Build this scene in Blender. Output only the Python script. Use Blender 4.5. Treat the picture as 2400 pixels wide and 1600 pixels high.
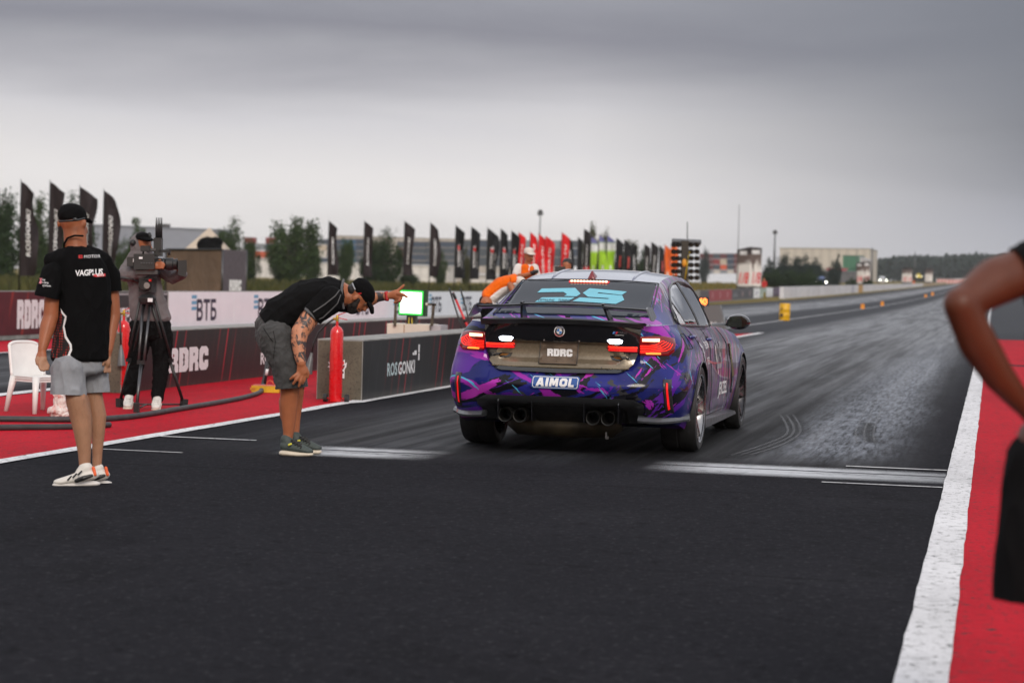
import bpy, bmesh, math, random
from mathutils import Vector, Matrix, noise as mnoise
from mathutils.bvhtree import BVHTree
from mathutils.geometry import delaunay_2d_cdt
R = math.radians
SC = bpy.context.scene
COL = SC.collection
for o in list(bpy.data.objects):
    bpy.data.objects.remove(o)

# ------------------------------------------------------------------ camera
F_PX, YAW, PITCH, ROLL, CAM_H = 5000.0, 0.2212, 0.0288, 0.0253, 1.3135   # pixels of the 2400 px wide photo
_fw = Vector((-math.sin(YAW)*math.cos(PITCH), math.cos(YAW)*math.cos(PITCH), -math.sin(PITCH)))
_r0 = Vector((math.cos(YAW), math.sin(YAW), 0)); _u0 = _r0.cross(_fw)
_r = _r0*math.cos(ROLL) + _u0*math.sin(ROLL); _u = -_r0*math.sin(ROLL) + _u0*math.cos(ROLL)
CAMP = Vector((0, 0, CAM_H))
cd = bpy.data.cameras.new('camera'); cam = bpy.data.objects.new('camera', cd); COL.objects.link(cam)
M = Matrix((_r, _u, -_fw)).transposed().to_4x4(); M.translation = CAMP
cam.matrix_world = M
cd.sensor_width = 36; cd.lens = F_PX/2400*36
cd.clip_start = .2; cd.clip_end = 6000
cd.dof.use_dof = True; cd.dof.focus_distance = 15.6; cd.dof.aperture_fstop = 3.0
SC.camera = cam

# ------------------------------------------------------------------ sky, sun, exposure
SUN_EL, SUN_AZ = R(30), R(155)          # azimuth from +Y, clockwise: low, behind and right of the camera
w = bpy.data.worlds.new("World"); SC.world = w; w.use_nodes = True
nt = w.node_tree; nt.nodes.clear(); N = nt.nodes.new; LK = nt.links.new
wout = N('ShaderNodeOutputWorld'); wbg = N('ShaderNodeBackground'); LK(wbg.outputs[0], wout.inputs[0])
tc = N('ShaderNodeTexCoord')
sep = N('ShaderNodeSeparateXYZ'); LK(tc.outputs['Generated'], sep.inputs[0])
def wm(op, a, b=None, c=None, clamp=False):
    m = N('ShaderNodeMath'); m.operation = op; m.use_clamp = clamp
    for i, v in enumerate((a, b, c)):
        if v is None: continue
        if isinstance(v, (int, float)): m.inputs[i].default_value = v
        else: LK(v, m.inputs[i])
    return m.outputs[0]
def wramp(fac, stops):
    r = N('ShaderNodeValToRGB'); LK(fac, r.inputs[0]); cr = r.color_ramp
    while len(cr.elements) < len(stops): cr.elements.new(.5)
    for e, (p, c) in zip(cr.elements, stops): e.position = p; e.color = (*c, 1)
    return r.outputs[0]
def wmix(fac, a, b, mode='MIX'):
    m = N('ShaderNodeMix'); m.data_type = 'RGBA'; m.blend_type = mode
    if isinstance(fac, (int, float)): m.inputs['Factor'].default_value = fac
    else: LK(fac, m.inputs['Factor'])
    for k, v in (('A', a), ('B', b)):
        s = [i for i in m.inputs if i.name == k and i.type == 'RGBA'][0]
        if isinstance(v, tuple): s.default_value = (*v, 1)
        else: LK(v, s)
    return [o for o in m.outputs if o.type == 'RGBA'][0]
sky = N('ShaderNodeTexSky'); sky.sky_type = 'NISHITA'; sky.sun_disc = False
sky.sun_elevation = SUN_EL; sky.sun_rotation = SUN_AZ; sky.dust_density = 3.0
# layered overcast: long flat banks of cloud, thin and bright low down ahead, thick and grey higher up and to the right
mp = N('ShaderNodeMapping'); LK(tc.outputs['Generated'], mp.inputs[0]); mp.inputs['Scale'].default_value = (2.6, 2.6, 17)
nz = N('ShaderNodeTexNoise'); LK(mp.outputs[0], nz.inputs[0]); nz.inputs['Scale'].default_value = 1.5
nz.inputs['Detail'].default_value = 7; nz.inputs['Roughness'].default_value = .55; nz.inputs['Distortion'].default_value = .3
az = wm('ADD', wm('MULTIPLY', sep.outputs[0], .9755), wm('MULTIPLY', sep.outputs[1], .2194))    # across the view, left to right
el = wm('ADD', sep.outputs[2], wm('MULTIPLY', wm('SUBTRACT', nz.outputs[0], .5), .05))
low = wramp(wm('MULTIPLY', el, 1.0, clamp=True), [(0, (.84, .805, .79)), (.045, (.90, .865, .86)), (.074, (.70, .68, .71)),
                                                  (.112, (.27, .262, .305)), (.15, (.42, .42, .46)), (.22, (.80, .81, .86)), (.45, (1.0, 1.0, 1.05)), (1, (1.0, 1.0, 1.05))])
side = wm('MULTIPLY', wm('MULTIPLY', wm('SUBTRACT', az, .03), 4.6, clamp=True), wm('MULTIPLY', wm('SUBTRACT', .46, az), 6.0, clamp=True))
dark = wramp(wm('MULTIPLY', el, 1.0, clamp=True), [(0, (.52, .53, .58)), (.03, (.40, .41, .47)), (.07, (.20, .205, .24)), (.13, (.19, .195, .23)), (.22, (.85, .86, .92)), (.5, (1.1, 1.1, 1.15)), (1, (1.0, 1.0, 1.05))])
front = wm('MULTIPLY', wm('ADD', sep.outputs[1], .15), 4, clamp=True)
side = wm('MULTIPLY', side, front)
cl = wmix(side, low, dark)
# the western sky behind the camera glows warm near the horizon
back = wm('MULTIPLY', wm('MULTIPLY', sep.outputs[1], -1.6, clamp=True), wm('SUBTRACT', 1, wm('MULTIPLY', sep.outputs[2], 2.2, clamp=True)))
cl = wmix(wm('MULTIPLY', back, .85), cl, (1.0, .78, .56))
var = wm('ADD', .86, wm('MULTIPLY', nz.outputs[0], .28))
vv = N('ShaderNodeCombineColor'); [LK(var, vv.inputs[i]) for i in range(3)]
cl = wmix(1.0, cl, vv.outputs[0], 'MULTIPLY')
skd = wmix(1.0, sky.outputs[0], (.09, .09, .09), 'MULTIPLY')
LK(wmix(.9, skd, cl), wbg.inputs[0]); wbg.inputs[1].default_value = 1.0
sl = bpy.data.lights.new('sun', 'SUN'); so = bpy.data.objects.new('sun', sl); COL.objects.link(so)
sl.energy = 1.8; sl.angle = R(18); sl.color = (1, .91, .80)
so.rotation_euler = Vector((math.sin(SUN_AZ)*math.cos(SUN_EL), math.cos(SUN_AZ)*math.cos(SUN_EL), math.sin(SUN_EL))).to_track_quat('Z', 'Y').to_euler()
SC.view_settings.view_transform = 'Standard'; SC.view_settings.look = 'None'
SC.view_settings.exposure = 0.0; SC.view_settings.gamma = 1.0; SC.view_settings.use_curve_mapping = False
SC.cycles.use_denoising = True
SC.cycles.max_bounces = 6

# ------------------------------------------------------------------ helpers
def ray(px, py):
    return _fw + _r*((px-1200)/F_PX) - _u*((py-800)/F_PX)
def onY(px, py, Y):                     # where the sight line meets the vertical plane y = Y
    d = ray(px, py); return CAMP + d*(Y/d.y)
def onX(px, py, X):
    d = ray(px, py); return CAMP + d*(X/d.x)
def onZ(px, py, z=0.0):
    d = ray(px, py); return CAMP + d*((z-CAM_H)/d.z)
def at(px, py, dep):                    # at a distance along the optical axis
    return CAMP + ray(px, py)*dep
def depth_of(p): return (Vector(p)-CAMP).dot(_fw)
def gz(Y):                              # the strip climbs gently in the distance
    k = (Y-180)/40.0
    return .0058*40*(math.log1p(math.exp(k)) if k < 30 else k) if Y > 20 else 0.0
def gz2(x, y): return gz(y)*max(0.0, min(1.0, (x+140)/85))

def tag(o, label=None, cat=None, group=None, kind=None):
    if label: o['label'] = label
    if cat: o['category'] = cat
    if group: o['group'] = group
    if kind: o['kind'] = kind
    return o
def thing(name, label, cat, loc=(0, 0, 0), rz=0.0, group=None, kind=None):
    o = bpy.data.objects.new(name, None); COL.objects.link(o)
    o.location = loc; o.rotation_euler = (0, 0, rz); o.empty_display_size = .2
    return tag(o, label, cat, group, kind)
def link(name, me, parent=None, mats=(), smooth=False, mtx=None):
    o = bpy.data.objects.new(name, me); COL.objects.link(o)
    if mats:
        me.materials.clear()
        for m in (mats if isinstance(mats, (list, tuple)) else [mats]): me.materials.append(m)
    if smooth: me.polygons.foreach_set('use_smooth', [True]*len(me.polygons))
    if parent: o.parent = parent
    if mtx is not None: o.matrix_local = mtx
    return o
def copy_tree(o, parent=None):
    c = o.copy(); COL.objects.link(c)
    if parent: c.parent = parent
    for ch in o.children: copy_tree(ch, c)
    return c

class MB:
    """collects shapes into one mesh"""
    def __init__(s): s.bm = bmesh.new(); s.mi = 0
    def face(s, vs):
        try:
            f = s.bm.faces.new(vs); f.material_index = s.mi; return f
        except ValueError: return None
    def box(s, c, d, rot=None, taper=1.0):
        c = Vector(c); h = Vector(d)/2; vs = []
        for z in (-1, 1):
            k = taper if z > 0 else 1
            for x, y in ((-1, -1), (1, -1), (1, 1), (-1, 1)):
                p = Vector((x*h.x*k, y*h.y*k, z*h.z))
                if rot is not None: p = rot @ p
                vs.append(s.bm.verts.new(c+p))
        for q in ((3, 2, 1, 0), (4, 5, 6, 7), (0, 1, 5, 4), (1, 2, 6, 5), (2, 3, 7, 6), (3, 0, 4, 7)): s.face([vs[i] for i in q])
        return s
    def bar(s, a, b, w, h=None):          # a box from a to b
        a, b = Vector(a), Vector(b); d = b-a; q = d.to_track_quat('Z', 'Y').to_matrix()
        return s.box((a+b)/2, (w, h or w, d.length), q)
    def tube(s, pts, rad, n=8, cap=True, closed=False):
        pts = [Vector(p) for p in pts]; m = len(pts)
        rad = rad if isinstance(rad, (list, tuple)) else [rad]*m
        rings = []; nrm = None
        for i, p in enumerate(pts):
            a = pts[max(0, i-1)]; b = pts[min(m-1, i+1)]
            t = (b-a); t = t.normalized() if t.length > 1e-9 else Vector((0, 0, 1))
            if nrm is None:
                nrm = t.orthogonal().normalized()
            nrm = (nrm - t*nrm.dot(t)); nrm = nrm.normalized() if nrm.length > 1e-6 else t.orthogonal().normalized()
            bn = t.cross(nrm)
            rings.append([s.bm.verts.new(p + (nrm*math.cos(2*math.pi*k/n) + bn*math.sin(2*math.pi*k/n))*rad[i]) for k in range(n)])
        for i in range(m-1):
            for k in range(n): s.face([rings[i][k], rings[i][(k+1) % n], rings[i+1][(k+1) % n], rings[i+1][k]])
        if cap: s.face(rings[0][::-1]); s.face(rings[-1])
        return s
    def lathe(s, prof, c=(0, 0, 0), axis='Z', n=24, cap=True):   # prof: (radius, height)
        c = Vector(c); rings = []
        for r, h in prof:
            ring = []
            for k in range(n):
                a = 2*math.pi*k/n; x, y = r*math.cos(a), r*math.sin(a)
                p = {'Z': (x, y, h), 'X': (h, x, y), 'Y': (y, h, x)}[axis]
                ring.append(s.bm.verts.new(c+Vector(p)))
            rings.append(ring)
        for i in range(len(rings)-1):
            for k in range(n): s.face([rings[i][k], rings[i][(k+1) % n], rings[i+1][(k+1) % n], rings[i+1][k]])
        if cap: s.face(rings[0][::-1]); s.face(rings[-1])
        return s
    def grid(s, f, nu, nv, closed_u=False):      # f(u,v) in 0..1
        V = [[s.bm.verts.new(f(i/nu, j/nv)) for j in range(nv+1)] for i in range(nu if closed_u else nu+1)]
        for i in range(nu):
            for j in range(nv):
                a, b = V[i], V[(i+1) % len(V)]
                s.face([a[j], b[j], b[j+1], a[j+1]])
        return V
    def ell(s, c, r, rot=None, n=12):
        c = Vector(c); r = Vector(r if isinstance(r, (tuple, list, Vector)) else (r, r, r)); rows = []
        for i in range(1, n//2):
            th = math.pi*i/(n//2)
            rows.append([(r.x*math.sin(th)*math.cos(2*math.pi*k/n), r.y*math.sin(th)*math.sin(2*math.pi*k/n), r.z*math.cos(th)) for k in range(n)])
        def P(q):
            q = Vector(q)
            return s.bm.verts.new(c + (rot @ q if rot is not None else q))
        rows = [[P(q) for q in row] for row in rows]; top = P((0, 0, r.z)); bot = P((0, 0, -r.z))
        for k in range(n):
            s.face([top, rows[0][k], rows[0][(k+1) % n]]); s.face([bot, rows[-1][(k+1) % n], rows[-1][k]])
            for i in range(len(rows)-1): s.face([rows[i][k], rows[i+1][k], rows[i+1][(k+1) % n], rows[i][(k+1) % n]])
        return s
    def hull(s, pts):
        vs = [s.bm.verts.new(p) for p in pts]
        r = bmesh.ops.convex_hull(s.bm, input=vs)
        junk = list({v for v in r['geom_interior'] if isinstance(v, bmesh.types.BMVert)} | {v for v in r['geom_unused'] if isinstance(v, bmesh.types.BMVert)})
        bmesh.ops.delete(s.bm, geom=[v for v in junk if v.is_valid], context='VERTS')
        return s
    def prism(s, poly, f0, f1):           # poly: 2-D outline; f0/f1 map (u,v) to the two faces
        pts = [Vector(p) for p in poly]; n = len(pts)
        r = delaunay_2d_cdt(pts, [(i, (i+1) % n) for i in range(n)], [], 1, 1e-6)
        A = [s.bm.verts.new(f0(p.x, p.y)) for p in r[0]]; B = [s.bm.verts.new(f1(p.x, p.y)) for p in r[0]]
        for t in r[2]: s.face([A[i] for i in t]); s.face([B[i] for i in t][::-1])
        ed = {}
        for t in r[2]:
            for i in range(len(t)):
                k = (t[i], t[(i+1) % len(t)]); ed[k] = 1
        for (a, b) in ed:
            if (b, a) not in ed: s.face([A[b], A[a], B[a], B[b]])
        return s
    def mesh(s, name='m', bevel=0, seg=2, weld=False):
        if weld: bmesh.ops.remove_doubles(s.bm, verts=s.bm.verts, dist=1e-5)
        if bevel:
            es = [e for e in s.bm.edges if len(e.link_faces) == 2 and e.calc_face_angle(0) > R(35)]
            bmesh.ops.bevel(s.bm, geom=es, offset=bevel, segments=seg, affect='EDGES', profile=.5, clamp_overlap=True)
        bmesh.ops.recalc_face_normals(s.bm, faces=s.bm.faces)
        me = bpy.data.meshes.new(name); s.bm.to_mesh(me); s.bm.free(); return me
    def build(s, name, mats, parent=None, smooth=False, bevel=0, seg=2, weld=False, angle=None):
        me = s.mesh(name, bevel, seg, weld)
        o = link(name, me, parent, mats)
        if smooth:
            me.polygons.foreach_set('use_smooth', [True]*len(me.polygons))
            if angle: me.set_sharp_from_angle(angle=R(angle))
        return o

def inpoly(p, L):
    c = False
    for i in range(len(L)):
        a, b = L[i], L[i-1]
        if (a[1] > p.y) != (b[1] > p.y) and p.x < (b[0]-a[0])*(p.y-a[1])/(b[1]-a[1])+a[0]: c = not c
    return c
def outline_patch(poly, surf, off=.004, res=.05, thick=.0, holes=()):
    """a panel of the given 2-D outline laid on surf(u,v,offset); dense enough to follow it"""
    pts = []
    def dens(pl):
        out = []
        for i in range(len(pl)):
            a = Vector(pl[i]); b = Vector(pl[(i+1) % len(pl)]); k = max(1, int((b-a).length/res))
            out += [a.lerp(b, j/k) for j in range(k)]
        return out
    loops = [dens(poly)] + [dens(h) for h in holes]; edges = []
    for L in loops:
        b = len(pts); pts += L; edges += [(b+i, b+(i+1) % len(L)) for i in range(len(L))]
    nb = len(pts)
    xs = [p.x for p in loops[0]]; ys = [p.y for p in loops[0]]
    x = min(xs)+res/2
    while x < max(xs):
        y = min(ys)+res/2
        while y < max(ys):
            pts.append(Vector((x+random.uniform(-.1, .1)*res, y+random.uniform(-.1, .1)*res))); y += res
        x += res
    r = delaunay_2d_cdt(pts, edges, [], 2 if holes else 1, 1e-7)
    tris = r[2]
    if holes:
        V2 = r[0]; keep = []
        for t in tris:
            c = (V2[t[0]]+V2[t[1]]+V2[t[2]])/3
            if inpoly(c, loops[0]) and not any(inpoly(c, h) for h in loops[1:]): keep.append(t)
        tris = keep
    m = MB(); used = sorted({i for t in tris for i in t}); mp_ = {}
    for i in used: mp_[i] = m.bm.verts.new(surf(r[0][i].x, r[0][i].y, off))
    ed = set()
    for t in tris:
        m.face([mp_[i] for i in t])
        for i in range(3): ed.add((t[i], t[(i+1) % 3]))
    if thick:
        bk = {}
        for a, b in ed:
            if (b, a) in ed: continue
            for i in (a, b):
                if i not in bk: bk[i] = m.bm.verts.new(surf(r[0][i].x, r[0][i].y, off-thick))
            m.face([mp_[b], mp_[a], bk[a], bk[b]])
    return m

def glyphs(txt, size=1.0, bold=0.0, shear=0.0, align='CENTER', spacing=1.0, line=1.0, res=2):
    """flat letter mesh in the XY plane: list of verts, list of faces"""
    cu = bpy.data.curves.new('lettering', 'FONT'); cu.body = txt; cu.size = 1.0; bold = 0.0 if set('MWm') & set(txt) else min(.035, bold/size)*.8; cu.align_x = align; cu.align_y = 'CENTER'
    cu.offset = bold; cu.shear = shear; cu.space_character = spacing; cu.space_line = line; cu.resolution_u = res
    ob = bpy.data.objects.new('lettering', cu); COL.objects.link(ob)
    dg = bpy.context.evaluated_depsgraph_get(); dg.update()
    me = bpy.data.meshes.new_from_object(ob.evaluated_get(dg))
    V = [v.co*size for v in me.vertices]; Fc = [tuple(p.vertices) for p in me.polygons]
    bpy.data.objects.remove(ob); bpy.data.curves.remove(cu); bpy.data.meshes.remove(me)
    return V, Fc
def rdrc(size=1.0, ch='RDRC', gap=.12):
    """blocky chamfered slab letters"""
    G = {'R': [[(0, 0), (0, 1), (.5, 1), (.62, .88), (.62, .5), (.55, .42), (.64, .3), (.64, 0), (.4, 0), (.4, .3), (.34, .36), (.26, .3), (.26, 0)],
               [(.26, .62), (.3, .68), (.26, .76), (.38, .74), (.36, .64)]],
         'D': [[(0, 0), (0, 1), (.48, 1), (.64, .84), (.64, .16), (.48, 0)], [(.25, .22), (.3, .4), (.25, .5), (.3, .6), (.25, .78), (.38, .72), (.36, .55), (.4, .5), (.36, .45), (.38, .3)]],
         'C': [[(.14, 0), (0, .14), (0, .86), (.14, 1), (.5, 1), (.64, .86), (.64, .6), (.4, .6), (.36, .74), (.28, .66), (.24, .5), (.28, .36), (.36, .28), (.4, .42), (.64, .42), (.64, .14), (.5, 0)]]}
    V, Fc, x = [], [], 0.0
    tot = len(ch)*.64+(len(ch)-1)*gap*.4
    for c in ch:
        loops = G[c]; pts = [Vector(p) for L in loops for p in L]; e = []; b = 0
        for L in loops: e += [(b+i, b+(i+1) % len(L)) for i in range(len(L))]; b += len(L)
        r = delaunay_2d_cdt(pts, e, [], 1 if len(loops) == 1 else 2, 1e-6); tr = list(r[2])
        if len(loops) > 1: tr = [t for t in tr if sum(inpoly((r[0][t[0]]+r[0][t[1]]+r[0][t[2]])/3, L) for L in loops) % 2]
        n0 = len(V); V += [Vector(((p.x+x-tot/2)*size, (p.y-.5)*size, 0)) for p in r[0]]
        Fc += [tuple(n0+i for i in t) for t in tr]; x += .64+gap*.4
    return V, Fc
def aimol(size):
    G = [(.92, [[(0, 0), (.30, 1), (.66, 1), (.92, 0), (.60, 0), (.55, .2), (.36, .2), (.31, 0)], [(.42, .42), (.52, .42), (.475, .62)]]), (.30, [[(0, 0), (0, 1), (.30, 1), (.30, 0)]]),
         (.98, [[(0, 0), (.04, 1), (.36, 1), (.49, .62), (.62, 1), (.94, 1), (.98, 0), (.70, 0), (.69, .5), (.57, .12), (.41, .12), (.29, .5), (.28, 0)]]),
         (.84, [[(.2, 0), (0, .2), (0, .8), (.2, 1), (.64, 1), (.84, .8), (.84, .2), (.64, 0)], [(.34, .30), (.28, .38), (.28, .62), (.34, .70), (.50, .70), (.56, .62), (.56, .38), (.50, .30)]]), (.62, [[(0, 0), (0, 1), (.28, 1), (.28, .26), (.62, .26), (.62, 0)]])]
    V, Fc, x = [], [], 0.0; tot = sum(g[0] for g in G)+.12*4
    for w_, loops in G:
        pts = [Vector(p) for L in loops for p in L]; e = []; b = 0
        for L in loops: e += [(b+i, b+(i+1) % len(L)) for i in range(len(L))]; b += len(L)
        r = delaunay_2d_cdt(pts, e, [], 2, 1e-6); n0 = len(V); V += [Vector(((p.x+x-tot/2)*size, (p.y-.5)*size, 0)) for p in r[0]]
        Fc += [tuple(n0+i for i in t) for t in r[2] if sum(inpoly((r[0][t[0]]+r[0][t[1]]+r[0][t[2]])/3, L) for L in loops) % 2]; x += w_+.12
    return V, Fc
def letters(name, VF, f, mat, parent, sub=0):
    """letter mesh mapped by f(x,y) -> point"""
    if sub:
        bm = bmesh.new(); vs = [bm.verts.new(v) for v in VF[0]]; [bm.faces.new([vs[i] for i in t]) for t in VF[1]]
        bmesh.ops.triangulate(bm, faces=bm.faces); bmesh.ops.subdivide_edges(bm, edges=bm.edges, cuts=sub, use_grid_fill=True); bm.verts.index_update()
        VF = ([v.co.copy() for v in bm.verts], [tuple(v.index for v in p.verts) for p in bm.faces]); bm.free()
    me = bpy.data.meshes.new(name); me.from_pydata([f(v.x, v.y) for v in VF[0]], [], VF[1]); me.update()
    return link(name, me, parent, mat)
def frame(o, u, v, n=None, off=.004):
    o, u, v = Vector(o), Vector(u).normalized(), Vector(v).normalized(); n = Vector(n) if n else u.cross(v)
    return lambda x, y: o + u*x + v*y + n*off
def modmesh(o, mods):
    """bake modifiers into a fresh mesh"""
    for t, kw in mods:
        m = o.modifiers.new(t, t)
        for k, v in kw.items(): setattr(m, k, v)
    dg = bpy.context.evaluated_depsgraph_get(); dg.update()
    me = bpy.data.meshes.new_from_object(o.evaluated_get(dg)); old = o.data
    o.modifiers.clear(); o.data = me; bpy.data.meshes.remove(old)
    return o

# ------------------------------------------------------------------ materials
class NT:
    def __init__(s, name):
        s.m = bpy.data.materials.new(name); s.m.use_nodes = True; s.t = s.m.node_tree; s.t.nodes.clear()
        s.out = s.n('ShaderNodeOutputMaterial'); s.b = s.n('ShaderNodeBsdfPrincipled'); s.l(s.b.outputs[0], s.out.inputs[0])
        s.tc = s.n('ShaderNodeTexCoord')
    def n(s, t): return s.t.nodes.new(t)
    def l(s, a, b): s.t.links.new(a, b)
    def val(s, sock, v):
        if isinstance(v, (int, float)): sock.default_value = (v, v, v, 1) if sock.type == 'RGBA' else v
        elif isinstance(v, (tuple, list)): sock.default_value = (*v, 1) if len(v) == 3 and sock.type == 'RGBA' else v
        else: s.l(v, sock)
    def set(s, **k):
        names = dict(color='Base Color', rough='Roughness', metal='Metallic', coat='Coat Weight', coat_rough='Coat Roughness', spec='Specular IOR Level',
                     emit='Emission Color', emit_s='Emission Strength', trans='Transmission Weight', alpha='Alpha', sss='Subsurface Weight', normal='Normal', sheen='Sheen Weight')
        for a, v in k.items(): s.val(s.b.inputs[names[a]], v)
        return s
    def map(s, scale=(1, 1, 1), rot=(0, 0, 0), loc=(0, 0, 0), src='Object'):
        m = s.n('ShaderNodeMapping'); s.l(s.tc.outputs[src] if isinstance(src, str) else src, m.inputs[0])
        m.inputs['Scale'].default_value = scale; m.inputs['Rotation'].default_value = rot; m.inputs['Location'].default_value = loc
        return m.outputs[0]
    def noise(s, vec, scale=5, detail=5, rough=.55, dist=0.0):
        m = s.n('ShaderNodeTexNoise'); s.l(vec, m.inputs[0]); m.inputs['Scale'].default_value = scale
        m.inputs['Detail'].default_value = detail; m.inputs['Roughness'].default_value = rough; m.inputs['Distortion'].default_value = dist
        return m.outputs[0]
    def vor(s, vec, scale=5, feat='F1', rnd=1.0):
        m = s.n('ShaderNodeTexVoronoi'); s.l(vec, m.inputs[0]); m.inputs['Scale'].default_value = scale; m.feature = feat; m.inputs['Randomness'].default_value = rnd
        return m
    def ramp(s, fac, stops, interp='LINEAR'):
        r = s.n('ShaderNodeValToRGB'); s.l(fac, r.inputs[0]); cr = r.color_ramp; cr.interpolation = interp
        while len(cr.elements) < len(stops): cr.elements.new(.5)
        for e, (p, c) in zip(cr.elements, stops):
            e.position = p; e.color = (c, c, c, 1) if isinstance(c, (int, float)) else (*c, 1)
        return r.outputs[0]
    def mix(s, fac, a, b, mode='MIX'):
        m = s.n('ShaderNodeMix'); m.data_type = 'RGBA'; m.blend_type = mode
        s.val(m.inputs['Factor'], fac)
        for k, v in (('A', a), ('B', b)): s.val([i for i in m.inputs if i.name == k and i.type == 'RGBA'][0], v)
        return [o for o in m.outputs if o.type == 'RGBA'][0]
    def math(s, op, a, b=None, clamp=False):
        m = s.n('ShaderNodeMath'); m.operation = op; m.use_clamp = clamp
        s.val(m.inputs[0], a)
        if b is not None: s.val(m.inputs[1], b)
        return m.outputs[0]
    def xyz(s, src='Object'):
        m = s.n('ShaderNodeSeparateXYZ'); s.l(s.tc.outputs[src] if isinstance(src, str) else src, m.inputs[0]); return m.outputs
    def step(s, v, a, b):                  # smooth 0..1 between a and b
        m = s.n('ShaderNodeMapRange'); s.val(m.inputs[0], v); m.inputs[1].default_value = a; m.inputs[2].default_value = b; m.clamp = True
        return m.outputs[0]
    def bump(s, h, strength=.3, dist=.01):
        m = s.n('ShaderNodeBump'); s.l(h, m.inputs['Height']); m.inputs['Strength'].default_value = strength; m.inputs['Distance'].default_value = dist
        s.l(m.outputs[0], s.b.inputs['Normal']); return m.outputs[0]
def mat(name, color, rough=.6, metal=0.0, var=.12, scale=8.0, coat=0.0, bump=0.0, bscale=60.0, spec=.5, emit=None, es=0.0, src='Object', rv=.08):
    """a plain paint / plastic / metal with uneven tone and sheen"""
    k = NT(name); v = k.map(src=src); f = k.noise(v, scale, 6)
    lo = tuple(max(0, c*(1-var)) for c in color); hi = tuple(min(1, c*(1+var)) for c in color)
    k.set(color=k.ramp(f, [(.3, lo), (.7, hi)]), rough=k.ramp(k.noise(v, scale*2.3, 4), [(.3, max(.02, rough-rv)), (.7, min(1, rough+rv))]), metal=metal, coat=coat, spec=spec)
    if bump: k.bump(k.noise(v, bscale, 4), bump, .004)
    if emit: k.set(emit=emit, emit_s=es)
    return k.m
# ------------------------------------------------------------------ shared materials
M_RUBBER = mat('rubber', (.012, .012, .013), .62, bump=.1, bscale=120)
M_BLACK = mat('black_plastic', (.014, .014, .015), .45, rv=.1)
M_GLOSSB = mat('gloss_black', (.008, .008, .010), .12, coat=.8, rv=.03)
M_STEEL = mat('brushed_steel', (.42, .42, .43), .32, 1.0)
M_DSTEEL = mat('dark_steel', (.10, .10, .105), .38, .9)
M_CONC = mat('concrete', (.25, .245, .235), .9, var=.3, scale=5, bump=.4, bscale=70)
M_LETW = mat('white_lettering', (.74, .74, .76), .6, var=.05)
M_LETD = mat('navy_lettering', (.014, .015, .04), .6)
M_LETR = mat('red_lettering', (.6, .015, .02), .6)
M_LETC = mat('pale_blue_lettering', (.13, .36, .55), .6)
M_WPLAST = mat('white_plastic', (.72, .71, .70), .38, var=.06, rv=.06)
M_REDP = mat('red_enamel', (.62, .006, .010), .28, coat=.5, var=.10)
M_CREAM = mat('cream_paint', (.62, .58, .50), .6, var=.1, scale=3)
def skin_mat(name, c, hair=0.0):
    k = NT(name); v = k.map(); f = k.noise(v, 9, 6, .6); g = k.noise(v, 160, 3, .6)
    col = k.ramp(f, [(.25, tuple(x*.80 for x in c)), (.6, c), (.85, (min(1, c[0]*1.18), c[1]*1.02, c[2]*.95))])
    if hair: col = k.mix(k.math('MULTIPLY', k.step(k.noise(k.map((60, 60, 9)), 4, 4, .7), .55, .7), hair), col, tuple(x*.35 for x in c))
    k.set(color=col, rough=k.ramp(g, [(.3, .42), (.7, .58)]), spec=.4, sss=.12); k.b.inputs['Subsurface Radius'].default_value = (.02, .008, .004); k.bump(g, .12, .003)
    return k.m
M_SKIN = skin_mat('skin', (.37, .125, .056)); M_SKINL = skin_mat('leg_skin', (.36, .185, .11), .55)
def cloth(name, c, rough=.9, fold=3.0, var=.25, weave=420, sheen=.1):
    k = NT(name); v = k.map(); f = k.noise(v, fold, 6, .6)
    k.set(color=k.ramp(f, [(.3, tuple(x*(1-var) for x in c)), (.7, tuple(x*(1+var) for x in c))]), rough=rough, spec=.1, sheen=sheen)
    w_ = k.noise(k.map((1, 1, 1)), weave, 2, .5); k.bump(k.mix(.75, w_, k.noise(k.map((1, 1, .45)), 16, 5, .6)), .35, .006)
    return k.m
# ------------------------------------------------------------------ ground, strip, painted areas, markings
YS = [-60, -20, -5, 0, 5, 10, 14, 18, 22, 26, 30, 36, 42, 50, 60, 70, 85, 100, 120, 140, 160, 180, 200, 225, 250, 280, 320, 360, 420, 500, 600, 720, 860, 1050, 1400, 2000, 3000]
def strip(name, x0, x1, y0, y1, dz, m, nx=1, wob=0.0, kind='structure'):
    b = MB(); ys = [y0] + [y for y in YS if y0 < y < y1] + [y1]
    if wob:
        s = 1.0 if y1-y0 > 3 else .15; ys = []; y = y0
        while y < y1: ys.append(y); y += (.22 if y < 40 else 2)*s if y > 0 else .5
        ys.append(y1)
    rows = []
    for y in ys:
        a = x0(y) if callable(x0) else x0; c = x1(y) if callable(x1) else x1; r = []
        for i in range(nx+1):
            x = a+(c-a)*i/nx
            if wob: x += wob*(mnoise.noise((x*3+7*i, y*1.3, 3.1)) + .6*mnoise.noise((x*3+9*i, y*4.1, 1.7)))
            r.append(b.bm.verts.new((x, y, gz(y)+dz)))
        rows.append(r)
    for p, q in zip(rows, rows[1:]):
        for i in range(nx): b.face([p[i], p[i+1], q[i+1], q[i]])
    o = b.build(name, m); return tag(o, kind=kind)

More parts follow.
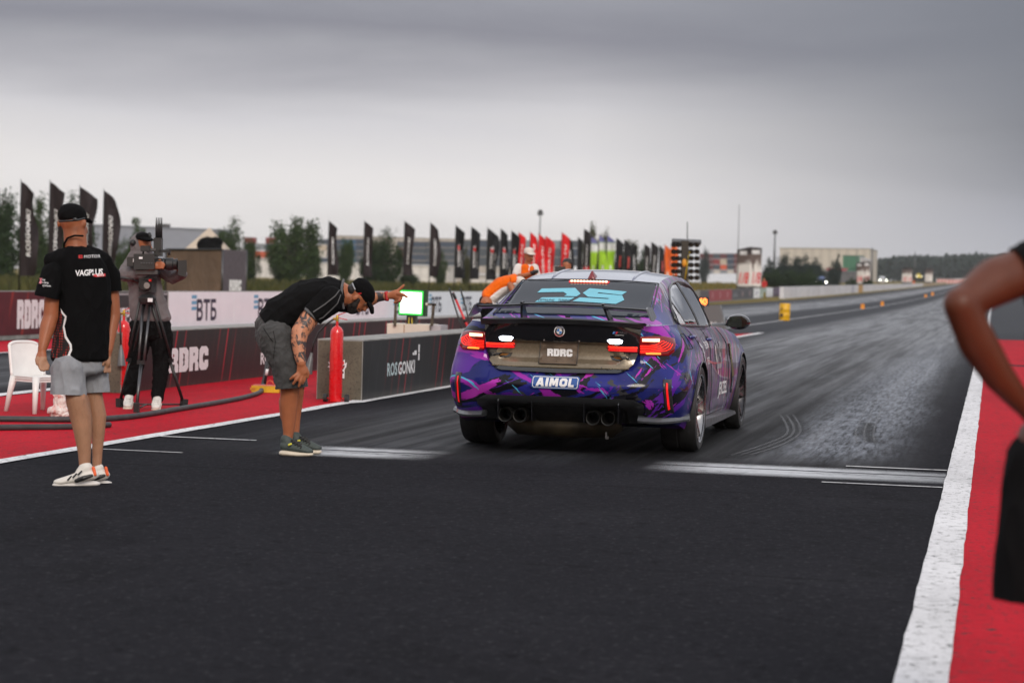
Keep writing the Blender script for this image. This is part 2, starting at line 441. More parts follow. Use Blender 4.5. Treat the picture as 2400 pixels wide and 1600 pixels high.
k = NT('dry_grass'); v = k.map()
f = k.noise(v, .12, 8, .6); f2 = k.noise(k.map((1, .35, 1)), 1.6, 8, .65)
k.set(color=k.mix(k.step(f2, .35, .7), k.ramp(f, [(.35, (.07, .072, .02)), (.5, (.17, .122, .032)), (.68, (.27, .185, .05))]), (.10, .085, .025)), rough=.95, spec=.1)
k.bump(f2, .6, .1); M_GRASS = k.m
b = MB(); GX = [-2200, -1500, -900, -600, -400, -250, -180, -140, -120, -100, -80, -55, -30, -10, 10, 60, 200, 600, 1600]
rows = [[b.bm.verts.new((x, y, gz2(x, y)-.012)) for x in GX] for y in YS]
for p_, q_ in zip(rows, rows[1:]):
    for i in range(len(GX)-1): b.face([p_[i], p_[i+1], q_[i+1], q_[i]])
tag(b.build('ground', M_GRASS, None, True), kind='structure')

k = NT('strip_asphalt'); v = k.map()
X = k.xyz()
grain = k.noise(v, 95, 3, .7); mott = k.noise(v, .7, 6, .6)
fib = k.noise(k.map((5.5, .42, 1), (0, 0, R(4))), 4.2, 8, .70, .35)               # fine drag marks running down the strip
st = k.noise(k.map((1.1, .045, 1)), 1.5, 8, .62, .5)               # long rubber streaks
st2 = k.noise(k.map((3.2, .05, 1), loc=(3, 1, 0)), 2.0, 7, .6, .2)
lane = k.math('MULTIPLY', k.step(X[0], -6.3, -5.2), k.step(X[0], -.35, -1.0))
past = k.step(X[1], 14.6, 16.2)
rub = k.math('MULTIPLY', k.math('MULTIPLY', lane, past), 1.0)
cx = k.math('ABSOLUTE', k.math('ADD', X[0], 3.16))
groove = k.step(k.math('ABSOLUTE', k.math('SUBTRACT', cx, .85)), .75, .1)
tone = k.ramp(mott, [(.3, (.0095, .0095, .0125)), (.7, (.0165, .0165, .0205))])
tone = k.mix(k.math('MULTIPLY', rub, k.step(st, .40, .62)), tone, (.009, .009, .010))
tone = k.mix(k.math('MULTIPLY', rub, k.math('MULTIPLY', groove, .6)), tone, (.006, .006, .007))
spk = k.step(grain, .60, .74)
tone = k.mix(k.math('MULTIPLY', spk, .40), tone, (.05, .05, .055))
tone = k.mix(k.math('MULTIPLY', k.step(k.noise(k.map((1, 1, 1), loc=(9, 4, 0)), 140, 2, .6), .62, .74), .55), tone, (.008, .008, .009))
xw = k.math('ADD', X[0], k.math('MULTIPLY', k.math('SUBTRACT', k.noise(k.map((.9, .12, 1)), 1.6, 4), .5), .9))
side_ = k.math('MULTIPLY', k.math('MULTIPLY', k.step(xw, -1.95, -1.35), k.step(xw, -.55, -.95)), k.step(X[1], 70, 36))
patch = k.math('ADD', k.math('MULTIPLY', k.step(k.noise(k.map((.5, .10, 1), loc=(5, 2, 0)), 1.6, 5, .6), .50, .72), .30), k.math('MULTIPLY', k.math('MULTIPLY', side_, k.step(X[1], 15.9, 17.5)), 1.0), clamp=True)
seam = k.math('MULTIPLY', k.step(k.math('ABSOLUTE', k.math('SUBTRACT', k.math('FRACT', k.math('ADD', k.math('DIVIDE', X[1], 3.9), k.math('MULTIPLY', k.noise(k.map((.4, 1, 1)), 1.2, 2), .05))), .5)), .006, .002), k.step(k.noise(k.map((.6, .3, 1), loc=(2, 8, 0)), 1.1, 3), .45, .55))
stain = k.step(k.noise(k.map((1, .5, 1), loc=(7, 1, 0)), .55, 7, .7, .6), .56, .70)
tone = k.mix(k.math('MULTIPLY', stain, .55), tone, (.005, .005, .006))
scuff_sheen = k.math('MULTIPLY', k.math('MULTIPLY', k.step(fib, .36, .62), patch), rub)
tone = k.mix(k.math('MULTIPLY', scuff_sheen, .85), tone, (.24, .262, .305))  # pale scuffs, with the sky's silvery sheen painted into the colour
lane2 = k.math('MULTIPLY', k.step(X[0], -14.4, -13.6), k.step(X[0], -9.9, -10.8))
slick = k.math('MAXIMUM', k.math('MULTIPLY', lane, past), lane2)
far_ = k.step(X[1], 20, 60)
tone = k.mix(k.math('MULTIPLY', k.step(X[1], 22, 75), .55), tone, (.075, .08, .09))  # far asphalt: less rubbered tone plus painted grazing sky sheen
tone = k.mix(k.math('MULTIPLY', seam, .8), tone, (.003, .003, .004))
g2 = k.noise(k.map((1, .8, 1), loc=(3, 9, 0)), 26, 4, .8); g3 = k.noise(k.map((1, .7, 1), loc=(11, 2, 0)), 9, 6, .75)
tone = k.mix(k.math('MULTIPLY', k.step(g2, .56, .70), .62), tone, (.07, .07, .076))
tone = k.mix(k.math('MULTIPLY', k.step(g2, .42, .32), .8), tone, (.002, .002, .003))
tone = k.mix(k.math('MULTIPLY', k.step(g3, .55, .70), .40), tone, (.030, .030, .034))
tone = k.mix(k.math('MULTIPLY', k.step(g3, .45, .34), .6), tone, (.003, .003, .004))
rgh = k.mix(slick, k.ramp(mott, [(.3, .70), (.7, .85)]), k.ramp(k.math('MULTIPLY', k.math('ADD', st, st2), .5), [(.38, .24), (.5, .42), (.62, .66)]))
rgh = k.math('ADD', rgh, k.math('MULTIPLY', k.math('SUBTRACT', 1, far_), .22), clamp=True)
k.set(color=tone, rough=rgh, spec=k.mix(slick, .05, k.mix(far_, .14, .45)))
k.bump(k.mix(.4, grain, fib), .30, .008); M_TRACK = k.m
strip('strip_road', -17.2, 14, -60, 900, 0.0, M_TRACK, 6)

def paint(name, col, worn, seed=0.0, wear=.62, dirt=(.03, .03, .032), streak=(1.2, .25)):
    k = NT(name); v = k.map(loc=(seed, seed*2, 0))
    n1 = k.noise(k.map((7*streak[0], 28*streak[1], 1), loc=(seed, 0, 0)), 2.2, 9, .68); n2 = k.noise(v, .55, 6, .6); gr = k.noise(v, 70, 3, .7)
    a = k.ramp(n2, [(.3, tuple(c*.78 for c in col)), (.7, col)])
    wf = k.math('MULTIPLY', k.step(n1, wear, wear+.07), worn)
    tr = k.math('MULTIPLY', k.step(k.noise(k.map((.8, .08, 1), loc=(seed, 3, 0)), 1.8, 6, .6), .5, .68), .45)
    a = k.mix(tr, a, tuple(c*.45 for c in col))
    g2 = k.noise(k.map((1, .8, 1), loc=(seed+3, 9, 0)), 24, 4, .8); g3 = k.noise(k.map((.6, 1.6, 1), loc=(seed, 2, 0)), 5, 7, .75)
    a = k.mix(k.math('MULTIPLY', k.step(g3, .52, .68), .40), a, tuple(c*.42 for c in col)); a = k.mix(k.math('MULTIPLY', k.step(g2, .58, .68), .75*worn), a, dirt); a = k.mix(k.math('MULTIPLY', k.step(g2, .44, .34), .3), a, tuple(min(1, c*1.25+.03) for c in col))
    k.set(color=k.mix(wf, a, dirt), rough=k.ramp(gr, [(.3, .65), (.7, .85)]), spec=.05); k.bump(gr, .3, .006)
    return k.m
M_RED = paint('red_paint', (.47, .007, .020), .95, wear=.565)
M_WHITE = paint('white_line_paint', (.72, .72, .74), .95, 4.0, .56, (.11, .11, .11))
M_OLDW = paint('old_white_paint', (.5, .51, .53), .8, 8.0, .58, (.06, .06, .06))
# raised centre island painted red, its pointed end beyond the car
wx = lambda y: -6.28 - .0 if y < 26 else -6.28
strip('red_island_paint', lambda y: -9.75 if y < 40 else -9.75+(y-40)/19*3.35, lambda y: -6.5+.004*(y-13), -60, 59, .004, M_RED, 3)
strip('red_runoff_paint', -.125, 4.2, -60, 38.8, .004, M_RED, 2, .012)
strip('red_runoff_paint', -.125, 4.2, 39.6, 60, .004, M_RED, 2)
strip('white_edge_line', lambda y: -6.56+.004*(y-13), lambda y: -6.42+.004*(y-13) if y < 21 else -6.36+.004*(y-13), -60, 59.6, .008, M_WHITE, 1, .012)
strip('white_edge_line', lambda y: -.285, lambda y: -.105, -60, 62, .008, M_WHITE, 1, .007)
strip('white_edge_line', -.26, -.10, 62.2, 900, .008, M_OLDW, 1)
strip('white_edge_line', -7.92, -7.80, 60, 900, .008, M_OLDW, 1)
strip('white_edge_line', -9.98, -9.78, -60, 40, .008, M_WHITE, 1, .012)
strip('white_edge_line', -14.75, -14.6, -60, 900, .008, M_OLDW, 1)
strip('red_verge_paint', -17.0, -14.75, -60, 60, .004, M_RED, 1)
# staging lines
def thin_line(x0, x1, y, wdt, m=M_WHITE, dz=.008):
    b = MB(); n = max(2, int((x1-x0)/.05)); rows = []
    for i in range(n+1):
        x = x0+(x1-x0)*i/n; j = .006*mnoise.noise((x*9, y, 1)); q = .004*mnoise.noise((x*14, y, 5))
        rows.append((b.bm.verts.new((x, y-wdt/2+j, dz)), b.bm.verts.new((x, y+wdt/2+j+q, dz))))
    for p, q in zip(rows, rows[1:]): b.face([p[0], q[0], q[1], p[1]])
    tag(b.build('staging_line', m), kind='structure')
M_BRIGHT = paint('fresh_white_paint', (.78, .78, .78), .5, 2.0, .66)
for x0, x1, y, w_ in ((-1.02, -.29, 15.86, .05), (-1.09, -.29, 14.47, .04), (-6.4, -5.6, 15.86, .05), (-6.4, -5.68, 14.5, .03), (-5.2, -4.95, 15.5, .02)): thin_line(x0, x1, y, w_)
# broad worn start line: pale paint scrubbed away by wheels
k = NT('worn_start_paint'); v = k.map(); X = k.xyz()
n1 = k.noise(k.map((1.0, 4.5, 1)), 8, 9, .75); n2 = k.noise(k.map((.9, 2.4, 1)), 1.3, 5, .6)
ed = k.math('MULTIPLY', k.step(X[1], 14.72, 15.0), k.step(X[1], 15.72, 15.50))
ax = k.math('ABSOLUTE', k.math('ADD', X[0], 3.16))
thru = k.step(ax, .75, 1.25)
cov = k.math('MULTIPLY', k.math('MULTIPLY', ed, thru), k.step(k.math('ADD', k.math('MULTIPLY', n1, .75), k.math('MULTIPLY', n2, .45)), .44, .58))
gap = k.math('SUBTRACT', 1, k.math('MULTIPLY', k.step(k.math('ABSOLUTE', k.math('SUBTRACT', X[1], 15.33)), .05, .02), .8))
cov = k.math('MULTIPLY', k.math('MULTIPLY', cov, gap), k.math('SUBTRACT', 1, k.math('MULTIPLY', k.step(X[0], -1.2, -.3), .55)))
cov = k.math('MULTIPLY', k.math('MULTIPLY', cov, .92), k.step(X[0], -5.15, -4.75))
k.set(color=k.ramp(k.noise(v, 12, 6), [(.3, (.42, .44, .47)), (.7, (.58, .60, .63))]), rough=.6, spec=.3, alpha=cov)
k.bump(k.noise(v, 90, 3, .7), .3, .006); M_START = k.m
strip('start_line', -6.34, -.29, 14.72, 15.75, .003, M_START, 6)
def mark_mat(name, lo, hi, amt):
    k = NT(name); v = k.map(); n = k.noise(v, 30, 6, .7); at_ = k.n('ShaderNodeAttribute'); at_.attribute_name = 'fade'
    al = k.math('MULTIPLY', k.math('MULTIPLY', k.step(at_.outputs['Fac'], .0, .8), k.step(n, .25, .6)), amt)
    k.set(color=k.ramp(n, [(.3, lo), (.7, hi)]), rough=.65, spec=.25, alpha=al); return k.m
M_RUB = mark_mat('tyre_rubber_mark', (.004, .004, .005), (.010, .010, .011), .85); M_SCRUB = mark_mat('scrubbed_track_mark', (.14, .145, .155), (.26, .27, .29), .5)
def mark(pts, wdt, m, dz):                       # a curved tyre mark on the road, worn away towards its edges
    b = MB(); P = [onZ(*p) for p in pts]; n = 36; rows = []; fd = []
    def cr(t):
        s = t*(len(P)-1); i = min(int(s), len(P)-2); u = s-i
        a, p, q, c = P[max(i-1, 0)], P[i], P[i+1], P[min(i+2, len(P)-1)]
        return .5*((2*p)+(q-a)*u+(2*a-5*p+4*q-c)*u*u+(3*p-a-3*q+c)*u**3)
    for i in range(n+1):
        p = cr(i/n); t = (cr(min(1, i/n+.02))-cr(max(0, i/n-.02))).normalized(); s = Vector((-t.y, t.x, 0)); row = []
        for j in range(7):
            e = j/6-.5; w_ = wdt*1.3*(1+.25*mnoise.noise((p.x*12, p.y*6, 2))); q = p+s*w_*e; row.append(b.bm.verts.new((q.x, q.y, dz))); fd.append((1-abs(e)*2)*min(1, 5*math.sin(math.pi*i/n)))
        rows.append(row)
    for p, q in zip(rows, rows[1:]):
        for j in range(6): b.face([p[j], p[j+1], q[j+1], q[j]])
    o = b.build('tyre_mark', m); at_ = o.data.attributes.new('fade', 'FLOAT', 'POINT'); at_.data.foreach_set('value', fd); tag(o, kind='structure')
mark([(1700, 1075), (1790, 1050), (1850, 1020), (1866, 1000), (1840, 970)], .24, M_RUB, .0035)
mark([(2052, 1040), (2030, 1010), (2048, 975), (2062, 950)], .16, M_RUB, .0035)
for dx in (-19, 2, 24): mark([(1730+dx, 1068), (1800+dx, 1046), (1852+dx*.7, 1022), (1858+dx*.7, 1000), (1842+dx*.7, 972)], .026, M_SCRUB, .006)
for dx in (-20, 0, 22): mark([(2028+dx, 1042), (2026+dx, 1010), (2040+dx*.9, 975), (2050+dx*.8, 945)], .022, M_SCRUB, .006)
# ------------------------------------------------------------------ the race car (origin: rear axle on the ground, +Y forward)
CARX, CARY = -3.1639, 16.7177
def lerp_tab(t, x):
    if x <= t[0][0]: return t[0][1]
    for (a, b), (c, d) in zip(t, t[1:]):
        if x <= c:
            u = (x-a)/(c-a); u = u*u*(3-2*u) if False else u
            return b+(d-b)*u
    return t[-1][1]
def smooth_tab(t, x):                     # monotone-ish smooth interpolation
    n = len(t)
    if x <= t[0][0]: return t[0][1]
    if x >= t[-1][0]: return t[-1][1]
    for i in range(n-1):
        if x <= t[i+1][0]:
            x0, y0 = t[i]; x1, y1 = t[i+1]; h = x1-x0; u = (x-x0)/h
            m0 = (y1-t[i-1][1])/(x1-t[i-1][0]) if i > 0 else (y1-y0)/h
            m1 = (t[i+2][1]-y0)/(t[i+2][0]-x0) if i < n-2 else (y1-y0)/h
            return (2*u**3-3*u*u+1)*y0+(u**3-2*u*u+u)*h*m0+(-2*u**3+3*u*u)*y1+(u**3-u*u)*h*m1
T_ZT = [(-1.1, .985), (-.6, 1.0), (0, .995), (1.0, .975), (1.9, .955), (2.5, .92), (3.1, .84), (3.5, .74), (3.72, .66)]
T_ZB = [(-1.1, .34), (-.7, .26), (-.4, .20), (3.0, .18), (3.72, .24)]
T_YR = [(.20, -.86), (.30, -.95), (.40, -1.03), (.455, -1.048), (.52, -1.078), (.545, -1.078), (.60, -1.05), (.64, -1.035), (.70, -1.00), (.78, -.985), (.88, -1.0), (.96, -1.02), (1.03, -1.03)]
T_W = [(.16, .85), (.24, .885), (.34, .905), (.5, .915), (.62, .912), (.72, .90), (.82, .885), (.9, .855), (.955, .815), (.985, .785), (1.02, .77)]
def zt(y): return smooth_tab(T_ZT, y)
def zb(y): return lerp_tab(T_ZB, y)
def yr(z): return smooth_tab(T_YR, z)
def wid(y, z):
    w_ = smooth_tab(T_W, z + (1.0-zt(y))*.6*max(0, min(1, (z-.5)/.4)))
    g = max(0.0, 1-((z-.62)/.33)**2) if abs(z-.62) < .33 else 0
    w_ += .048*math.exp(-((y-.02)/.52)**2)*g + .040*math.exp(-((y-2.857)/.48)**2)*g
    w_ -= .030*math.exp(-((y-1.45)/.75)**2)*(1 if z > .3 else .4)
    w_ += .012*math.exp(-((z-.80)/.05)**2)*(1 if -.4 < y < 2.6 else 0)*.6      # shoulder crease
    return w_
def yf(z): return smooth_tab([(.18, 3.62), (.3, 3.70), (.5, 3.73), (.66, 3.69), (.8, 3.5)], z)
PR, LR, LF = 3.1, .58, .75
def rear(x, z):                           # y of the rear face
    W_ = wid(-.45, z); a = min(.9995, abs(x)/W_)
    return yr(z) + LR*(1-(1-a**PR)**(1/PR))
def side(y, z):                           # x of the right flank
    W_ = wid(y, z); y0 = yr(z)+LR
    if y < y0:
        a = min(.9995, (y0-y)/LR); return W_*(1-a**PR)**(1/PR)
    y1 = yf(z)-LF
    if y > y1:
        a = min(.9995, (y-y1)/LF); return W_*(1-a**2.6)**(1/2.6)
    return W_
S_REAR = lambda x, z, o=.0: Vector((x, rear(x, z)-o, z))
S_SIDE = lambda y, z, o=.0: Vector((side(y, z)+o, y, z))

# livery: torn violet, magenta and ice blue shards over deep blue, the flanks' shade and grey reflection painted in, with pink strokes
k = NT('car_livery'); X = k.xyz()
u_ = k.math('ADD', k.math('ABSOLUTE', X[0]), k.math('MULTIPLY', X[1], -1.0))
cmb = k.n('ShaderNodeCombineXYZ'); k.l(k.math('ADD', X[0], k.math('MULTIPLY', X[1], .9)), cmb.inputs[0]); k.l(X[2], cmb.inputs[1]); cv = cmb.outputs[0]
warp = k.noise(cv, 2.2, 3, .5)
def shard(rot, sc, scale, lo, hi, loc=(0, 0, 0), det=6):
    a = k.map(tuple(1/q for q in sc), (0, 0, rot), loc, src=cv); a.node.vector_type = 'TEXTURE'; b = k.vor(a, scale).outputs['Distance']
    n = k.noise(a, scale*1.3, det, .62, .4)
    return k.step(k.math('ADD', k.math('MULTIPLY', n, .8), k.math('MULTIPLY', b, .25)), lo, hi)
flank = k.math('MULTIPLY', k.step(X[1], -.35, .25), k.step(X[1], 2.9, 2.4))
base = k.ramp(k.noise(cv, 1.3, 3), [(.35, (.006, .008, .07)), (.52, (.013, .018, .16)), (.7, (.03, .03, .26))])
gr = shard(R(-18), (1.0, 2.6, 1), 1.5, .62, .63, (7, 4, 0))
c = k.mix(gr, base, (.045, .045, .05))
dk = shard(R(24), (1.0, 3.0, 1), 1.7, .55, .557, (3, 1, 0))
c = k.mix(dk, c, (.008, .008, .013))
vi = shard(R(30), (1.0, 3.4, 1), 1.6, .615, .62, (1, 7, 0))
c = k.mix(vi, c, (.09, .014, .28))
mg = shard(R(-26), (1.0, 4.2, 1), 1.5, .628, .634, (5, 2, 0))
c = k.mix(mg, c, (.30, .02, .36))
mg2 = shard(R(36), (1.0, 5.0, 1), 1.8, .64, .646, (2, 11, 0))
c = k.mix(mg2, c, (.40, .03, .40))
cy = shard(R(-40), (1.0, 9.0, 1), 1.5, .675, .68, (8, 3, 0))
c = k.mix(cy, c, (.08, .42, .68))
fl = k.mix(shard(R(70), (1.0, 5.0, 1), 2.2, .58, .60, (4, 4, 0)), (.085, .08, .11), (.16, .06, .22))
fl = k.mix(shard(R(62), (1.0, 8.0, 1), 2.4, .62, .64, (9, 1, 0)), fl, (.40, .06, .11))
fl = k.mix(shard(R(80), (1.0, 10.0, 1), 2.0, .63, .65, (2, 2, 0)), fl, (.35, .35, .42))
c = k.mix(k.math('MULTIPLY', flank, .9), c, fl)
k.set(color=c, rough=.40, coat=.40, coat_rough=.04, spec=.08); M_LIV = k.m
k = NT('sky_pale_wrap'); k.set(color=k.ramp(k.noise(k.map(), 3, 5), [(.3, (.16, .18, .25)), (.7, (.22, .24, .32))]), rough=.22, coat=1.0, coat_rough=.03); M_ROOF = k.m  # pale blue partly paints the sky's reflection on roof and boot deck
M_CDARK = mat('car_underside', (.010, .010, .011), .7)
M_CARBON = mat('satin_black_trim', (.016, .017, .019), .34, coat=.25, rv=.06)
M_GREYTRIM = mat('grey_trim', (.065, .07, .08), .35, coat=.3)
k = NT('car_glass'); k.set(color=(.008, .013, .022), rough=.05, spec=.16); M_GLASS = k.m
k = NT('side_glass'); k.set(color=(.05, .055, .065), rough=.04, spec=1.0, coat=1.0); M_SGLASS = k.m
k = NT('tinted_lens'); k.set(color=(.07, .001, .002), rough=.12, coat=.5, emit=(.5, .003, .006), emit_s=.22); M_LENS = k.m
def glow(name, c, s): 
    k = NT(name); k.set(color=tuple(min(1, x) for x in c), rough=.4, emit=c, emit_s=s); return k.m
M_LRED = glow('red_led', (1, .02, .008), 2.2); M_LHOT = glow('brake_led', (1, .42, .26), 3.2); M_LORG = glow('amber_led', (1, .22, .03), 1.8)
M_LDIM = glow('dim_red_led', (1, .02, .02), .55); M_LWHT = glow('reverse_led', (.80, .90, 1), 9.0)
k = NT('painted_sun_glow'); k.set(color=k.ramp(k.noise(k.map(), 60, 4), [(.3, (.155, .125, .085)), (.7, (.21, .17, .12))]), rough=.38, metal=.4, coat=.3); M_SUNGLOW = k.m  # tan stands in for the low sun's reflection on the black boot hollow
M_TYRE = mat('tyre_rubber', (.012, .012, .013), .58, bump=.15, bscale=80, rv=.12)
M_RIM = mat('rim_alloy', (.30, .30, .31), .25, 1.0); M_RIMD = mat('dark_rim_alloy', (.05, .05, .055), .3, .9)
M_EXH = mat('sooty_exhaust', (.05, .048, .045), .38, .9); M_MUFF = mat('heat_stained_steel', (.028, .021, .012), .5, .6, var=.45)
M_MIRG = mat('mirror_glass', (.05, .06, .055), .03, 1.0)
M_ICE = mat('ice_blue_vinyl', (.14, .46, .58), .45, var=.06)
M_BLUV = mat('blue_vinyl', (.012, .075, .30), .35, coat=.4)
M_PLATE = mat('brown_plate', (.13, .095, .07), .35, coat=.5, var=.35, scale=14)

car = thing('race_car', 'blue and violet wrapped race car with black rear wing and lit tail lights', 'car', (CARX, CARY, 0))
def carbody():
    b = MB(); NS, NK = 22, 74
    ss = [0, .03, .08, .14, .20, .24, .28, .305, .33, .38, .44, .50, .56, .62, .68, .74, .80, .855, .90, .935, .962, .98, .992, 1.0]
    NS = len(ss)
    # plan parameter: rear corner, flank, front corner
    par = [('r', i/20) for i in range(20)] + [('s', i/36) for i in range(37)] + [('f', i/16) for i in range(1, 17)]
    def pt(s, p):
        kind, t = p; z = .6
        def zz(y): return zb(y)+s*(zt(y)-zb(y))
        if kind == 'r':
            a = t*math.pi/2; y = -1
            for _ in range(6):
                z = zz(y); Lx = math.sin(a)**(2/PR) if a > 0 else 0
                y = yr(z)+LR*(1-(1-min(1, Lx)**PR)**(1/PR))
            return Vector((wid(-.45, z)*Lx, y, z))
        if kind == 's':
            y = 0
            for _ in range(4):
                z = zz(y); y0 = yr(z)+LR; y1 = yf(z)-LF; y = y0+(y1-y0)*t
            z = zz(y); wb_ = wid(y, z)
            if t < .12: wb_ = wid(-.45, z)+(wid(y, z)-wid(-.45, z))*(t/.12)
            return Vector((wb_, y, z))
        a = t*math.pi/2; y = 3
        for _ in range(6):
            z = zz(y); y1 = yf(z)-LF; y = y1+LF*math.sin(a)**(2/2.6)
        c_ = max(0.0, math.cos(a))
        return Vector((wid(y1, z)*c_**(2/2.6), y, z))
    half = [[pt(s, p) for p in par] for s in ss]
    NKP = len(par); VR, VL = [], []
    for row in half:
        VR.append([b.bm.verts.new(p) for p in row])
        VL.append([VR[-1][i] if (i == 0 or i == NKP-1) else b.bm.verts.new((-p.x, p.y, p.z)) for i, p in enumerate(row)])
    for i in range(NS-1):
        for j in range(NKP-1):
            b.face([VR[i][j], VR[i][j+1], VR[i+1][j+1], VR[i+1][j]])
            b.face([VL[i][j+1], VL[i][j], VL[i+1][j], VL[i+1][j+1]])
    def deck(row, rowl, crown, flip, m):
        n = 10; G = []
        for j in range(1, NKP-1):
            p = row[j].co; g = [row[j]]
            for q in range(1, n):
                u = 1-2*q/n; g.append(b.bm.verts.new((p.x*u, p.y, p.z+crown*(1-u*u)*min(1, p.x/.5))))
            g.append(rowl[j]); G.append(g)
        for j in range(len(G)-1):
            for q in range(n):
                f = [G[j][q], G[j][q+1], G[j+1][q+1], G[j+1][q]]; b.mi = m; b.face(f if not flip else f[::-1])
        for g, e in ((G[0], row[0]), (G[-1], row[-1])):
            for q in range(n): b.face([e, g[q], g[q+1]])
        b.mi = 0
    deck(VR[-1], VL[-1], .028, True, 0); deck(VR[0], VL[0], 0, False, 1)
    for v in b.bm.verts:                      # hollow behind the boot lid and the diffuser
        x, y, z = v.co
        if y < -.55:
            f = max(0, min(1, (.57-abs(x))/.05))*max(0, min(1, (z-.655)/.03))*max(0, min(1, (.985-z)/.03))
            g = max(0, min(1, (.62-abs(x))/.06))*max(0, min(1, (.425-z)/.04))
            v.co.y += .085*f+.20*g
    return b
body = carbody().build('body', [M_LIV, M_CDARK], car, weld=True)
cut = MB(); cut.mi = 0
for sx in (-1, 1):
    for y0, r_ in ((0, .372), (2.857, .368)):
        cut.lathe([(r_, .56*sx), (r_, 1.3*sx)], (0, y0, .335), 'X', 48)
cu = cut.build('cutter', [M_CDARK])
for f in cu.data.polygons: f.material_index = 0
body.data.update()
cu.location = car.location
modmesh(body, [('BOOLEAN', dict(operation='DIFFERENCE', object=cu, solver='EXACT', material_mode='TRANSFER'))])
body.data.polygons.foreach_set('use_smooth', [True]*len(body.data.polygons)); body.data.set_sharp_from_angle(angle=R(32))
body.data.materials.append(M_ROOF)
for p in body.data.polygons:
    if p.normal.z > .75 and p.center.z > .9 and p.center.y < -.2 and abs(p.center.x) < .72: p.material_index = len(body.data.materials)-1  # upward boot deck faces made paler: sky reflection put into colour
bpy.data.objects.remove(cu)

# cabin: roof, pillars; windows laid over it
T_ZC = [(-.80, .985), (-.62, 1.045), (-.3, 1.155), (.0, 1.265), (.15, 1.318), (.28, 1.352), (.5, 1.388), (.8, 1.412), (1.1, 1.42), (1.35, 1.405), (1.55, 1.35), (1.85, 1.16), (2.15, .94)]
T_DE = [(-.80, .0), (-.5, .012), (.15, .012), (.3, .035), (1.2, .05), (1.5, .03), (2.15, .01)]
T_WR = [(-.80, .70), (-.6, .66), (-.2, .605), (.15, .575), (.6, .568), (1.2, .575), (1.5, .60), (2.15, .70)]
T_WB = [(-.80, .715), (-.3, .765), (.3, .79), (1.0, .792), (1.6, .782), (2.15, .73)]
def zc(y): return smooth_tab(T_ZC, y)
def ze(y): return zc(y)-smooth_tab(T_DE, y)
def wr(y): return smooth_tab(T_WR, y)
def wb(y): return smooth_tab(T_WB, y)
def zbelt(y): return zt(y)-.03
def top(x, y): return zc(y)-(zc(y)-ze(y))*(min(1, abs(x)/wr(y)))**2.6
S_TOP = lambda x, y, o=.0: Vector((x, y-o*.35, top(x, y)+o*.93))
def cab(y, z):
    z0, z1 = zbelt(y), ze(y)
    if z1-z0 < .02: return wr(y)
    t = max(0, min(1, (z-z0)/(z1-z0))); return wb(y)+(wr(y)-wb(y))*(t**1.25)
S_CAB = lambda y, z, o=.0: Vector((cab(y, z)+o*.94, y, z+o*.3))
def cabin():
    b = MB(); ys = [-.80+2.95*i/72 for i in range(73)]; rows = []
    for y in ys:
        pr = []
        for i in range(9):
            z = zbelt(y)+(ze(y)-.018-zbelt(y))*i/8 if ze(y)-zbelt(y) > .03 else zbelt(y)+(ze(y)-zbelt(y))*i/8
            pr.append((cab(y, z), z))
        w_ = wr(y); pr.append((w_-.006, ze(y)-.006)); pr.append((w_-.022, top(w_-.022, y)))
        for i in range(1, 9): x = (w_-.022)*(1-i/8); pr.append((x, top(x, y)))
        R_ = [b.bm.verts.new((x, y, z)) for x, z in pr]
        rows.append(R_ + [b.bm.verts.new((-v.co.x, y, v.co.z)) for v in R_[-2::-1]])
    for p, q in zip(rows, rows[1:]):
        for i in range(len(p)-1): b.face([p[i], p[i+1], q[i+1], q[i]])
    return b
cb = cabin().build('roof', [M_LIV, M_ROOF], car, weld=True)
for p in cb.data.polygons:
    c_ = p.center
    p.material_index = 1 if (c_.y > .10 and abs(c_.x) < wr(c_.y)-.03) else 0
    p.use_smooth = True
cb.data.set_sharp_from_angle(angle=R(40))
for x in (-.40, -.13, .13, .40) if False else (-.33, .33):
    b = MB(); b.tube([(x, y, top(x, y)+.002) for y in (.24, .35, .5, .7, .9, 1.1)], [.004, .012, .014, .014, .012, .006], 8); b.build('roof_rib', M_ROOF, cb, True)

rg = outline_patch([(-.60, -.575), (-.2, -.60), (.2, -.60), (.60, -.575), (.565, -.2), (.54, .135), (.2, .155), (-.2, .155), (-.54, .135), (-.565, -.2)], S_TOP, .006, .05, .008).build('rear_window', M_GLASS, car, True)
b = MB(); b.tube([S_TOP(x, y, .008) for x, y in ((-.555, .15), (-.3, .168), (0, .172), (.3, .168), (.555, .15))], .005, 6); b.build('seal', M_BLACK, rg)
for s in (-1, 1):
    b = MB(); b.tube([S_TOP(s*x, y, .006) for x, y in ((.615, -.60), (.585, -.2), (.558, .15))], .006, 6); b.build('seal', M_BLACK, rg)
# the big numerals and their small print
_c = Vector((CARX, CARY, 0)); _pn = Vector((0, -.349, .937)); _p0 = Vector((0, -.6, 1.052))+_c
def glass_px(x, y):                        # photo pixel -> (x, y) on the rear window
    d = ray(1250+x/5.227, 480+y/5.227); t = (_p0-CAMP).dot(_pn)/d.dot(_pn); p = CAMP+d*t-_c; return (p.x, p.y)
T2A = [(50, 1065), (105, 1018), (515, 1013), (580, 1085), (530, 1118), (378, 1112), (415, 1092), (372, 1062)]
T2B = [(20, 1185), (105, 1128), (510, 1128), (430, 1178)]
T5 = [(607, 1075), (690, 1018), (1148, 1055), (1085, 1098), (800, 1068), (785, 1080), (1090, 1104), (1115, 1158), (1010, 1210), (480, 1178), (570, 1130), (905, 1150), (940, 1140), (670, 1122)]
for P in (T2A, T2B, T5):
    outline_patch([glass_px(*p) for p in P], S_TOP, .0085, .05).build('numeral', M_ICE, rg)
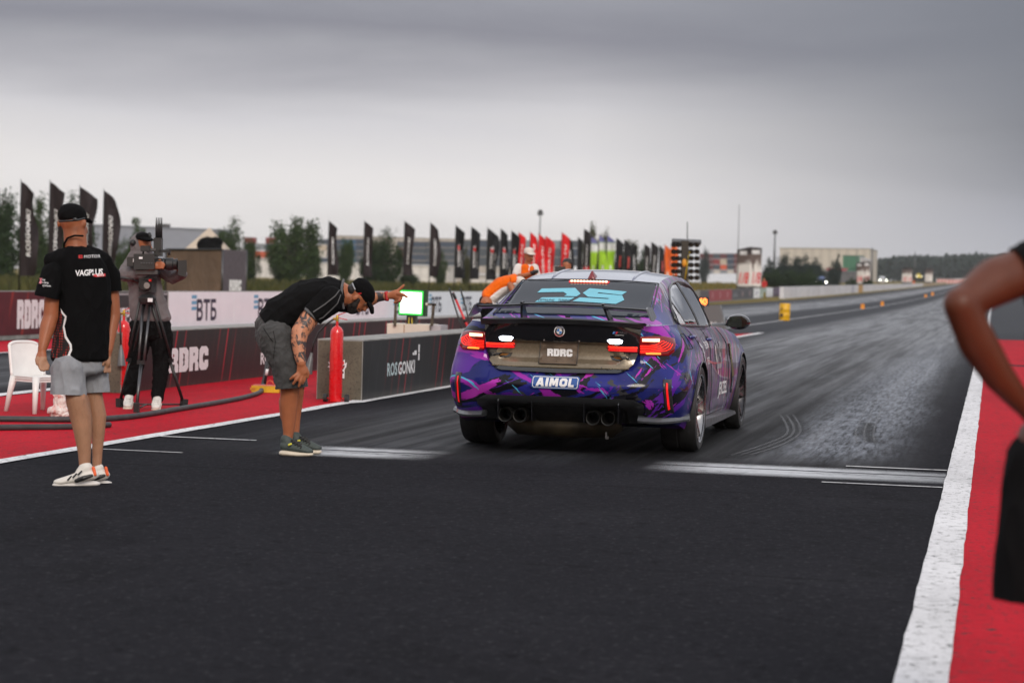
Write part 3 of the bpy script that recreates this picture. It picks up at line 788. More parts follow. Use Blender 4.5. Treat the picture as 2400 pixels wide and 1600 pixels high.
lt = glyphs('DETAILING    TUNING', .030, .0006, 0, 'CENTER')
cx0, cy0 = glass_px(258, 1167)
letters('lettering', lt, lambda x, y: S_TOP(cx0+x*.86, cy0+y*2.0, .0105), M_LETD, rg)
cw = outline_patch([(-.165, .128), (.165, .128), (.160, .093), (-.160, .093)], S_TOP, .012, .05, .01).build('brake_light', mat('brake_light_lens', (.35, .01, .01), .2, emit=(1, .02, .03), es=.7), car)
b = MB()
for i in range(12): b.ell(S_TOP(-.14+i*.0255, .110, .014), (.011, .016, .008), n=8)
b.build('led', glow('brake_bulb', (1, .62, .38), 4.5), cw, True)
b = MB(); b.hull([Vector((s*.036*a, .20+y, top(0, .25)-.02+z)) for s in (-1, 1) for a, y, z in ((1, 0, 0), (1, .16, .02), (.2, .03, .075), (.3, .0, .03), (.12, .05, .08), (.6, .12, .03))])
b.build('antenna', mat('red_antenna', (.16, .008, .015), .3, coat=.6), car, True, .006)

# side windows, mirrored
DLO = [(-.15, 1.03), (-.08, .985), (.5, .978), (1.2, .962), (1.92, .945), (1.78, 1.07), (1.58, 1.22), (1.42, 1.29), (1.2, 1.325), (.9, 1.335), (.6, 1.318), (.35, 1.275), (.1, 1.19), (-.08, 1.10)]
for s in (1, -1):
    mir = lambda P, s=s: (lambda u, v, o: Vector((P(u, v, o).x*s, P(u, v, o).y, P(u, v, o).z)))
    sw = outline_patch(DLO, mir(S_CAB), .004, .06, .006).build('side_window', M_SGLASS, car, True)
    for P in ([(.84, .965), (.93, .965), (.86, 1.33), (.78, 1.33)], [(.16, .975), (.19, .975), (.10, 1.195), (.07, 1.185)], [(1.66, .95), (1.69, .95), (1.5, 1.26), (1.48, 1.26)]):
        outline_patch(P, mir(S_CAB), .008, .05, .006).build('pillar_trim', M_BLACK, sw)
    b = MB(); m_ = mir(S_CAB)
    for i in range(len(DLO)):
        pass
    b.tube([m_(u, v, .006) for u, v in DLO]+[m_(*DLO[0], .006)], .010, 6); b.build('window_seal', M_CARBON, sw, True)
    if s > 0:
        st = outline_patch([(-.09, 1.0), (.14, .995), (.10, 1.07), (.05, 1.09), (.07, 1.15), (.0, 1.13), (-.03, 1.07)], mir(S_CAB), .009, .05).build('sticker', mat('pale_sticker', (.45, .47, .5), .5, var=.5, scale=50), sw)
# windscreen
outline_patch([(-.62, 2.0), (.62, 2.0), (.545, 1.52), (-.545, 1.52)], S_TOP, .006, .07, .006).build('windscreen', M_GLASS, car, True)

# boot lid: black panel with a hollow for the plate
def lidf(x, z, o=0.0):
    d = 0.0
    ax = abs(x)
    if z < .868:
        wv = max(0.0, min(1, (.40+(.868-z)*.55-ax)/.05)); hv = max(0, min(1, (z-.70)/.035))*max(0, min(1, (.862-z)/.012))
        d = .042*wv*hv
    e = .016 if .67 < z else .016+.01*min(1, (.67-z)/.02)
    return Vector((x, rear(x, z)-o-e+d, z))
LID = [(-.598, 1.0), (-.59, .90), (-.575, .78), (-.545, .70), (-.49, .65), (-.44, .636), (0, .628), (.45, .64), (.50, .655), (.555, .705), (.585, .78), (.60, .90), (.61, 1.0), (.35, 1.016), (0, 1.022), (-.35, 1.012)]
lid = outline_patch(LID, lidf, .0, .016, .045).build('boot_lid', [M_GLOSSB, M_SUNGLOW], car, True)
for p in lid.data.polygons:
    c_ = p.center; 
    if .672 < c_.z < .858 and abs(c_.x) < .41+(.868-c_.z)*.9: p.material_index = 1  # hollow tinted tan: the sun's reflection is painted here
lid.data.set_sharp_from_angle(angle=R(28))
for s in (-1, 1):                             # dark gills either side of the hollow
    outline_patch([(s*.375, .765), (s*.50, .762), (s*.53, .738), (s*.46, .728), (s*.39, .735)][::s], lidf, .004, .04, .004).build('gill', M_GLOSSB, lid)
    outline_patch([(s*.40, .758), (s*.45, .757), (s*.47, .742), (s*.41, .740)][::s], lidf, .007, .04, .003).build('gill_insert', mat('copper_trim', (.34, .16, .05), .35, .6), lid)
b = MB(); b.tube([lidf(x, z, .004) for x, z in ((-.52, .668), (-.3, .666), (0, .664), (.3, .667), (.53, .67))], .0045, 6); b.build('chrome_strip', mat('warm_trim', (.25, .2, .12), .3, .8), lid)
# spoiler lip
b = MB()
def lipf(u, v):
    x = -.625+1.25*u; z0 = 1.002+.022*(1-(x/.63)**2); y0 = rear(x, 1.0)
    pr = [(-.045, -.03), (-.075, .004), (-.07, .014), (.0, .012), (.09, .004), (.10, -.02)]
    i = min(int(v*5), 4); f = v*5-i; a, c_ = pr[i], pr[i+1]
    return Vector((x, y0+a[0]+(c_[0]-a[0])*f, z0+a[1]+(c_[1]-a[1])*f))
b.grid(lipf, 30, 5); b.build('boot_spoiler', M_CARBON, car, True, angle=40)
# badges and plate
rd = MB(); cR = lidf(0, .9375, .006); tilt = Matrix.Rotation(R(-4), 3, 'X')
def disc(r0, r1, o, n=40, a0=0, a1=2*math.pi):
    b = MB(); V = []
    for i in range(n+1):
        a = a0+(a1-a0)*i/n; V.append([b.bm.verts.new(cR+Vector((r*math.cos(a), -o, r*math.sin(a)))) for r in (r0, r1)])
    for p, q in zip(V, V[1:]): b.face([p[0], p[1], q[1], q[0]])
    return b
rn = disc(0.001, .041, .002).build('roundel', mat('pale_badge', (.65, .66, .68), .3, .3), lid)
disc(.022, .033, .0035).build('ring', M_GLOSSB, rn)
disc(.0345, .039, .0035, 20, R(200), R(320)).build('ring', mat('badge_red', (.5, .02, .03), .4), rn); disc(.0345, .039, .0035, 20, R(20), R(130)).build('ring', mat('badge_navy', (.02, .03, .12), .4), rn)
for a in (90, 270): disc(.001, .020, .004, 10, R(a), R(a+90)).build('quarter', mat('badge_blue', (.03, .16, .45), .4), rn)
letters('lettering', glyphs('BMW', .017, .0008, spacing=1.25), lambda x, y: cR+Vector((math.sin(x/.028)*.0275, -.005, math.cos(x/.028)*.0275+y*math.cos(x/.028))), M_LETW, rn)
bd = MB(); bd.prism([(.395, .93), (.50, .93), (.515, .945), (.41, .945)], lambda x, z: lidf(x, z, .006), lambda x, z: lidf(x, z, .001))
bd = bd.build('badge', M_GLOSSB, lid)
for i, c_ in enumerate(((.1, .3, .7), (.02, .04, .2), (.6, .02, .03))):
    b = MB(); b.prism([(.40+i*.011, .931), (.411+i*.011, .931), (.419+i*.011, .947), (.408+i*.011, .947)], lambda x, z: lidf(x, z, .009), lambda x, z: lidf(x, z, .004)); b.build('stripe', mat('badge_stripe', c_, .4), bd)
letters('lettering', glyphs('M3', .026, .002, .3), lambda x, y: lidf(.457+x, .940+y, .009), M_LETD if False else mat('badge_letter', (.10, .10, .11), .4, .6), bd)
letters('lettering', glyphs('COMPETITION', .0095, .0006, .2), lambda x, y: lidf(.45+x, .921+y, .008), M_LETW, bd)
npl = outline_patch([(-.15, .853), (.14, .853), (.137, .693), (-.155, .693)], lidf, .008, .04, .006).build('number_plate', M_PLATE, lid, False)
letters('lettering', rdrc(.062), lambda x, y: lidf(-.006+x*1.15, .776+y*.9, .012), M_LETW, npl)
bf = MB()
for a, c_ in (((-.15, .853), (.14, .853)), ((.14, .853), (.137, .693)), ((.137, .693), (-.155, .693)), ((-.155, .693), (-.15, .853))): bf.tube([lidf(*a, .012), lidf(*c_, .012)], .003, 6)
bf.build('plate_frame', mat('plate_edge', (.03, .028, .026), .4), npl)
b = MB()
for x in (-.12, .15): b.lathe([(.005, 0), (.005, .006)], lidf(x, .868, .006), 'Y', 10)
b.build('screw', M_STEEL, lid)

# tail lights
for s in (-1, 1):
    q = lambda L: [(s*x, z) for x, z in L]
    OUT = q([(.595, .912), (.66, .920), (.76, .920), (.825, .905), (.838, .86), (.832, .80), (.80, .775), (.70, .772), (.60, .776), (.59, .80)])
    tl = outline_patch(OUT, S_REAR, .012, .03, .02).build('tail_light', M_LENS, car, True)
    outline_patch(q([(.615, .900), (.735, .902), (.735, .878), (.615, .878)]), S_REAR, .018, .03, .006).build('light_bar', M_LHOT, tl)
    outline_patch(q([(.640, .797), (.745, .795), (.748, .783), (.645, .783)]), S_REAR, .018, .03, .006).build('light_bar', M_LORG, tl)
    b = MB()
    for i in range(5):
        z0 = .858-i*.0125; e = .765+.014*i
        b.tube([S_REAR(s*x, z, .017) for x, z in ((.602, z0-.012), (.66, z0-.012), (.70, z0-.006), (e-.04, z0+.004), (e-.015, z0+.026-i*.002), (e, .885-i*.006))], .0022, 5)
    b.build('light_line', M_LRED, tl)
    il = outline_patch(q([(.585, .84), (.585, .795), (.365, .797), (.345, .828), (.40, .833)]), lidf, .004, .03, .006).build('tail_light', M_LENS, lid, True)
    for z0, m_, h in ((.829, M_LRED, .006), (.817, M_LDIM, .004), (.805, M_LDIM, .004)):
        outline_patch(q([(.58, z0+h), (.58, z0-h), (.365, z0-h), (.358, z0+h)]), lidf, .009, .04, .003).build('light_bar', m_, il)
    outline_patch(q([(.36, .878), (.375, .888), (.45, .890), (.475, .880), (.468, .862), (.45, .854), (.38, .855)]), lidf, .005, .03, .004).build('reverse_light', M_LWHT, lid)
    # corner reflector in its black slot
    outline_patch(q([(.775, .60), (.835, .60), (.845, .34), (.79, .34)]), S_REAR, .004, .04, .004).build('reflector_slot', M_CARBON, car, True)
    outline_patch(q([(.800, .575), (.812, .570), (.822, .372), (.808, .365)]), S_REAR, .012, .04, .008).build('reflector', glow('reflector_glow', (.75, .01, .012), .55), car)  # own glow stands in for light thrown back by the reflector
# bumper sticker
sk = outline_patch([(-.185, .604), (.16, .604), (.172, .59), (.168, .52), (.155, .507), (-.185, .507), (-.196, .52), (-.196, .59)], S_REAR, .010, .02, .008).build('bumper_sticker', M_BLUV, car)
bo = [(-.178, .598), (.152, .598), (.162, .588), (.159, .524), (.150, .514), (-.178, .514), (-.187, .524), (-.187, .588)]
bi = [(x*.972-.0005, .556+(z-.556)*.90) for x, z in bo]
outline_patch(bo, S_REAR, .0115, .02, holes=[bi]).build('border', M_LETW, sk)
letters('lettering', aimol(.064), lambda x, y: S_REAR(-.014+x*1.10+y*.08, .557+y, .0135), M_LETW, sk, 3)
# bumper crease, lower diffuser
df = MB()
DF = [(-.56, .443), (0, .450), (.56, .443), (.64, .405), (.645, .285), (.60, .25), (-.60, .25), (-.645, .285), (-.64, .405)]
def dif(x, z, o):
    d = .0 if z > .40 else min(.10, (.40-z)*.9)
    if z < .37 and abs(x) < .50: d += .05
    return Vector((x, rear(x, z)-.028-o+d, z))
dfo = outline_patch(DF, dif, 0, .03, .05).build('diffuser', M_CARBON, car, True, angle=35)
for x in (-.455, -.195, .205, .465):
    b = MB(); b.prism([(-1.035, .425), (-1.055, .40), (-1.04, .26), (-.9, .245), (-.85, .40)], lambda y, z: Vector((x-.004, y, z)), lambda y, z: Vector((x+.004, y, z))); b.build('fin', M_GLOSSB, dfo)
b = MB(); b.prism([(-.19, .385), (.20, .385), (.20, .245), (-.19, .245)], lambda x, z: dif(x, z, .03), lambda x, z: dif(x, z, -.03)); b.build('centre_panel', M_BLACK, dfo, False, .006)
for x in (-.405, -.29, .27, .385):
    b = MB(); b.lathe([(.040, .10), (.047, .0), (.052, -.004), (.054, .0), (.054, .16), (.03, .2)], (x, -1.03, .297), 'Y', 28, cap=False); b.build('exhaust_pipe', M_EXH, car, True, angle=40)
b = MB(); b.tube([(-.42, -.72, .25), (-.36, -.72, .215), (0, -.74, .205), (.36, -.72, .215), (.42, -.72, .25)], [.06, .085, .09, .085, .06], 16); b.build('silencer', M_MUFF, car, True)
b = MB(); b.tube([(.36, -.95, .19), (.36, -.95, .15)], .008, 8); b.bar((.36, -.97, .15), (.385, -.97, .15), .02); b.build('tow_bracket', M_DSTEEL, car)
tw = MB(); tw.grid(lambda u, v: S_REAR(.40+.11*u, .49-.06*v, .0015), 4, 4); tw.build('tow_cover', M_LIV, body, True)
b = MB()
for pth in ([(.40, .49), (.51, .49), (.512, .44)], [(.40, .49), (.396, .44)]): b.tube([S_REAR(x, z, .003) for x, z in pth], .0014, 5)
b.build('panel_gap', M_CDARK, body)
for s in (-1, 1):                             # lower corner winglets
    b = MB(); V0 = []
    for i in range(9):
        t = i/8; x = .60+.30*t; yy = rear(min(x, .86), .31)-.035 + (0.22*t**3); V0.append((s*(x+.03*t), yy, .30-.01*math.sin(t*3)))
    for dz, dy in ((.0, -.02),):
        rows = [[b.bm.verts.new((x, y+dy, z+.012)), b.bm.verts.new((x, y-.05, z-.012)), b.bm.verts.new((x, y-.035, z-.028)), b.bm.verts.new((x-s*.01, y+.09, z-.03)), b.bm.verts.new((x-s*.02, y+.10, z+.025))] for x, y, z in V0]
        for p, q_ in zip(rows, rows[1:]):
            for i in range(5): b.face([p[i], p[(i+1) % 5], q_[(i+1) % 5], q_[i]])
        b.face(rows[0]); b.face(rows[-1])
    b.build('winglet', M_GREYTRIM, car, False)
    b = MB(); b.prism([(-.25+.62, .24), (2.42, .20), (2.5, .17), (.42, .17)], lambda y, z: Vector((s*(side(y, .22)+.055-.0), y, z-.01)), lambda y, z: Vector((s*(side(y, .22)-.05), y, z+.012))); b.build('side_skirt', M_GREYTRIM, car, False, .006)

# rear wing
wg = MB(); zz_ = lambda x: 1.122-.018*(abs(x)/.66)**2+(.006 if abs(x) < .31 else 0)
def wing(u, v):
    x = -.655+1.31*u; ax = abs(x); kx = max(0, min(1, (.42-ax)/.10))
    c_ = .15+.02*kx; y0 = -.86-.01*kx
    a = 2*math.pi*v; return Vector((x, y0+c_/2-.06+c_/2*math.cos(a)*-1-.05, zz_(x)+.012*math.sin(a)*(1.0)+.010*math.cos(a)+.004*kx))
wg.grid(wing, 44, 16); wgo = wg.build('rear_wing', M_CARBON, car, True, weld=True)
for s in (-1, 1):
    b = MB(); pl_ = [(-1.04, 1.12), (-1.06, 1.035), (-.98, 1.03), (-.76, 1.06), (-.78, 1.13), (-.98, 1.135)]
    b.prism(pl_, lambda y, z: Vector((s*(.652+(1.12-z)*.45), y, z)), lambda y, z: Vector((s*(.664+(1.12-z)*.45), y, z))); b.build('end_plate', M_CARBON if s < 0 else M_GREYTRIM, wgo, False, .003)
    b = MB(); b.prism([(-.80, 1.0), (-.62, 1.0), (-.70, 1.05), (-.80, 1.10), (-.92, 1.155), (-.98, 1.15), (-.93, 1.11), (-.88, 1.06)], lambda y, z: Vector((s*(.335-(z-1.0)*.22), y, z)), lambda y, z: Vector((s*(.352-(z-1.0)*.22), y, z))); b.build('strut', M_CARBON, wgo, False, .003)
b = MB(); b.box((.02, -.83, 1.045), (.035, .02, .015)); b.build('lock_button', M_BLACK, car)

# wheels
def wheel(x, y, wdt, r_=.340):
    s = 1 if x > 0 else -1
    w_ = thing('wheel', None, None) if False else None
    hub = MB(); n = 64; rr_ = .262
    prof = [(rr_, -wdt*.46), (r_-.045, -wdt*.5), (r_-.018, -wdt*.48), (r_-.004, -wdt*.40), (r_, -wdt*.25), (r_, -.012), (r_-.006, -.008), (r_-.006, .008), (r_, .012), (r_, wdt*.25), (r_-.004, wdt*.40), (r_-.018, wdt*.48), (r_-.045, wdt*.5), (rr_, wdt*.46)]
    hub.lathe(prof, (0, 0, 0), 'X', n, cap=False)
    ob = hub.build('wheel', M_TYRE, car, True, angle=38); ob.location = (x, y, r_)
    rim = MB(); f = s
    rim.lathe([(.262, -wdt*.46), (.245, -wdt*.40), (.238, 0), (.248, wdt*.40*1), (.266, wdt*.47), (.270, wdt*.485), (.268, wdt*.49), (.255, wdt*.47)] if f > 0 else
              [(.262, wdt*.46), (.245, wdt*.40), (.238, 0), (.248, -wdt*.40), (.266, -wdt*.47), (.270, -wdt*.485), (.268, -wdt*.49), (.255, -wdt*.47)], (0, 0, 0), 'X', n, cap=False)
    rim.lathe([(.23, -f*.05), (.05, -f*.05)], (0, 0, 0), 'X', 32)
    ri = rim.build('rim', M_RIM if y < 1 else M_RIMD, ob, True, angle=40)
    sp = MB(); xo = f*wdt*.44
    for i in range(10):
        a = 2*math.pi*(i//2)/5+(.19 if i % 2 else -.19); a2 = 2*math.pi*(i//2)/5+(.08 if i % 2 else -.08)
        p0 = Vector((xo-f*.03, .05*math.cos(a2), .05*math.sin(a2))); p1 = Vector((xo, .255*math.cos(a), .255*math.sin(a)))
        t = (p1-p0).normalized(); sd = Vector((1, 0, 0)).cross(t).normalized()
        sp.hull([p0+sd*.018, p0-sd*.018, p0+sd*.014-Vector((f*.045, 0, 0)), p0-sd*.014-Vector((f*.045, 0, 0)), p1+sd*.011, p1-sd*.011, p1+sd*.016-Vector((f*.03, 0, 0)), p1-sd*.016-Vector((f*.03, 0, 0))])
    sp.build('spoke', M_RIM if y < 1 else M_RIMD, ri, False, .002)
    hc = MB(); hc.lathe([(.055, xo-f*.07), (.055, xo-f*.025), (.035, xo-f*.015), (.033, xo-f*.012)], (0, 0, 0), 'X', 24); hc.build('hub', M_BLACK, ri, True, angle=40)
    bd_ = MB(); bd_.lathe([(.19, xo-f*.115), (.19, xo-f*.095)], (0, 0, 0), 'X', 40); bd_.build('brake_disc', M_DSTEEL, ob, False)
    return ob
wheel(.805, 0, .285); wheel(-.805, 0, .285); wheel(.808, 2.857, .275, .338); wheel(-.808, 2.857, .275, .338)
for sx in (-1, 1):
    for y0, r_ in ((0, .372), (2.857, .368)):
        b = MB()
        def arch(u, v, sx=sx, y0=y0, r_=r_):
            a = R(-12)+R(204)*u; yy = y0+(r_+.006*math.cos(2*math.pi*v))*math.cos(a); z = .335+(r_+.006*math.cos(2*math.pi*v))*math.sin(a)
            return Vector((sx*(side(yy, max(.2, z))+.004+.006*math.sin(2*math.pi*v)), yy, z))
        b.grid(arch, 40, 6); b.build('arch_lip', M_CARBON, car, True)

# mirrors, handles, flap, doors
for s in (1, -1):
    b = MB(); b.ell((s*1.02, 1.72, 1.0), (.105, .085, .068), n=20); b.hull([Vector((s*x, y, z)) for x, y, z in ((.80, 1.62, .965), (.80, 1.74, .965), (.94, 1.70, .965), (.94, 1.72, .99), (.80, 1.66, .985), (.80, 1.72, .985))])
    mo = b.build('door_mirror', M_GLOSSB, car, True, angle=45)
    b = MB(); b.prism([(.935, .96), (.955, 1.045), (1.06, 1.05), (1.105, 1.02), (1.10, .975), (1.06, .955)], lambda x, z: Vector((s*x, 1.632+.10*(x-1.02)**2, z)), lambda x, z: Vector((s*x, 1.66, z))); b.build('mirror_glass', M_MIRG, mo, False, .003)
    for y0, z0 in ((-.10, .905), (1.0, .862)):
        b = MB(); b.tube([Vector((s*(side(y, z0)+o), y, z0)) for y, o in ((y0-.11, .002), (y0-.08, .028), (y0+.06, .03), (y0+.10, .006))], [.010, .014, .014, .010], 8); h = b.build('door_handle', mat('handle_blue', (.02, .03, .16), .2, coat=.8), car, True)
        b = MB(); b.ell((s*side(y0-.02, z0), y0-.02, z0), (.006, .075, .026), n=14); b.build('handle_recess', M_CDARK, h, True)
    m_ = lambda P, s=s: (lambda u, v, o: Vector((P(u, v, o).x*s, P(u, v, o).y, P(u, v, o).z)))
    b = MB(); sf = m_(S_SIDE)
    for pth in ([(.02, .97), (.06, .86), (.28, .70), (.42, .55), (.46, .30), (.48, .23)], [(.95, .96), (.98, .7), (1.0, .25)], [(1.98, .94), (2.06, .8), (2.1, .5), (2.08, .24)], [(.48, .235), (2.08, .235)], [(-.52, .93), (-.34, .935), (-.32, .82), (-.50, .815), (-.52, .93)]):
        dense = []
        for a, c_ in zip(pth, pth[1:]): dense += [(a[0]+(c_[0]-a[0])*t/6, a[1]+(c_[1]-a[1])*t/6) for t in range(6)]
        b.tube([sf(u, v, .0008) for u, v in dense+[pth[-1]]], .0035, 5)
    b.build('panel_gap', M_CDARK, body)
    b = MB(); b.prism([(2.16, .80), (2.22, .80), (2.30, .52), (2.27, .36), (2.22, .5)], lambda y, z: Vector((s*(side(y, z)+.012), y, z)), lambda y, z: Vector((s*(side(y, z)-.02), y, z))); b.build('fender_vent', M_GLOSSB, car, False, .003)
    if s > 0:
        def sl(cy_, cz_): return lambda x, y: Vector((side(cy_+x, max(.2, cz_+y))+.006, cy_+x, cz_+y))
        letters('lettering', glyphs('JEKZEL', .15, .004), sl(1.78, .42), M_LETW, body, 2)
        letters('lettering', glyphs('besolve\nsystem', .13, .004, .15), sl(.62, .77), M_LETW, body, 2)
        letters('lettering', glyphs('25', .32, .008, .25), sl(1.55, .70), mat('grey_lettering', (.26, .25, .29), .5), body, 2)
        for pts, m_c in (([(.25, .66), (.5, .69), (1.3, .645), (1.9, .64), (1.2, .665), (.5, .72)], (.5, .03, .06)), ([(1.35, .80), (1.42, .81), (1.50, .56), (1.46, .55)], (.7, .7, .72)), ([(.05, .84), (.15, .86), (.36, .60), (.32, .60)], (.6, .6, .66))):
            outline_patch(pts, S_SIDE, .004, .05).build('stripe', mat('side_stripe', m_c, .4, coat=.5), body)
# lamps at the front, bonnet line: out of sight from behind but part of the car
for s in (-1, 1):
    outline_patch([(s*.42, .66), (s*.70, .69), (s*.72, .62), (s*.45, .60)][::s], lambda x, z, o: Vector((x, yf(z)-LF+LF*(1-(min(.999, abs(x)/wid(2.9, z)))**2.6)**(1/2.6)+o, z)), .006, .04, .006).build('headlight', mat('headlight_lens', (.5, .52, .55), .1, coat=.8), car)
# ------------------------------------------------------------------ people: bodies moulded as one surface from tapered limbs
CAMR = Matrix((_r, _fw, _u)).transposed()          # columns: across, away, up as the camera sees them
SPH = []
for i in range(64):
    a = math.acos(1-2*(i+.5)/64); t = math.pi*(1+5**.5)*i; SPH.append(Vector((math.sin(a)*math.cos(t), math.sin(a)*math.sin(t), math.cos(a))))
class Clay:
    """limbs and masses given by (px, py, extra distance) relative to one standing distance"""
    def __init__(s, D): s.D = D; s.b = MB(); s.k = D/F_PX
    def P(s, p): return at(p[0], p[1], s.D+(p[2] if len(p) > 2 else 0))
    def limb(s, *pr):                               # (px, py, dd, radius in px)
        pr = [(s.P(q), q[3]*s.k) for q in pr]
        for (a, ra), (c, rc) in zip(pr, pr[1:]): s.b.hull([a+d*ra for d in SPH]+[c+d*rc for d in SPH])
        return s
    def mass(s, *sl):                               # (px, py, dd, half width px, half depth px, half height px[, turn])
        Q = []
        for q in sl:
            m = CAMR @ Matrix.Rotation(q[6] if len(q) > 6 else 0, 3, 'Z'); c = s.P(q)
            Q.append([c + m @ Vector((d.x*q[3]*s.k, d.y*q[4]*s.k, d.z*q[5]*s.k)) for d in SPH])
        if len(Q) == 1: s.b.hull(Q[0])
        for a, c in zip(Q, Q[1:]): s.b.hull(a+c)
        return s
    def oval(s, p, ax, r):                          # ax: 3 axes in (px right, px down, away); r: radii px
        c = s.P(p); A = [(CAMR @ Vector((a[0], a[2], -a[1]))).normalized() for a in ax]
        s.b.hull([c + A[0]*d.x*r[0]*s.k + A[1]*d.y*r[1]*s.k + A[2]*d.z*r[2]*s.k for d in SPH]); return s
    def done(s, name, m, parent, vox=.007, smooth=4, fold=0.0, fscale=(9, 9, 4), cuts=(), base=None, raw=False):
        base = base if base is not None else parent.matrix_basis.translation
        for v in s.b.bm.verts: v.co -= base
        me = s.b.mesh(name); o = link(name, me, parent, m)
        if not raw:
            modmesh(o, [('REMESH', dict(mode='VOXEL', voxel_size=vox)), ('SMOOTH', dict(factor=.6, iterations=smooth))])
            if fold:
                me = o.data; nn = [v.normal.copy() for v in me.vertices]
                for v, n in zip(me.vertices, nn):
                    c = v.co; q = Vector((c.x*fscale[0], c.y*fscale[1], c.z*fscale[2]))
                    w_ = mnoise.noise(q+Vector((mnoise.noise(q*.6)*1.5, 3, 0)))
                    r_ = 1-abs(mnoise.noise(q*1.7+Vector((5, 1, 2))))
                    v.co += n*fold*(w_*1.0+(r_**4-.35)*.7)
        if cuts:                                    # clean open hems
            bm = bmesh.new(); bm.from_mesh(o.data)
            for p, n, rad in cuts:
                c_ = s.P(p)-base; nn = (CAMR @ Vector((n[0], n[2] if len(n) > 2 else 0, -n[1]))).normalized()
                vs = {v for v in bm.verts if (v.co-c_).length < rad*s.k}
                fs = [f for f in bm.faces if any(v in vs for v in f.verts)]; es = {e for f in fs for e in f.edges}; vv = {v for f in fs for v in f.verts}
                bmesh.ops.bisect_plane(bm, geom=list(vv)+list(es)+fs, plane_co=c_, plane_no=nn, clear_outer=True)
            loose = [v for v in bm.verts if not v.link_faces]; bmesh.ops.delete(bm, geom=loose, context='VERTS')
            bm.to_mesh(o.data); bm.free()
        o.data.materials.clear(); o.data.materials.append(m)
        o.data.polygons.foreach_set('use_smooth', [True]*len(o.data.polygons))
        return o
def person(label, px, py, base=None, group=None, D=None):
    b = base if base is not None else onZ(px, py)
    return thing('person', label, 'person', b, 0, group), (D or depth_of(b))
def bvh_of(o):
    me = o.data; off = o.parent.matrix_basis.translation if o.parent else Vector()
    if o.parent and o.parent.parent: off = off+o.parent.parent.matrix_basis.translation
    return BVHTree.FromPolygons([v.co+off for v in me.vertices], [tuple(p.vertices) for p in me.polygons]), off
def decal(name, VF, f, target, m, lift=.004, root=None):
    """flat letters laid on a garment: f(x,y) gives the sight line (photo pixel), the letter sticks where it meets the cloth"""
    t, off = bvh_of(target); V = []; last = None
    for v in VF[0]:
        d = ray(*f(v.x, v.y)).normalized(); h = t.ray_cast(CAMP, d)
        p = h[0] if h[0] is not None else (last if last else CAMP+d*depth_of(off)); last = p
        V.append(p-d*lift-off-(0*d))
    me = bpy.data.meshes.new(name); me.from_pydata(V, [], VF[1]); me.update()
    return link(name, me, target if target.parent is None or target.parent.parent is None else target.parent, m)
def dense_poly(pl, step=4):
    out = []
    for i in range(len(pl)):
        a = Vector(pl[i]); b = Vector(pl[(i+1) % len(pl)]); k_ = max(1, int((b-a).length/step)); out += [a.lerp(b, j/k_) for j in range(k_)]
    n = len(out); xs = [p.x for p in out]; ys = [p.y for p in out]; pts = list(out)
    x = min(xs)+step/2
    while x < max(xs):
        y = min(ys)+step/2
        while y < max(ys): pts.append(Vector((x, y))); y += step
        x += step
    r = delaunay_2d_cdt(pts, [(i, (i+1) % n) for i in range(n)], [], 1, 1e-5)
    return [Vector((p.x, p.y, 0)) for p in r[0]], [tuple(t) for t in r[2]]
def hand(c, wrist, knuckle, up, spread, fingers, thumb, r=3.0):
    """palm from wrist to knuckles, five fingers as bent chains (px, py, dd, r)"""
    c.mass((*wrist, r*1.5, r*1.3, r*1.5), (*knuckle, r*2.6 if abs(up) < .5 else r*1.6, r*1.5, r*2.6 if abs(up) >= .5 else r*1.7))
    for fg in fingers+[thumb]: c.limb(*fg)

M_TEE = cloth('black_jersey', (.0035, .0035, .004), sheen=0); M_TEE2 = cloth('black_polo_cloth', (.005, .005, .0055), sheen=0)
M_GREYSH = cloth('grey_sweat_cloth', (.25, .26, .285), fold=6); M_DENIM = cloth('washed_black_denim', (.055, .055, .056), fold=7, var=.28)
M_HOOD = cloth('grey_hoodie_cloth', (.145, .128, .133)); M_PANT = cloth('black_trousers', (.005, .005, .0055), sheen=0)
M_CAP = cloth('black_cap_cloth', (.004, .004, .0045), sheen=0); M_CAPW = cloth('white_cap_cloth', (.62, .55, .50)); M_ORANGE = cloth('orange_vest_cloth', (.78, .13, .008), fold=5)
M_WCLOTH = cloth('white_cloth', (.66, .62, .60)); M_HAIR = mat('dark_hair', (.012, .009, .008), .55, bump=.6, bscale=220, var=.4)
M_BEARD = mat('dark_beard', (.014, .010, .009), .75, bump=.8, bscale=300, var=.4); M_STUB = skin_mat('shaven_skin', (.40, .20, .125), .2)
M_SHOEW = mat('white_trainer', (.62, .59, .55), .6, var=.12, bump=.1); M_SHOEG = mat('grey_green_trainer', (.05, .065, .062), .7, bump=.3, bscale=260); M_SOLE = mat('cream_sole', (.62, .55, .45), .6)
M_LACE = mat('shoe_lace', (.02, .02, .02), .8)

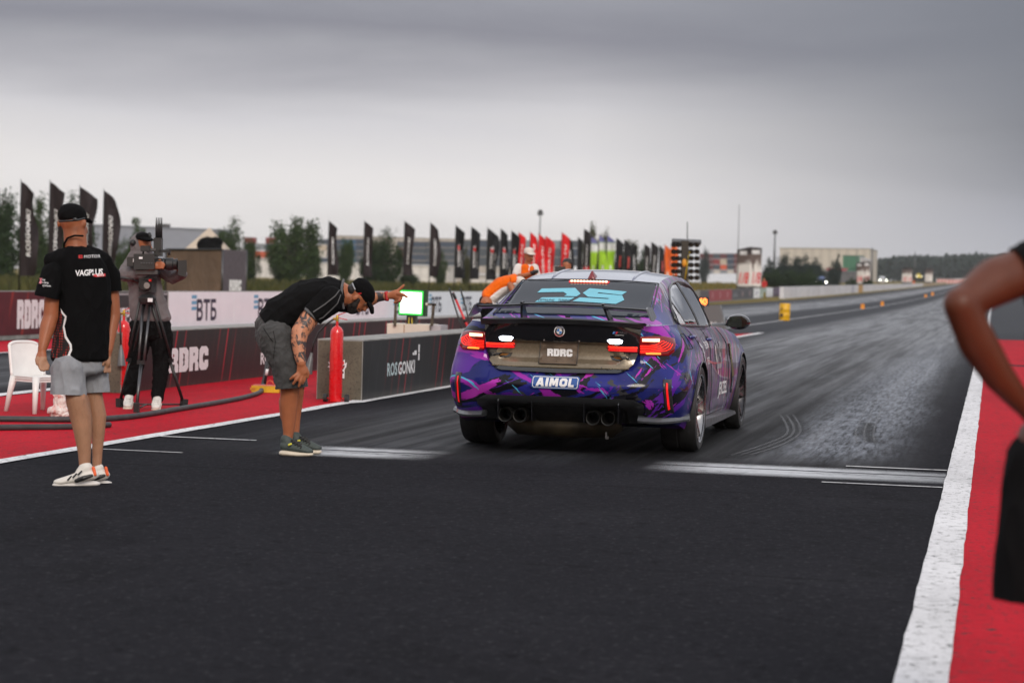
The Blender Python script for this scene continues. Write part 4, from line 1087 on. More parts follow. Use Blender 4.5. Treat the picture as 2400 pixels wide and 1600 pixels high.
# --- man with his back to us, far left
p1, D = person('man in black shirt and grey shorts seen from behind, standing by the white chair', 192, 1133)
c = Clay(D)
c.mass((172, 512, .02, 30, 36, 32), (172, 524, .02, 29, 34, 28)).mass((182, 540, .05, 24, 26, 22), (180, 552, .03, 21, 22, 12))
c.limb((174, 530, .01, 27), (177, 572, 0, 27)).limb((178, 572, 0, 26), (178, 592, 0, 30))
for x, dd in ((137.5, -.0), (199, -.02)): c.oval((x, 524, dd), ((1, 0, .3), (0, 1, 0), (0, 0, 1)), (4, 9.5, 5))
c.mass((180, 612, 0, 54, 38, 14), (190, 670, 0, 52, 36, 36), (192, 770, 0, 46, 36, 36), (186, 846, 0, 46, 36, 20))
c.limb((130, 624, -.05, 14), (122, 690, -.10, 17), (119, 742, -.10, 18), (112, 765, -.12, 18.5), (99, 818, -.18, 10.5))
c.mass((98, 822, -.185, 10, 8, 8), (99, 842, -.20, 12, 7, 9))
for fg in ([(107, 846, -.19, 4.4), (113, 857, -.20, 4.2), (112, 866, -.215, 3.8)], [(103, 848, -.20, 4.6), (106, 862, -.21, 4.2), (103, 868, -.23, 3.8)],
           [(98, 848, -.21, 4.6), (99, 862, -.22, 4.2), (97, 867, -.235, 3.8)], [(93, 845, -.215, 4.2), (93, 857, -.225, 4.0), (93, 863, -.235, 3.5)],
           [(90, 830, -.20, 4.6), (85.5, 842, -.21, 4.3), (87, 853, -.22, 3.8)]): c.limb(*fg)
c.limb((246, 616, .08, 17), (264, 690, .12, 16), (267, 740, .12, 16), (262, 765, .10, 15), (254, 822, .04, 10)); c.mass((253, 824, .04, 9, 8, 8), (251, 850, .02, 9, 8, 12))
for i in range(4): c.limb((246+4*i, 856, .02+.012*i, 4), (245+4*i, 872, .0+.012*i, 3.6))
c.limb((246, 838, .0, 4.2), (241, 855, -.02, 3.8))
c.limb((166, 860, -.08, 26), (175, 915, -.08, 23), (179, 935, -.08, 25.5), (189, 975, -.06, 25.5), (194, 1010, -.06, 21.5), (198, 1060, -.06, 15.5), (198.5, 1098, -.06, 13), (200, 1118, -.06, 15)).limb((186, 940, -.04, 24), (193, 985, -.03, 24), (197, 1030, -.04, 17))
c.limb((212, 860, .10, 28), (221, 930, .10, 20), (230, 975, .11, 20), (230, 1020, .11, 15.5), (228, 1065, .11, 12), (227, 1098, .11, 11), (228, 1115, .11, 13))
c.limb((199, 1112, -.06, 14), (150, 1128, -.10, 9)); c.limb((228, 1112, .11, 12), (186, 1122, .08, 8))
pb = c.done('body', M_SKINL, p1, .0065, 4); pb.data.materials.append(skin_mat('upper_skin', (.31, .10, .042)))
for p in pb.data.polygons:
    if p.center.z > .78: p.material_index = 1
# upper skin has a redder, darker tone on head and arms through the shirt's edge: cap, shirt and shorts are worn over the body
c = Clay(D)
c.mass((169, 503, .02, 34, 40, 27), (171, 512, .02, 33.5, 40, 9)).mass((167, 489, .02, 27, 32, 13), (169, 505, .02, 34, 40, 18))
cap = c.done('cap', M_CAP, p1, .005, 4)
c = Clay(D); c.mass((196, 514, .10, 16, 16, 4), (212, 520, .16, 5, 12, 4)); c.done('visor', M_CAP, cap, .004, 2, base=p1.location)
c = Clay(D); c.limb((139, 519, -.13, 2.5), (160, 518, -.15, 2.5), (182, 516, -.15, 2.5), (198, 512, -.10, 2.5)); c.mass((176, 514.5, -.155, 5, 2, 5)); c.done('cap_strap', M_BLACK, cap, .003, 1, base=p1.location)
c = Clay(D); c.limb((150, 572, -.06, 2.6), (158, 558, -.08, 2.6), (175, 552, -.10, 2.6), (194, 553, -.09, 2.6)); c.limb((150, 572, -.06, 2.4), (151, 590, .02, 2.2)); c.done('lanyard', M_PANT, p1, .004, 1)
c = Clay(D)
c.mass((180, 583, 0, 31, 32, 10), (181, 607, 0, 64, 44, 15), (190, 650, 0, 68, 50, 30), (196, 700, 0, 67, 52, 40), (192, 780, 0, 66, 52, 40), (186, 838, 0, 69, 54, 20))
c.limb((178, 590, 0, 24), (124, 613, -.04, 21)).limb((180, 590, 0, 24), (240, 610, .06, 21))
tee = c.done('shirt', M_TEE, p1, .007, 5, .010, (10, 10, 5), cuts=[((186, 847, 0), (0, 1, 0), 90), ((178, 571, 0), (.05, -1, -.25), 34)])
c = Clay(D); c.mass((146, 628, -.03, 20, 22, 14), (126, 640, -.07, 28, 27, 26), (112, 690, -.12, 29, 27, 20), (109, 725, -.13, 30, 27, 20)); slv = c.done('sleeve', M_TEE, tee, .006, 4, .008, (10, 10, 5), cuts=[((112, 697, -.1), (-.2, 1, 0), 75)], base=p1.location)
c = Clay(D); c.limb((236, 613, .05, 22), (258, 650, .10, 24), (269, 720, .12, 22)); c.done('sleeve', M_TEE, tee, .006, 4, .008, (10, 10, 5), cuts=[((270, 683, .12), (.1, 1, 0), 60)], base=p1.location)
c = Clay(D)
c.mass((186, 842, 0, 58, 44, 14), (186, 868, 0, 60, 46, 14)).limb((160, 866, -.08, 40), (160, 935, -.08, 41)).limb((216, 866, .08, 36), (228, 928, .10, 29))
sh = c.done('shorts', M_GREYSH, p1, .007, 5, .010, (12, 12, 5), cuts=[((160, 924, -.08), (-.03, 1, 0), 70), ((230, 919, .10), (.05, 1, 0), 44)])
for s_, dd, x0, (ax, ay) in (('n', -.07, 0, (199, 1105)), ('f', .11, 30, (228, 1100))):
    k_ = 1.0 if s_ == 'n' else .82; X0 = ax
    c = Clay(D); c.mass((X0+8, 1112+x0*.0, dd, 20*k_+6, 18, 13), (X0-20*k_, 1120, dd-.02, 20, 17, 11), (X0-58*k_, 1129, dd-.06, 16, 16, 8)); c.limb((X0+2, 1098, dd, 17*k_), (X0-6, 1112, dd, 18*k_))
    so_ = c.done('trainer', M_SHOEW, p1, .005, 3)
    c = Clay(D); c.mass((X0+12, 1133, dd, 25, 18, 8), (X0-30*k_, 1136, dd-.03, 22, 16, 7), (X0-62*k_, 1136, dd-.06, 15, 14, 7)); c.done('sole', mat('white_sole', (.6, .57, .55), .5), so_, .005, 2, base=p1.location)
    for i in range(3):
        c = Clay(D); c.limb((X0-8-12*i, 1104+6*i, dd-.06, 2.2), (X0-16-12*i, 1112+6*i, dd-.09, 2.2)); c.done('lace', M_LACE, so_, .003, 1, base=p1.location)
    c = Clay(D); c.limb((X0+20, 1096, dd-.02, 4), (X0+24, 1112, dd-.03, 4)); c.done('heel_tab', mat('orange_tab', (.7, .1, .02), .6), so_, .004, 1, base=p1.location)
    c = Clay(D); c.limb((X0-20, 1126, dd-.085, 5), (X0-4, 1120, dd-.10, 6), (X0+16, 1114, dd-.09, 4)); c.done('side_flash', M_BLACK, so_, .004, 1, base=p1.location)
decal('lettering', glyphs('ES', 10.5, .25, 0, 'LEFT'), lambda x, y: (184+x, 602-y-x*.03), tee, M_LETR); decal('lettering', glyphs('MOTOR', 10.5, .2, 0, 'LEFT'), lambda x, y: (196.5+x*1.02, 602-y-x*.04), tee, M_LETW)
decal('lettering', glyphs('VAGPLUS', 19, .75, .0, 'LEFT', .92), lambda x, y: (177+x*.86, 641-y-x*.05), tee, M_LETW); decal('lettering', glyphs('SERVICE', 6, .2, .1, 'LEFT'), lambda x, y: (227+x*.78, 645.5-y-x*.03), tee, M_LETW, .007)
decal('stripe', dense_poly([(218, 647), (222, 642.5), (247, 641), (247, 647.5), (226, 649)]), lambda x, y: (x, y), tee, M_LETR, .0035)
decal('lettering', glyphs('be\nsolve\nsystem', 7.6, .15, .1, 'LEFT', line=.86), lambda x, y: (99+x*.95, 661.5-y+x*.10), slv, M_LETW); decal('emblem', dense_poly([(91, 651), (99, 652), (97, 657), (99, 662), (95, 665), (91, 663), (94, 657)]), lambda x, y: (x, y), slv, mat('pink_emblem', (.7, .25, .3), .6))
k = NT('red_dot_print'); v = k.map(src='Generated'); X = k.xyz(); vz = k.vor(k.map((62, 62, 62)), 1.0, 'F1', .0).outputs['Distance']
k.set(color=k.mix(k.math('MULTIPLY', k.step(vz, .42, .30), k.step(X[2], .72, .56) if False else .9), (.010, .008, .009), (.42, .02, .012)), rough=.85); M_DOTS = k.m
decal('print', dense_poly([(141, 725), (148, 738), (154, 748), (150, 765), (156, 790), (168, 815), (165, 832), (172, 842), (182, 848), (150, 846), (121, 836), (122, 800), (128, 765)]), lambda x, y: (x, y), tee, M_DOTS, .003)
decal('piping', dense_poly([(142, 722), (148, 732), (156, 741), (155, 750), (151, 764), (156, 788), (168, 807), (169, 820), (164, 832), (172, 840), (186, 851), (178, 850), (164, 842), (158, 833), (164, 818), (163, 808), (152, 792), (147, 766), (150, 750), (152, 743), (144, 734)], 3), lambda x, y: (x, y), tee, M_LETW, .006)

# --- man bending down, one hand on his knee, the other pointing at the lit board
p2, D = person('bearded tattooed man in black cap bending forward, hand on knee, pointing past the red extinguisher', 690, 1066)
c = Clay(D); UP, FC = (.85, -.5, 0), (.5, .85, 0); SD = (0, 0, 1)
H = lambda u, f, d=0: (842+UP[0]*u+FC[0]*f, 692+UP[1]*u+FC[1]*f, d)
c.oval(H(4, -1, .05), (UP, FC, SD), (33, 31, 25)); c.oval(H(-14, 10, .05), (UP, FC, SD), (24, 22, 20)); c.oval(H(-29, 17, .05), (UP, FC, SD), (10, 12, 13))
c.limb((*H(3, 30)[:2], .05, 3.2), (*H(-6, 36)[:2], .05, 4.6)); c.oval(H(-18, 31, .05), (UP, FC, SD), (4, 5, 9)); c.oval(H(8, 27, .05), (UP, FC, SD), (4, 4, 20))   # nose, lips, brow
c.oval((833, 697, -.045), ((.8, -.5, 0), (.5, .8, 0), (.1, 0, 1)), (10, 6, 3.5))
c.limb((822, 697, .05, 21), (800, 690, .06, 25)).limb((805, 690, .06, 26), (786, 690, .06, 36))
c.mass((782, 698, .05, 22, 50, 34), (720, 708, .04, 36, 48, 38), (660, 748, .03, 36, 42, 36), (648, 778, .02, 32, 42, 30))
# near (right) arm to the knee
c.limb((756, 712, -.13, 22), (724, 748, -.17, 22.5), (703, 778, -.21, 21), (700, 800, -.23, 18.5), (702, 830, -.25, 14), (706, 852, -.262, 10.5))
c.mass((706, 852, -.262, 10, 8, 8), (708, 872, -.258, 13.5, 7, 9))
for fg in ([(699, 874, -.265, 4.4), (688, 882, -.275, 4.0), (681, 888, -.262, 3.4)], [(703, 878, -.265, 4.5), (694, 890, -.275, 4.0), (687.5, 899, -.262, 3.4)], [(709, 880, -.26, 4.5), (704, 894, -.265, 4.1), (700.5, 905, -.252, 3.4)],
           [(715, 879, -.25, 4.1), (713, 891, -.25, 3.8), (709, 899, -.24, 3.2)], [(716, 862, -.25, 4.8), (722, 874, -.24, 4.2), (721, 884, -.23, 3.7)]): c.limb(*fg)
# far (left) arm pointing
c.limb((792, 700, .24, 26), (845, 712, .34, 19), (884, 696, .30, 12.5), (908, 694, .26, 9))
c.mass((910, 693, .26, 8, 7, 8), (928, 690, .24, 11, 7, 12))
for fg in ([(932, 682, .24, 4.4), (940, 675, .235, 4), (946, 668.5, .23, 3.3)], [(934, 688, .22, 4.6), (944, 690, .19, 4.0), (954, 696, .17, 3.2)], [(934, 698, .225, 4.4), (941, 699, .20, 4.1), (935, 705, .195, 3.7)], [(932, 703, .235, 4.2), (938, 705, .22, 3.9), (931, 708, .215, 3.5)], [(928, 704, .25, 4.0), (931, 709, .245, 3.7), (925, 709, .24, 3.4)]): c.limb(*fg)
# legs
c.limb((650, 785, -.08, 30), (683, 870, -.12, 25), (680, 905, -.10, 22.5), (677, 945, -.07, 21.5), (677, 975, -.06, 18), (676, 1015, -.05, 12.5), (672, 1038, -.05, 12)).limb((670, 940, -.05, 17), (670, 975, -.04, 14))
c.limb((655, 785, .10, 30), (694, 870, .12, 24), (693, 910, .12, 21), (690, 950, .13, 19), (689, 985, .13, 15), (690, 1018, .13, 11.5), (692, 1040, .13, 11.5))
c.limb((672, 1046, -.05, 12), (715, 1056, -.07, 9)); c.limb((692, 1044, .13, 11), (740, 1052, .11, 8))
k = NT('tattooed_skin'); v = k.map(); X = k.xyz()
ar = k.math('MULTIPLY', k.step(X[2], .66, .70), k.step(X[2], 1.25, 1.22))
ink = k.step(k.noise(k.map((1, 1, .8)), 17, 6, .6, 1.2), .49, .56)
tone = k.ramp(k.noise(v, 9, 6), [(.3, (.42, .165, .085)), (.7, (.55, .235, .13))]); tone = k.mix(k.math('MULTIPLY', k.step(k.noise(k.map((60, 60, 9)), 4, 4, .7), .5, .68), k.step(X[2], .5, .4)), tone, (.16, .08, .05))
arm = k.math('MULTIPLY', ar, k.step(X[0], .28, .22) if False else 1.0)
k.set(color=k.mix(k.math('MULTIPLY', k.math('MULTIPLY', ink, arm), k.math('SUBTRACT', 1, k.math('MULTIPLY', k.step(X[2], .98, 1.0), k.step(X[0], .34, .30) if False else 0.0))), tone, (.045, .035, .035)), rough=.5, sss=.1); M_TATT = k.m
k.b.inputs['Subsurface Radius'].default_value = (.02, .008, .004)
bd2 = c.done('body', M_SKIN, p2, .006, 3)
bd2.data.materials.append(M_TATT)
_o = p2.location
for p in bd2.data.polygons:
    q = p.center+_o; w_ = q-CAMP; dep = w_.dot(_fw); px_ = 1200+F_PX*w_.dot(_r)/dep; py_ = 800-F_PX*w_.dot(_u)/dep
    if (px_ < 745 and 715 < py_ < 848 and dep < D-.06) or (868 < px_ < 906 and dep > D+.18): p.material_index = 1
c = Clay(D); c.oval(H(15, -3, .05), (UP, FC, SD), (24, 35, 28.5)); c.oval(H(8, -12, .05), (UP, FC, SD), (18, 25, 28)); cap = c.done('cap', M_CAP, p2, .005, 4, .002)
c = Clay(D); c.mass((*H(10, 28, .05), 6, 24, 6), (*H(10, 40, .05), 6, 24, 5), (*H(6, 50, .05), 5, 17, 5)); c.done('visor', M_CAP, cap, .0045, 3, base=p2.location)
c = Clay(D); c.limb((826, 664, -.03, 2), (829, 672, -.05, 2), (832, 678, -.06, 2)); c.done('strap_buckle', M_STEEL, cap, .003, 1, base=p2.location)
decal('emblem', dense_poly([(880, 699), (884, 691), (885, 702), (882, 705)], 2), lambda x, y: (x, y), cap, M_LETW); decal('tag', dense_poly([(839, 686.5), (847, 686), (847, 688.5), (840, 689)], 2), lambda x, y: (x, y), cap, M_LETR)
c = Clay(D); c.oval(H(-26, 14, .05), (UP, FC, SD), (15, 17, 19)); c.oval(H(-35, 20, .05), (UP, FC, SD), (9, 10, 12)); c.oval(H(-17, 24, .05), (UP, FC, SD), (5, 10, 13)); c.limb((*H(-8, 9)[:2], -.018, 5), (*H(-22, 14)[:2], -.005, 8)); c.done('beard', M_BEARD, p2, .005, 3, .003, (60, 60, 60))
c = Clay(D); c.oval(H(-8, -17, .05), (UP, FC, SD), (17, 17, 23)); c.done('hair', M_HAIR, p2, .005, 3, .002, (60, 60, 60))
c = Clay(D)
for dd in (-.005, .105): c.oval(H(1, 26, dd), (UP, FC, SD), (2.2, 2.2, 2.2))
c.done('eyes', mat('eye_white', (.12, .09, .07), .2), p2, .003, 1)
c = Clay(D); c.limb((903, 686, .25, 3), (905, 703, .25, 3)); c.limb((907, 685, .255, 3.2), (909, 703, .255, 3.2)); c.limb((904, 686, .22, 3), (907, 702, .22, 3)); c.done('bracelet', mat('red_beads', (.45, .008, .012), .4, bump=.6, bscale=200), p2, .004, 1)
c = Clay(D)
c.mass((797, 692, .05, 14, 52, 36), (770, 695, .05, 30, 68, 47), (715, 708, .04, 46, 66, 52), (660, 742, .03, 48, 60, 50), (630, 772, .02, 38, 56, 36))
c.limb((790, 700, .22, 30), (828, 712, .30, 24))
tee2 = c.done('polo_shirt', M_TEE2, p2, .0065, 5, .009, (8, 8, 8), cuts=[((638, 768, .02), (-.75, .7, 0), 75)])
c = Clay(D); c.limb((774, 702, -.11, 33), (732, 738, -.16, 28), (716, 756, -.168, 27)); slv2 = c.done('sleeve', M_TEE2, tee2, .0055, 4, .006, (10, 10, 10), cuts=[((729, 739, -.16), (-.68, .72, 0), 70)], base=p2.location)
M_GREYTR = cloth('grey_trim_cloth', (.10, .10, .105))
c = Clay(D); c.limb((805, 656, .0, 3.2), (801, 672, -.09, 3.2), (800, 700, -.13, 3.2), (805, 722, -.10, 3.2)); c.done('collar', M_GREYTR, tee2, .004, 1, base=p2.location)
decal('sleeve_band', dense_poly([(715.5, 720), (722, 724), (734, 738), (744, 757), (741, 761), (730, 744), (718, 729), (713, 725)], 3), lambda x, y: (x, y), slv2, M_GREYTR, .004)
for pl in ([(733, 730), (760, 712), (785, 692), (803, 668), (805, 668), (787, 694), (762, 714), (735, 732)], [(747, 747), (756, 743), (778, 722), (790, 710), (798, 690), (800, 690), (792, 712), (780, 724), (758, 745), (748, 749)]): decal('piping', dense_poly(pl, 2), lambda x, y: (x, y), slv2, M_GREYTR, .004)
c = Clay(D)
c.mass((640, 757, .02, 42, 54, 24), (642, 790, .02, 44, 54, 26)).limb((645, 790, -.10, 43), (672, 850, -.13, 38), (682, 915, -.12, 34)).limb((658, 790, .12, 42), (684, 850, .12, 35), (694, 912, .12, 29))
c.limb((648, 790, .0, 42), (668, 835, .0, 34))
sh2 = c.done('denim_shorts', M_DENIM, p2, .0065, 4, .009, (14, 14, 14), cuts=[((682, 909, 0), (.08, 1, 0), 85)])
decal('seam', dense_poly([(618, 768), (632, 790), (640, 800), (639, 801), (631, 791), (617, 769)], 2), lambda x, y: (x, y), sh2, M_PANT, .003); decal('seam', dense_poly([(641, 775), (646, 800), (641, 840), (640, 840), (645, 800), (640, 775)], 2), lambda x, y: (x, y), sh2, M_PANT, .003)
for dd, x0, y0 in ((-.06, 0, 0), (.12, 20, -8)):
    c = Clay(D); c.mass((672+x0, 1044+y0, dd, 17, 16, 14), (700+x0, 1050+y0, dd-.01, 18, 16, 11), (722+x0, 1057+y0, dd-.02, 13, 14, 7)); c.limb((671+x0, 1030+y0, dd, 14), (676+x0, 1040+y0, dd, 15)); so_ = c.done('trainer', M_SHOEG, p2, .005, 3)
    c = Clay(D); c.mass((669+x0, 1061+y0*.7, dd, 16, 15, 8), (700+x0, 1064+y0*.7, dd-.01, 19, 15, 7), (722+x0, 1064+y0*.7, dd-.02, 13, 13, 6)); c.done('sole', M_SOLE, so_, .005, 2, base=p2.location)
    c = Clay(D)
    for i in range(4): c.limb((683+x0+6*i, 1031+y0+4*i, dd-.055, 2), (696+x0+6*i, 1034+y0+5*i, dd-.02, 2)); c.limb((686+x0+6*i, 1037+y0+4*i, dd-.06, 2), (694+x0+6*i, 1030+y0+5*i, dd-.02, 2))
    c.done('lace', M_LACE, so_, .003, 1, base=p2.location)
    c = Clay(D); c.limb((677+x0, 1042+y0, dd-.075, 2.6), (682+x0, 1040+y0, dd-.075, 2.6)); c.done('tab', mat('yellow_tab', (.6, .55, .05), .6), so_, .003, 1, base=p2.location)

# --- camera operator behind his tripod
p3, D = person('hooded camera operator in grey top and black trousers working a large video camera', 333, 957)
c = Clay(D)
c.mass((336, 566, 0, 17, 21, 20), (338, 580, 0, 15, 18, 17)); c.limb((334, 585, .02, 12), (334, 604, .03, 15))
c.limb((352, 575, -.05, 2.0), (355.5, 583, -.07, 2.6)); c.oval((349, 588, -.06), ((1, 0, 0), (0, 1, 0), (0, 0, 1)), (5, 2.2, 4))
c.mass((334, 618, .03, 34, 24, 14), (342, 680, .03, 34, 24, 24), (350, 750, .03, 38, 26, 20))
c.limb((306, 622, .02, 12), (296, 645, -.10, 11), (330, 640, -.20, 9), (352, 632, -.24, 7)); c.mass((354, 631, -.24, 6, 6, 7), (366, 623, -.25, 8, 6, 8))
for i in range(4): c.limb((368, 616+4.2*i, -.255, 2.5), (378, 614+4.6*i, -.27, 2.3), (386-abs(i-1)*1.5, 617+4*i, -.265, 2))
c.limb((362, 616, -.24, 2.7), (371, 610, -.24, 2.4), (377, 609, -.25, 2))
c.limb((366, 622, .05, 12), (402, 652, .0, 10), (424, 642, -.10, 8), (418, 624, -.14, 6)); c.mass((417, 622, -.14, 5, 5, 6), (413, 616, -.15, 7, 5, 6))
for i in range(4): c.limb((410-1*i, 612+3.5*i, -.16, 2.3), (405, 611+3.5*i, -.17, 2))
c.limb((412, 612, -.14, 2.4), (408, 606, -.15, 2))
c.limb((330, 760, .02, 20), (322, 830, .0, 14), (306, 912, -.03, 9), (302, 932, -.04, 9)).limb((376, 760, .05, 20), (376, 840, .04, 14), (369, 924, -.02, 9), (367, 938, -.04, 9))
c.done('body', M_SKIN, p3, .0065, 3)
c = Clay(D)
c.mass((330, 566, .03, 25, 25, 20), (330, 582, .03, 25, 26, 18)).mass((333, 552, .02, 14, 18, 6), (331, 566, .03, 24, 25, 16)); c.mass((330, 590, .03, 25, 24, 12), (332, 612, .03, 40, 28, 16), (341, 680, .03, 40, 30, 26), (354, 745, .03, 49, 32, 20))
hood = c; c.limb((308, 620, .02, 19), (293, 643, -.10, 17), (330, 641, -.19, 13.5), (358, 630, -.235, 11)); c.limb((368, 622, .05, 19), (404, 650, .0, 15), (427, 642, -.09, 12), (421, 622, -.13, 9))
hd = c.done('hoodie', M_HOOD, p3, .007, 3, .008, (12, 12, 9), cuts=[((351, 633, -.23), (.85, -.5, -.1), 16), ((421, 626, -.13), (-.2, -1, -.2), 14), ((352, 757, .03), (0, 1, 0), 70), ((350, 576, -.075), (.72, .12, -.68), 24)])
c = Clay(D); c.mass((336, 555, -.015, 19, 22, 11)); c.mass((338, 559, -.05, 19, 16, 5), (350, 563, -.11, 12, 8, 3)); c.done('cap', M_CAP, p3, .004, 2)
c = Clay(D); c.limb((311, 569, -.06, 8), (311, 569, -.02, 8)); c.limb((312, 562, -.01, 2.4), (318, 548, .02, 2.4), (332, 543, .03, 2.4), (345, 549, .02, 2.4), (350, 556, 0, 2.4)); c.done('headphones', M_BLACK, p3, .004, 1)
c = Clay(D); c.limb((350, 548, -.05, 4), (352, 553, -.06, 4)); c.limb((352, 554, -.06, 1.5), (353, 560, -.08, 1.5)); c.done('headset_microphone', M_BLACK, p3, .004, 1)
c = Clay(D); c.mass((352, 755, .03, 49, 30, 14), (354, 785, .03, 48, 30, 16)).limb((330, 790, .02, 27), (322, 840, .0, 20), (308, 908, -.03, 15), (304, 920, -.03, 14)).limb((378, 790, .05, 27), (379, 850, .04, 21), (371, 915, -.01, 15.5), (369, 928, -.03, 15)); c.done('trousers', M_PANT, p3, .007, 4, .012, (14, 14, 9))
for x0, y0, dd in ((301, 926, -.04), (367, 930, -.04)):
    c = Clay(D); c.mass((x0+2, y0+2, dd, 10, 10, 9), (x0-1, y0+18, dd-.10, 11.5, 10, 7.5), (x0-2, y0+25, dd-.16, 9.5, 9, 6)); so_ = c.done('trainer', M_SHOEW, p3, .005, 2)
    c = Clay(D); c.mass((x0+2, y0+16, dd, 11, 10, 4), (x0-2, y0+31, dd-.16, 11, 10, 4)); c.done('sole', M_SOLE, so_, .005, 1, base=p3.location)
    c = Clay(D)
    for i in range(3): c.limb((x0-5, y0+8+4*i, dd-.10-.02*i, 1), (x0+5, y0+8+4*i, dd-.10-.02*i, 1))
    c.done('lace', mat('pale_lace', (.4, .39, .37), .8), so_, .003, 1, base=p3.location)

# tripod
b0 = onZ(333, 960); DT = depth_of(b0); C3 = Clay(DT); Pt = lambda x, y, d=0: C3.P((x, y, d))-b0; kk = C3.k
tr = thing('tripod', 'black camera tripod with doubled grey tube legs standing on the red paint', 'tripod', b0)
ft = [onZ(281, 955)-b0, onZ(320, 967)-b0, onZ(430, 957)-b0]; hub = Pt(345, 700)
for i, (f_, tp) in enumerate(zip(ft, ((334, 705), (344, 708), (358, 704)))):
    a = Pt(*tp); md = a.lerp(f_, .55); s_ = Vector((1, 0, 0)) if i == 1 else (f_-a).cross(Vector((0, 0, 1))).normalized()
    leg = MB()
    for e in (-1, 1): leg.tube([a+s_*.034*e, md+s_*.026*e], .013, 8)
    leg.tube([md, f_+Vector((0, 0, .05))], .016, 8); lo = leg.build('leg', M_DSTEEL if i == 1 else M_BLACK, tr, True)
    b = MB(); b.bar(md-s_*.035, md+s_*.035, .04, .035); b.build('clamp', M_BLACK, lo, False, .004)
    b = MB(); b.bar(f_+Vector((0, 0, .0)), f_+Vector((0, 0, .11))+(f_-hub).normalized()*.02, .05, .06); b.build('foot', M_RUBBER, lo, False, .008)
b = MB()
for i in range(3): b.tube([ft[i].lerp(ft[(i+1) % 3], .02)+Vector((0, 0, .04)), (ft[0]+ft[1]+ft[2])/3+Vector((0, 0, .05))], .008, 6)
b.build('spreader', M_BLACK, tr, True)
b = MB(); b.lathe([(.07, 0), (.085, .03), (.085, .06), (.05, .09)], Pt(345, 712), 'Z', 20); b.build('bowl', M_BLACK, tr, True, angle=40)
b = MB(); b.box(Pt(346, 668), (.13, .12, .13)); b.lathe([(.045, -.10), (.055, -.08), (.055, .08), (.045, .10)], Pt(346, 668), 'Y', 20); h_ = b.build('pan_head', M_BLACK, tr, False, .008)
b = MB(); b.lathe([(.03, -.012), (.03, 0)], Pt(345, 669, -.10), 'Y', 16); b.build('badge', M_STEEL, h_, True, angle=40)
b = MB(); b.tube([Pt(338, 664), Pt(310, 654, -.05), Pt(283, 651, -.10)], [.008, .008, .016], 8); b.build('pan_handle', M_BLACK, tr, True)
b = MB(); b.box(Pt(352, 703, -.09), (.045, .012, .035)); b.build('sticker', M_LETW, tr)
b = MB(); b.box(Pt(352, 657, -.09), (.02, .02, .02)); b.build('lever', M_REDP, tr, False, .003)
# broadcast camera
cmn = thing('video_camera', 'large black broadcast camera with long lens and four upright antennas on the tripod', 'camera', b0)
def bx(name, x0, y0, x1, y1, d0, d1, m, par=None, bev=.008):
    b = MB(); a, c_ = Pt(x0, y0, d0), Pt(x1, y1, d1); ce = (a+c_)/2; w_ = abs(x1-x0)*kk; h = abs(y1-y0)*kk
    b.box(ce, (w_, d1-d0, h), CAMR); return b.build(name, m, par or cmn, False, bev)
bx('camera_body', 318, 596, 366, 632, -.14, .08, M_BLACK); bx('battery', 301, 603, 316, 624, -.10, .06, M_CARBON); bx('base_plate', 320, 634, 372, 643, -.08, .06, M_DSTEEL)
bx('side_panel', 326, 602, 334, 607, -.155, -.142, M_LETW, None, .002); bx('side_panel', 312, 606, 314.5, 614, -.12, -.10, M_LETW, None, .002)
for i in range(5): bx('button', 330+6*i, 615, 333+6*i, 618, -.15, -.14, M_GREYTRIM, None, .001)
b = MB(); b.tube([Pt(335, 597, -.03), Pt(337, 586, -.03), Pt(395, 588, -.03), Pt(397, 598, -.03)], .012, 8); b.build('carry_handle', M_BLACK, cmn, True)
bx('viewfinder', 331, 576, 352, 589, -.12, -.04, M_BLACK); bx('viewfinder_arm', 350, 582, 366, 588, -.08, -.04, M_DSTEEL)
tx = bx('transmitter', 362, 558, 380, 600, -.06, .04, M_BLACK)
for i in range(4):
    b = MB(); x = 366+4.2*i; b.tube([Pt(x, 560, -.01), Pt(x, 530, -.01), Pt(x+.6, 510, -.01)], [.0095, .0085, .004], 8); b.build('antenna', M_BLACK, tx, True)
b = MB()
Xa, lc = _r, Pt(366, 619, -.02); q = Matrix((_fw, _u, _r)).transposed()
def lath(prof, m, name, par):
    b = MB(); n = 28; rows = []
    for r_, t in prof: rows.append([b.bm.verts.new(lc+_r*t+_fw*(r_*math.cos(2*math.pi*k_/n))+_u*(r_*math.sin(2*math.pi*k_/n))) for k_ in range(n)])
    for p_, q_ in zip(rows, rows[1:]):
        for k_ in range(n): b.face([p_[k_], p_[(k_+1) % n], q_[(k_+1) % n], q_[k_]])
    b.face(rows[0]); b.face(rows[-1]); return b.build(name, m, par, True, angle=35)
ln = lath([(.05, -.02), (.055, .02), (.055, .06), (.048, .065), (.05, .09), (.058, .10), (.058, .16), (.05, .165), (.052, .2)], M_BLACK, 'lens', cmn)
lath([(.059, .07), (.059, .082)], M_DSTEEL, 'focus_ring', ln)
b = MB(); pr = [(417, 611), (437.5, 609), (438, 634), (434, 649), (417, 644)]
b.prism([(x, -y) for x, y in pr], lambda x, y: Pt(x, -y, -.11), lambda x, y: Pt(x, -y, .08)); b.build('lens_hood', M_BLACK, cmn, False, .008)
bx('microphone', 372, 586, 400, 592, -.06, -.03, M_RUBBER)

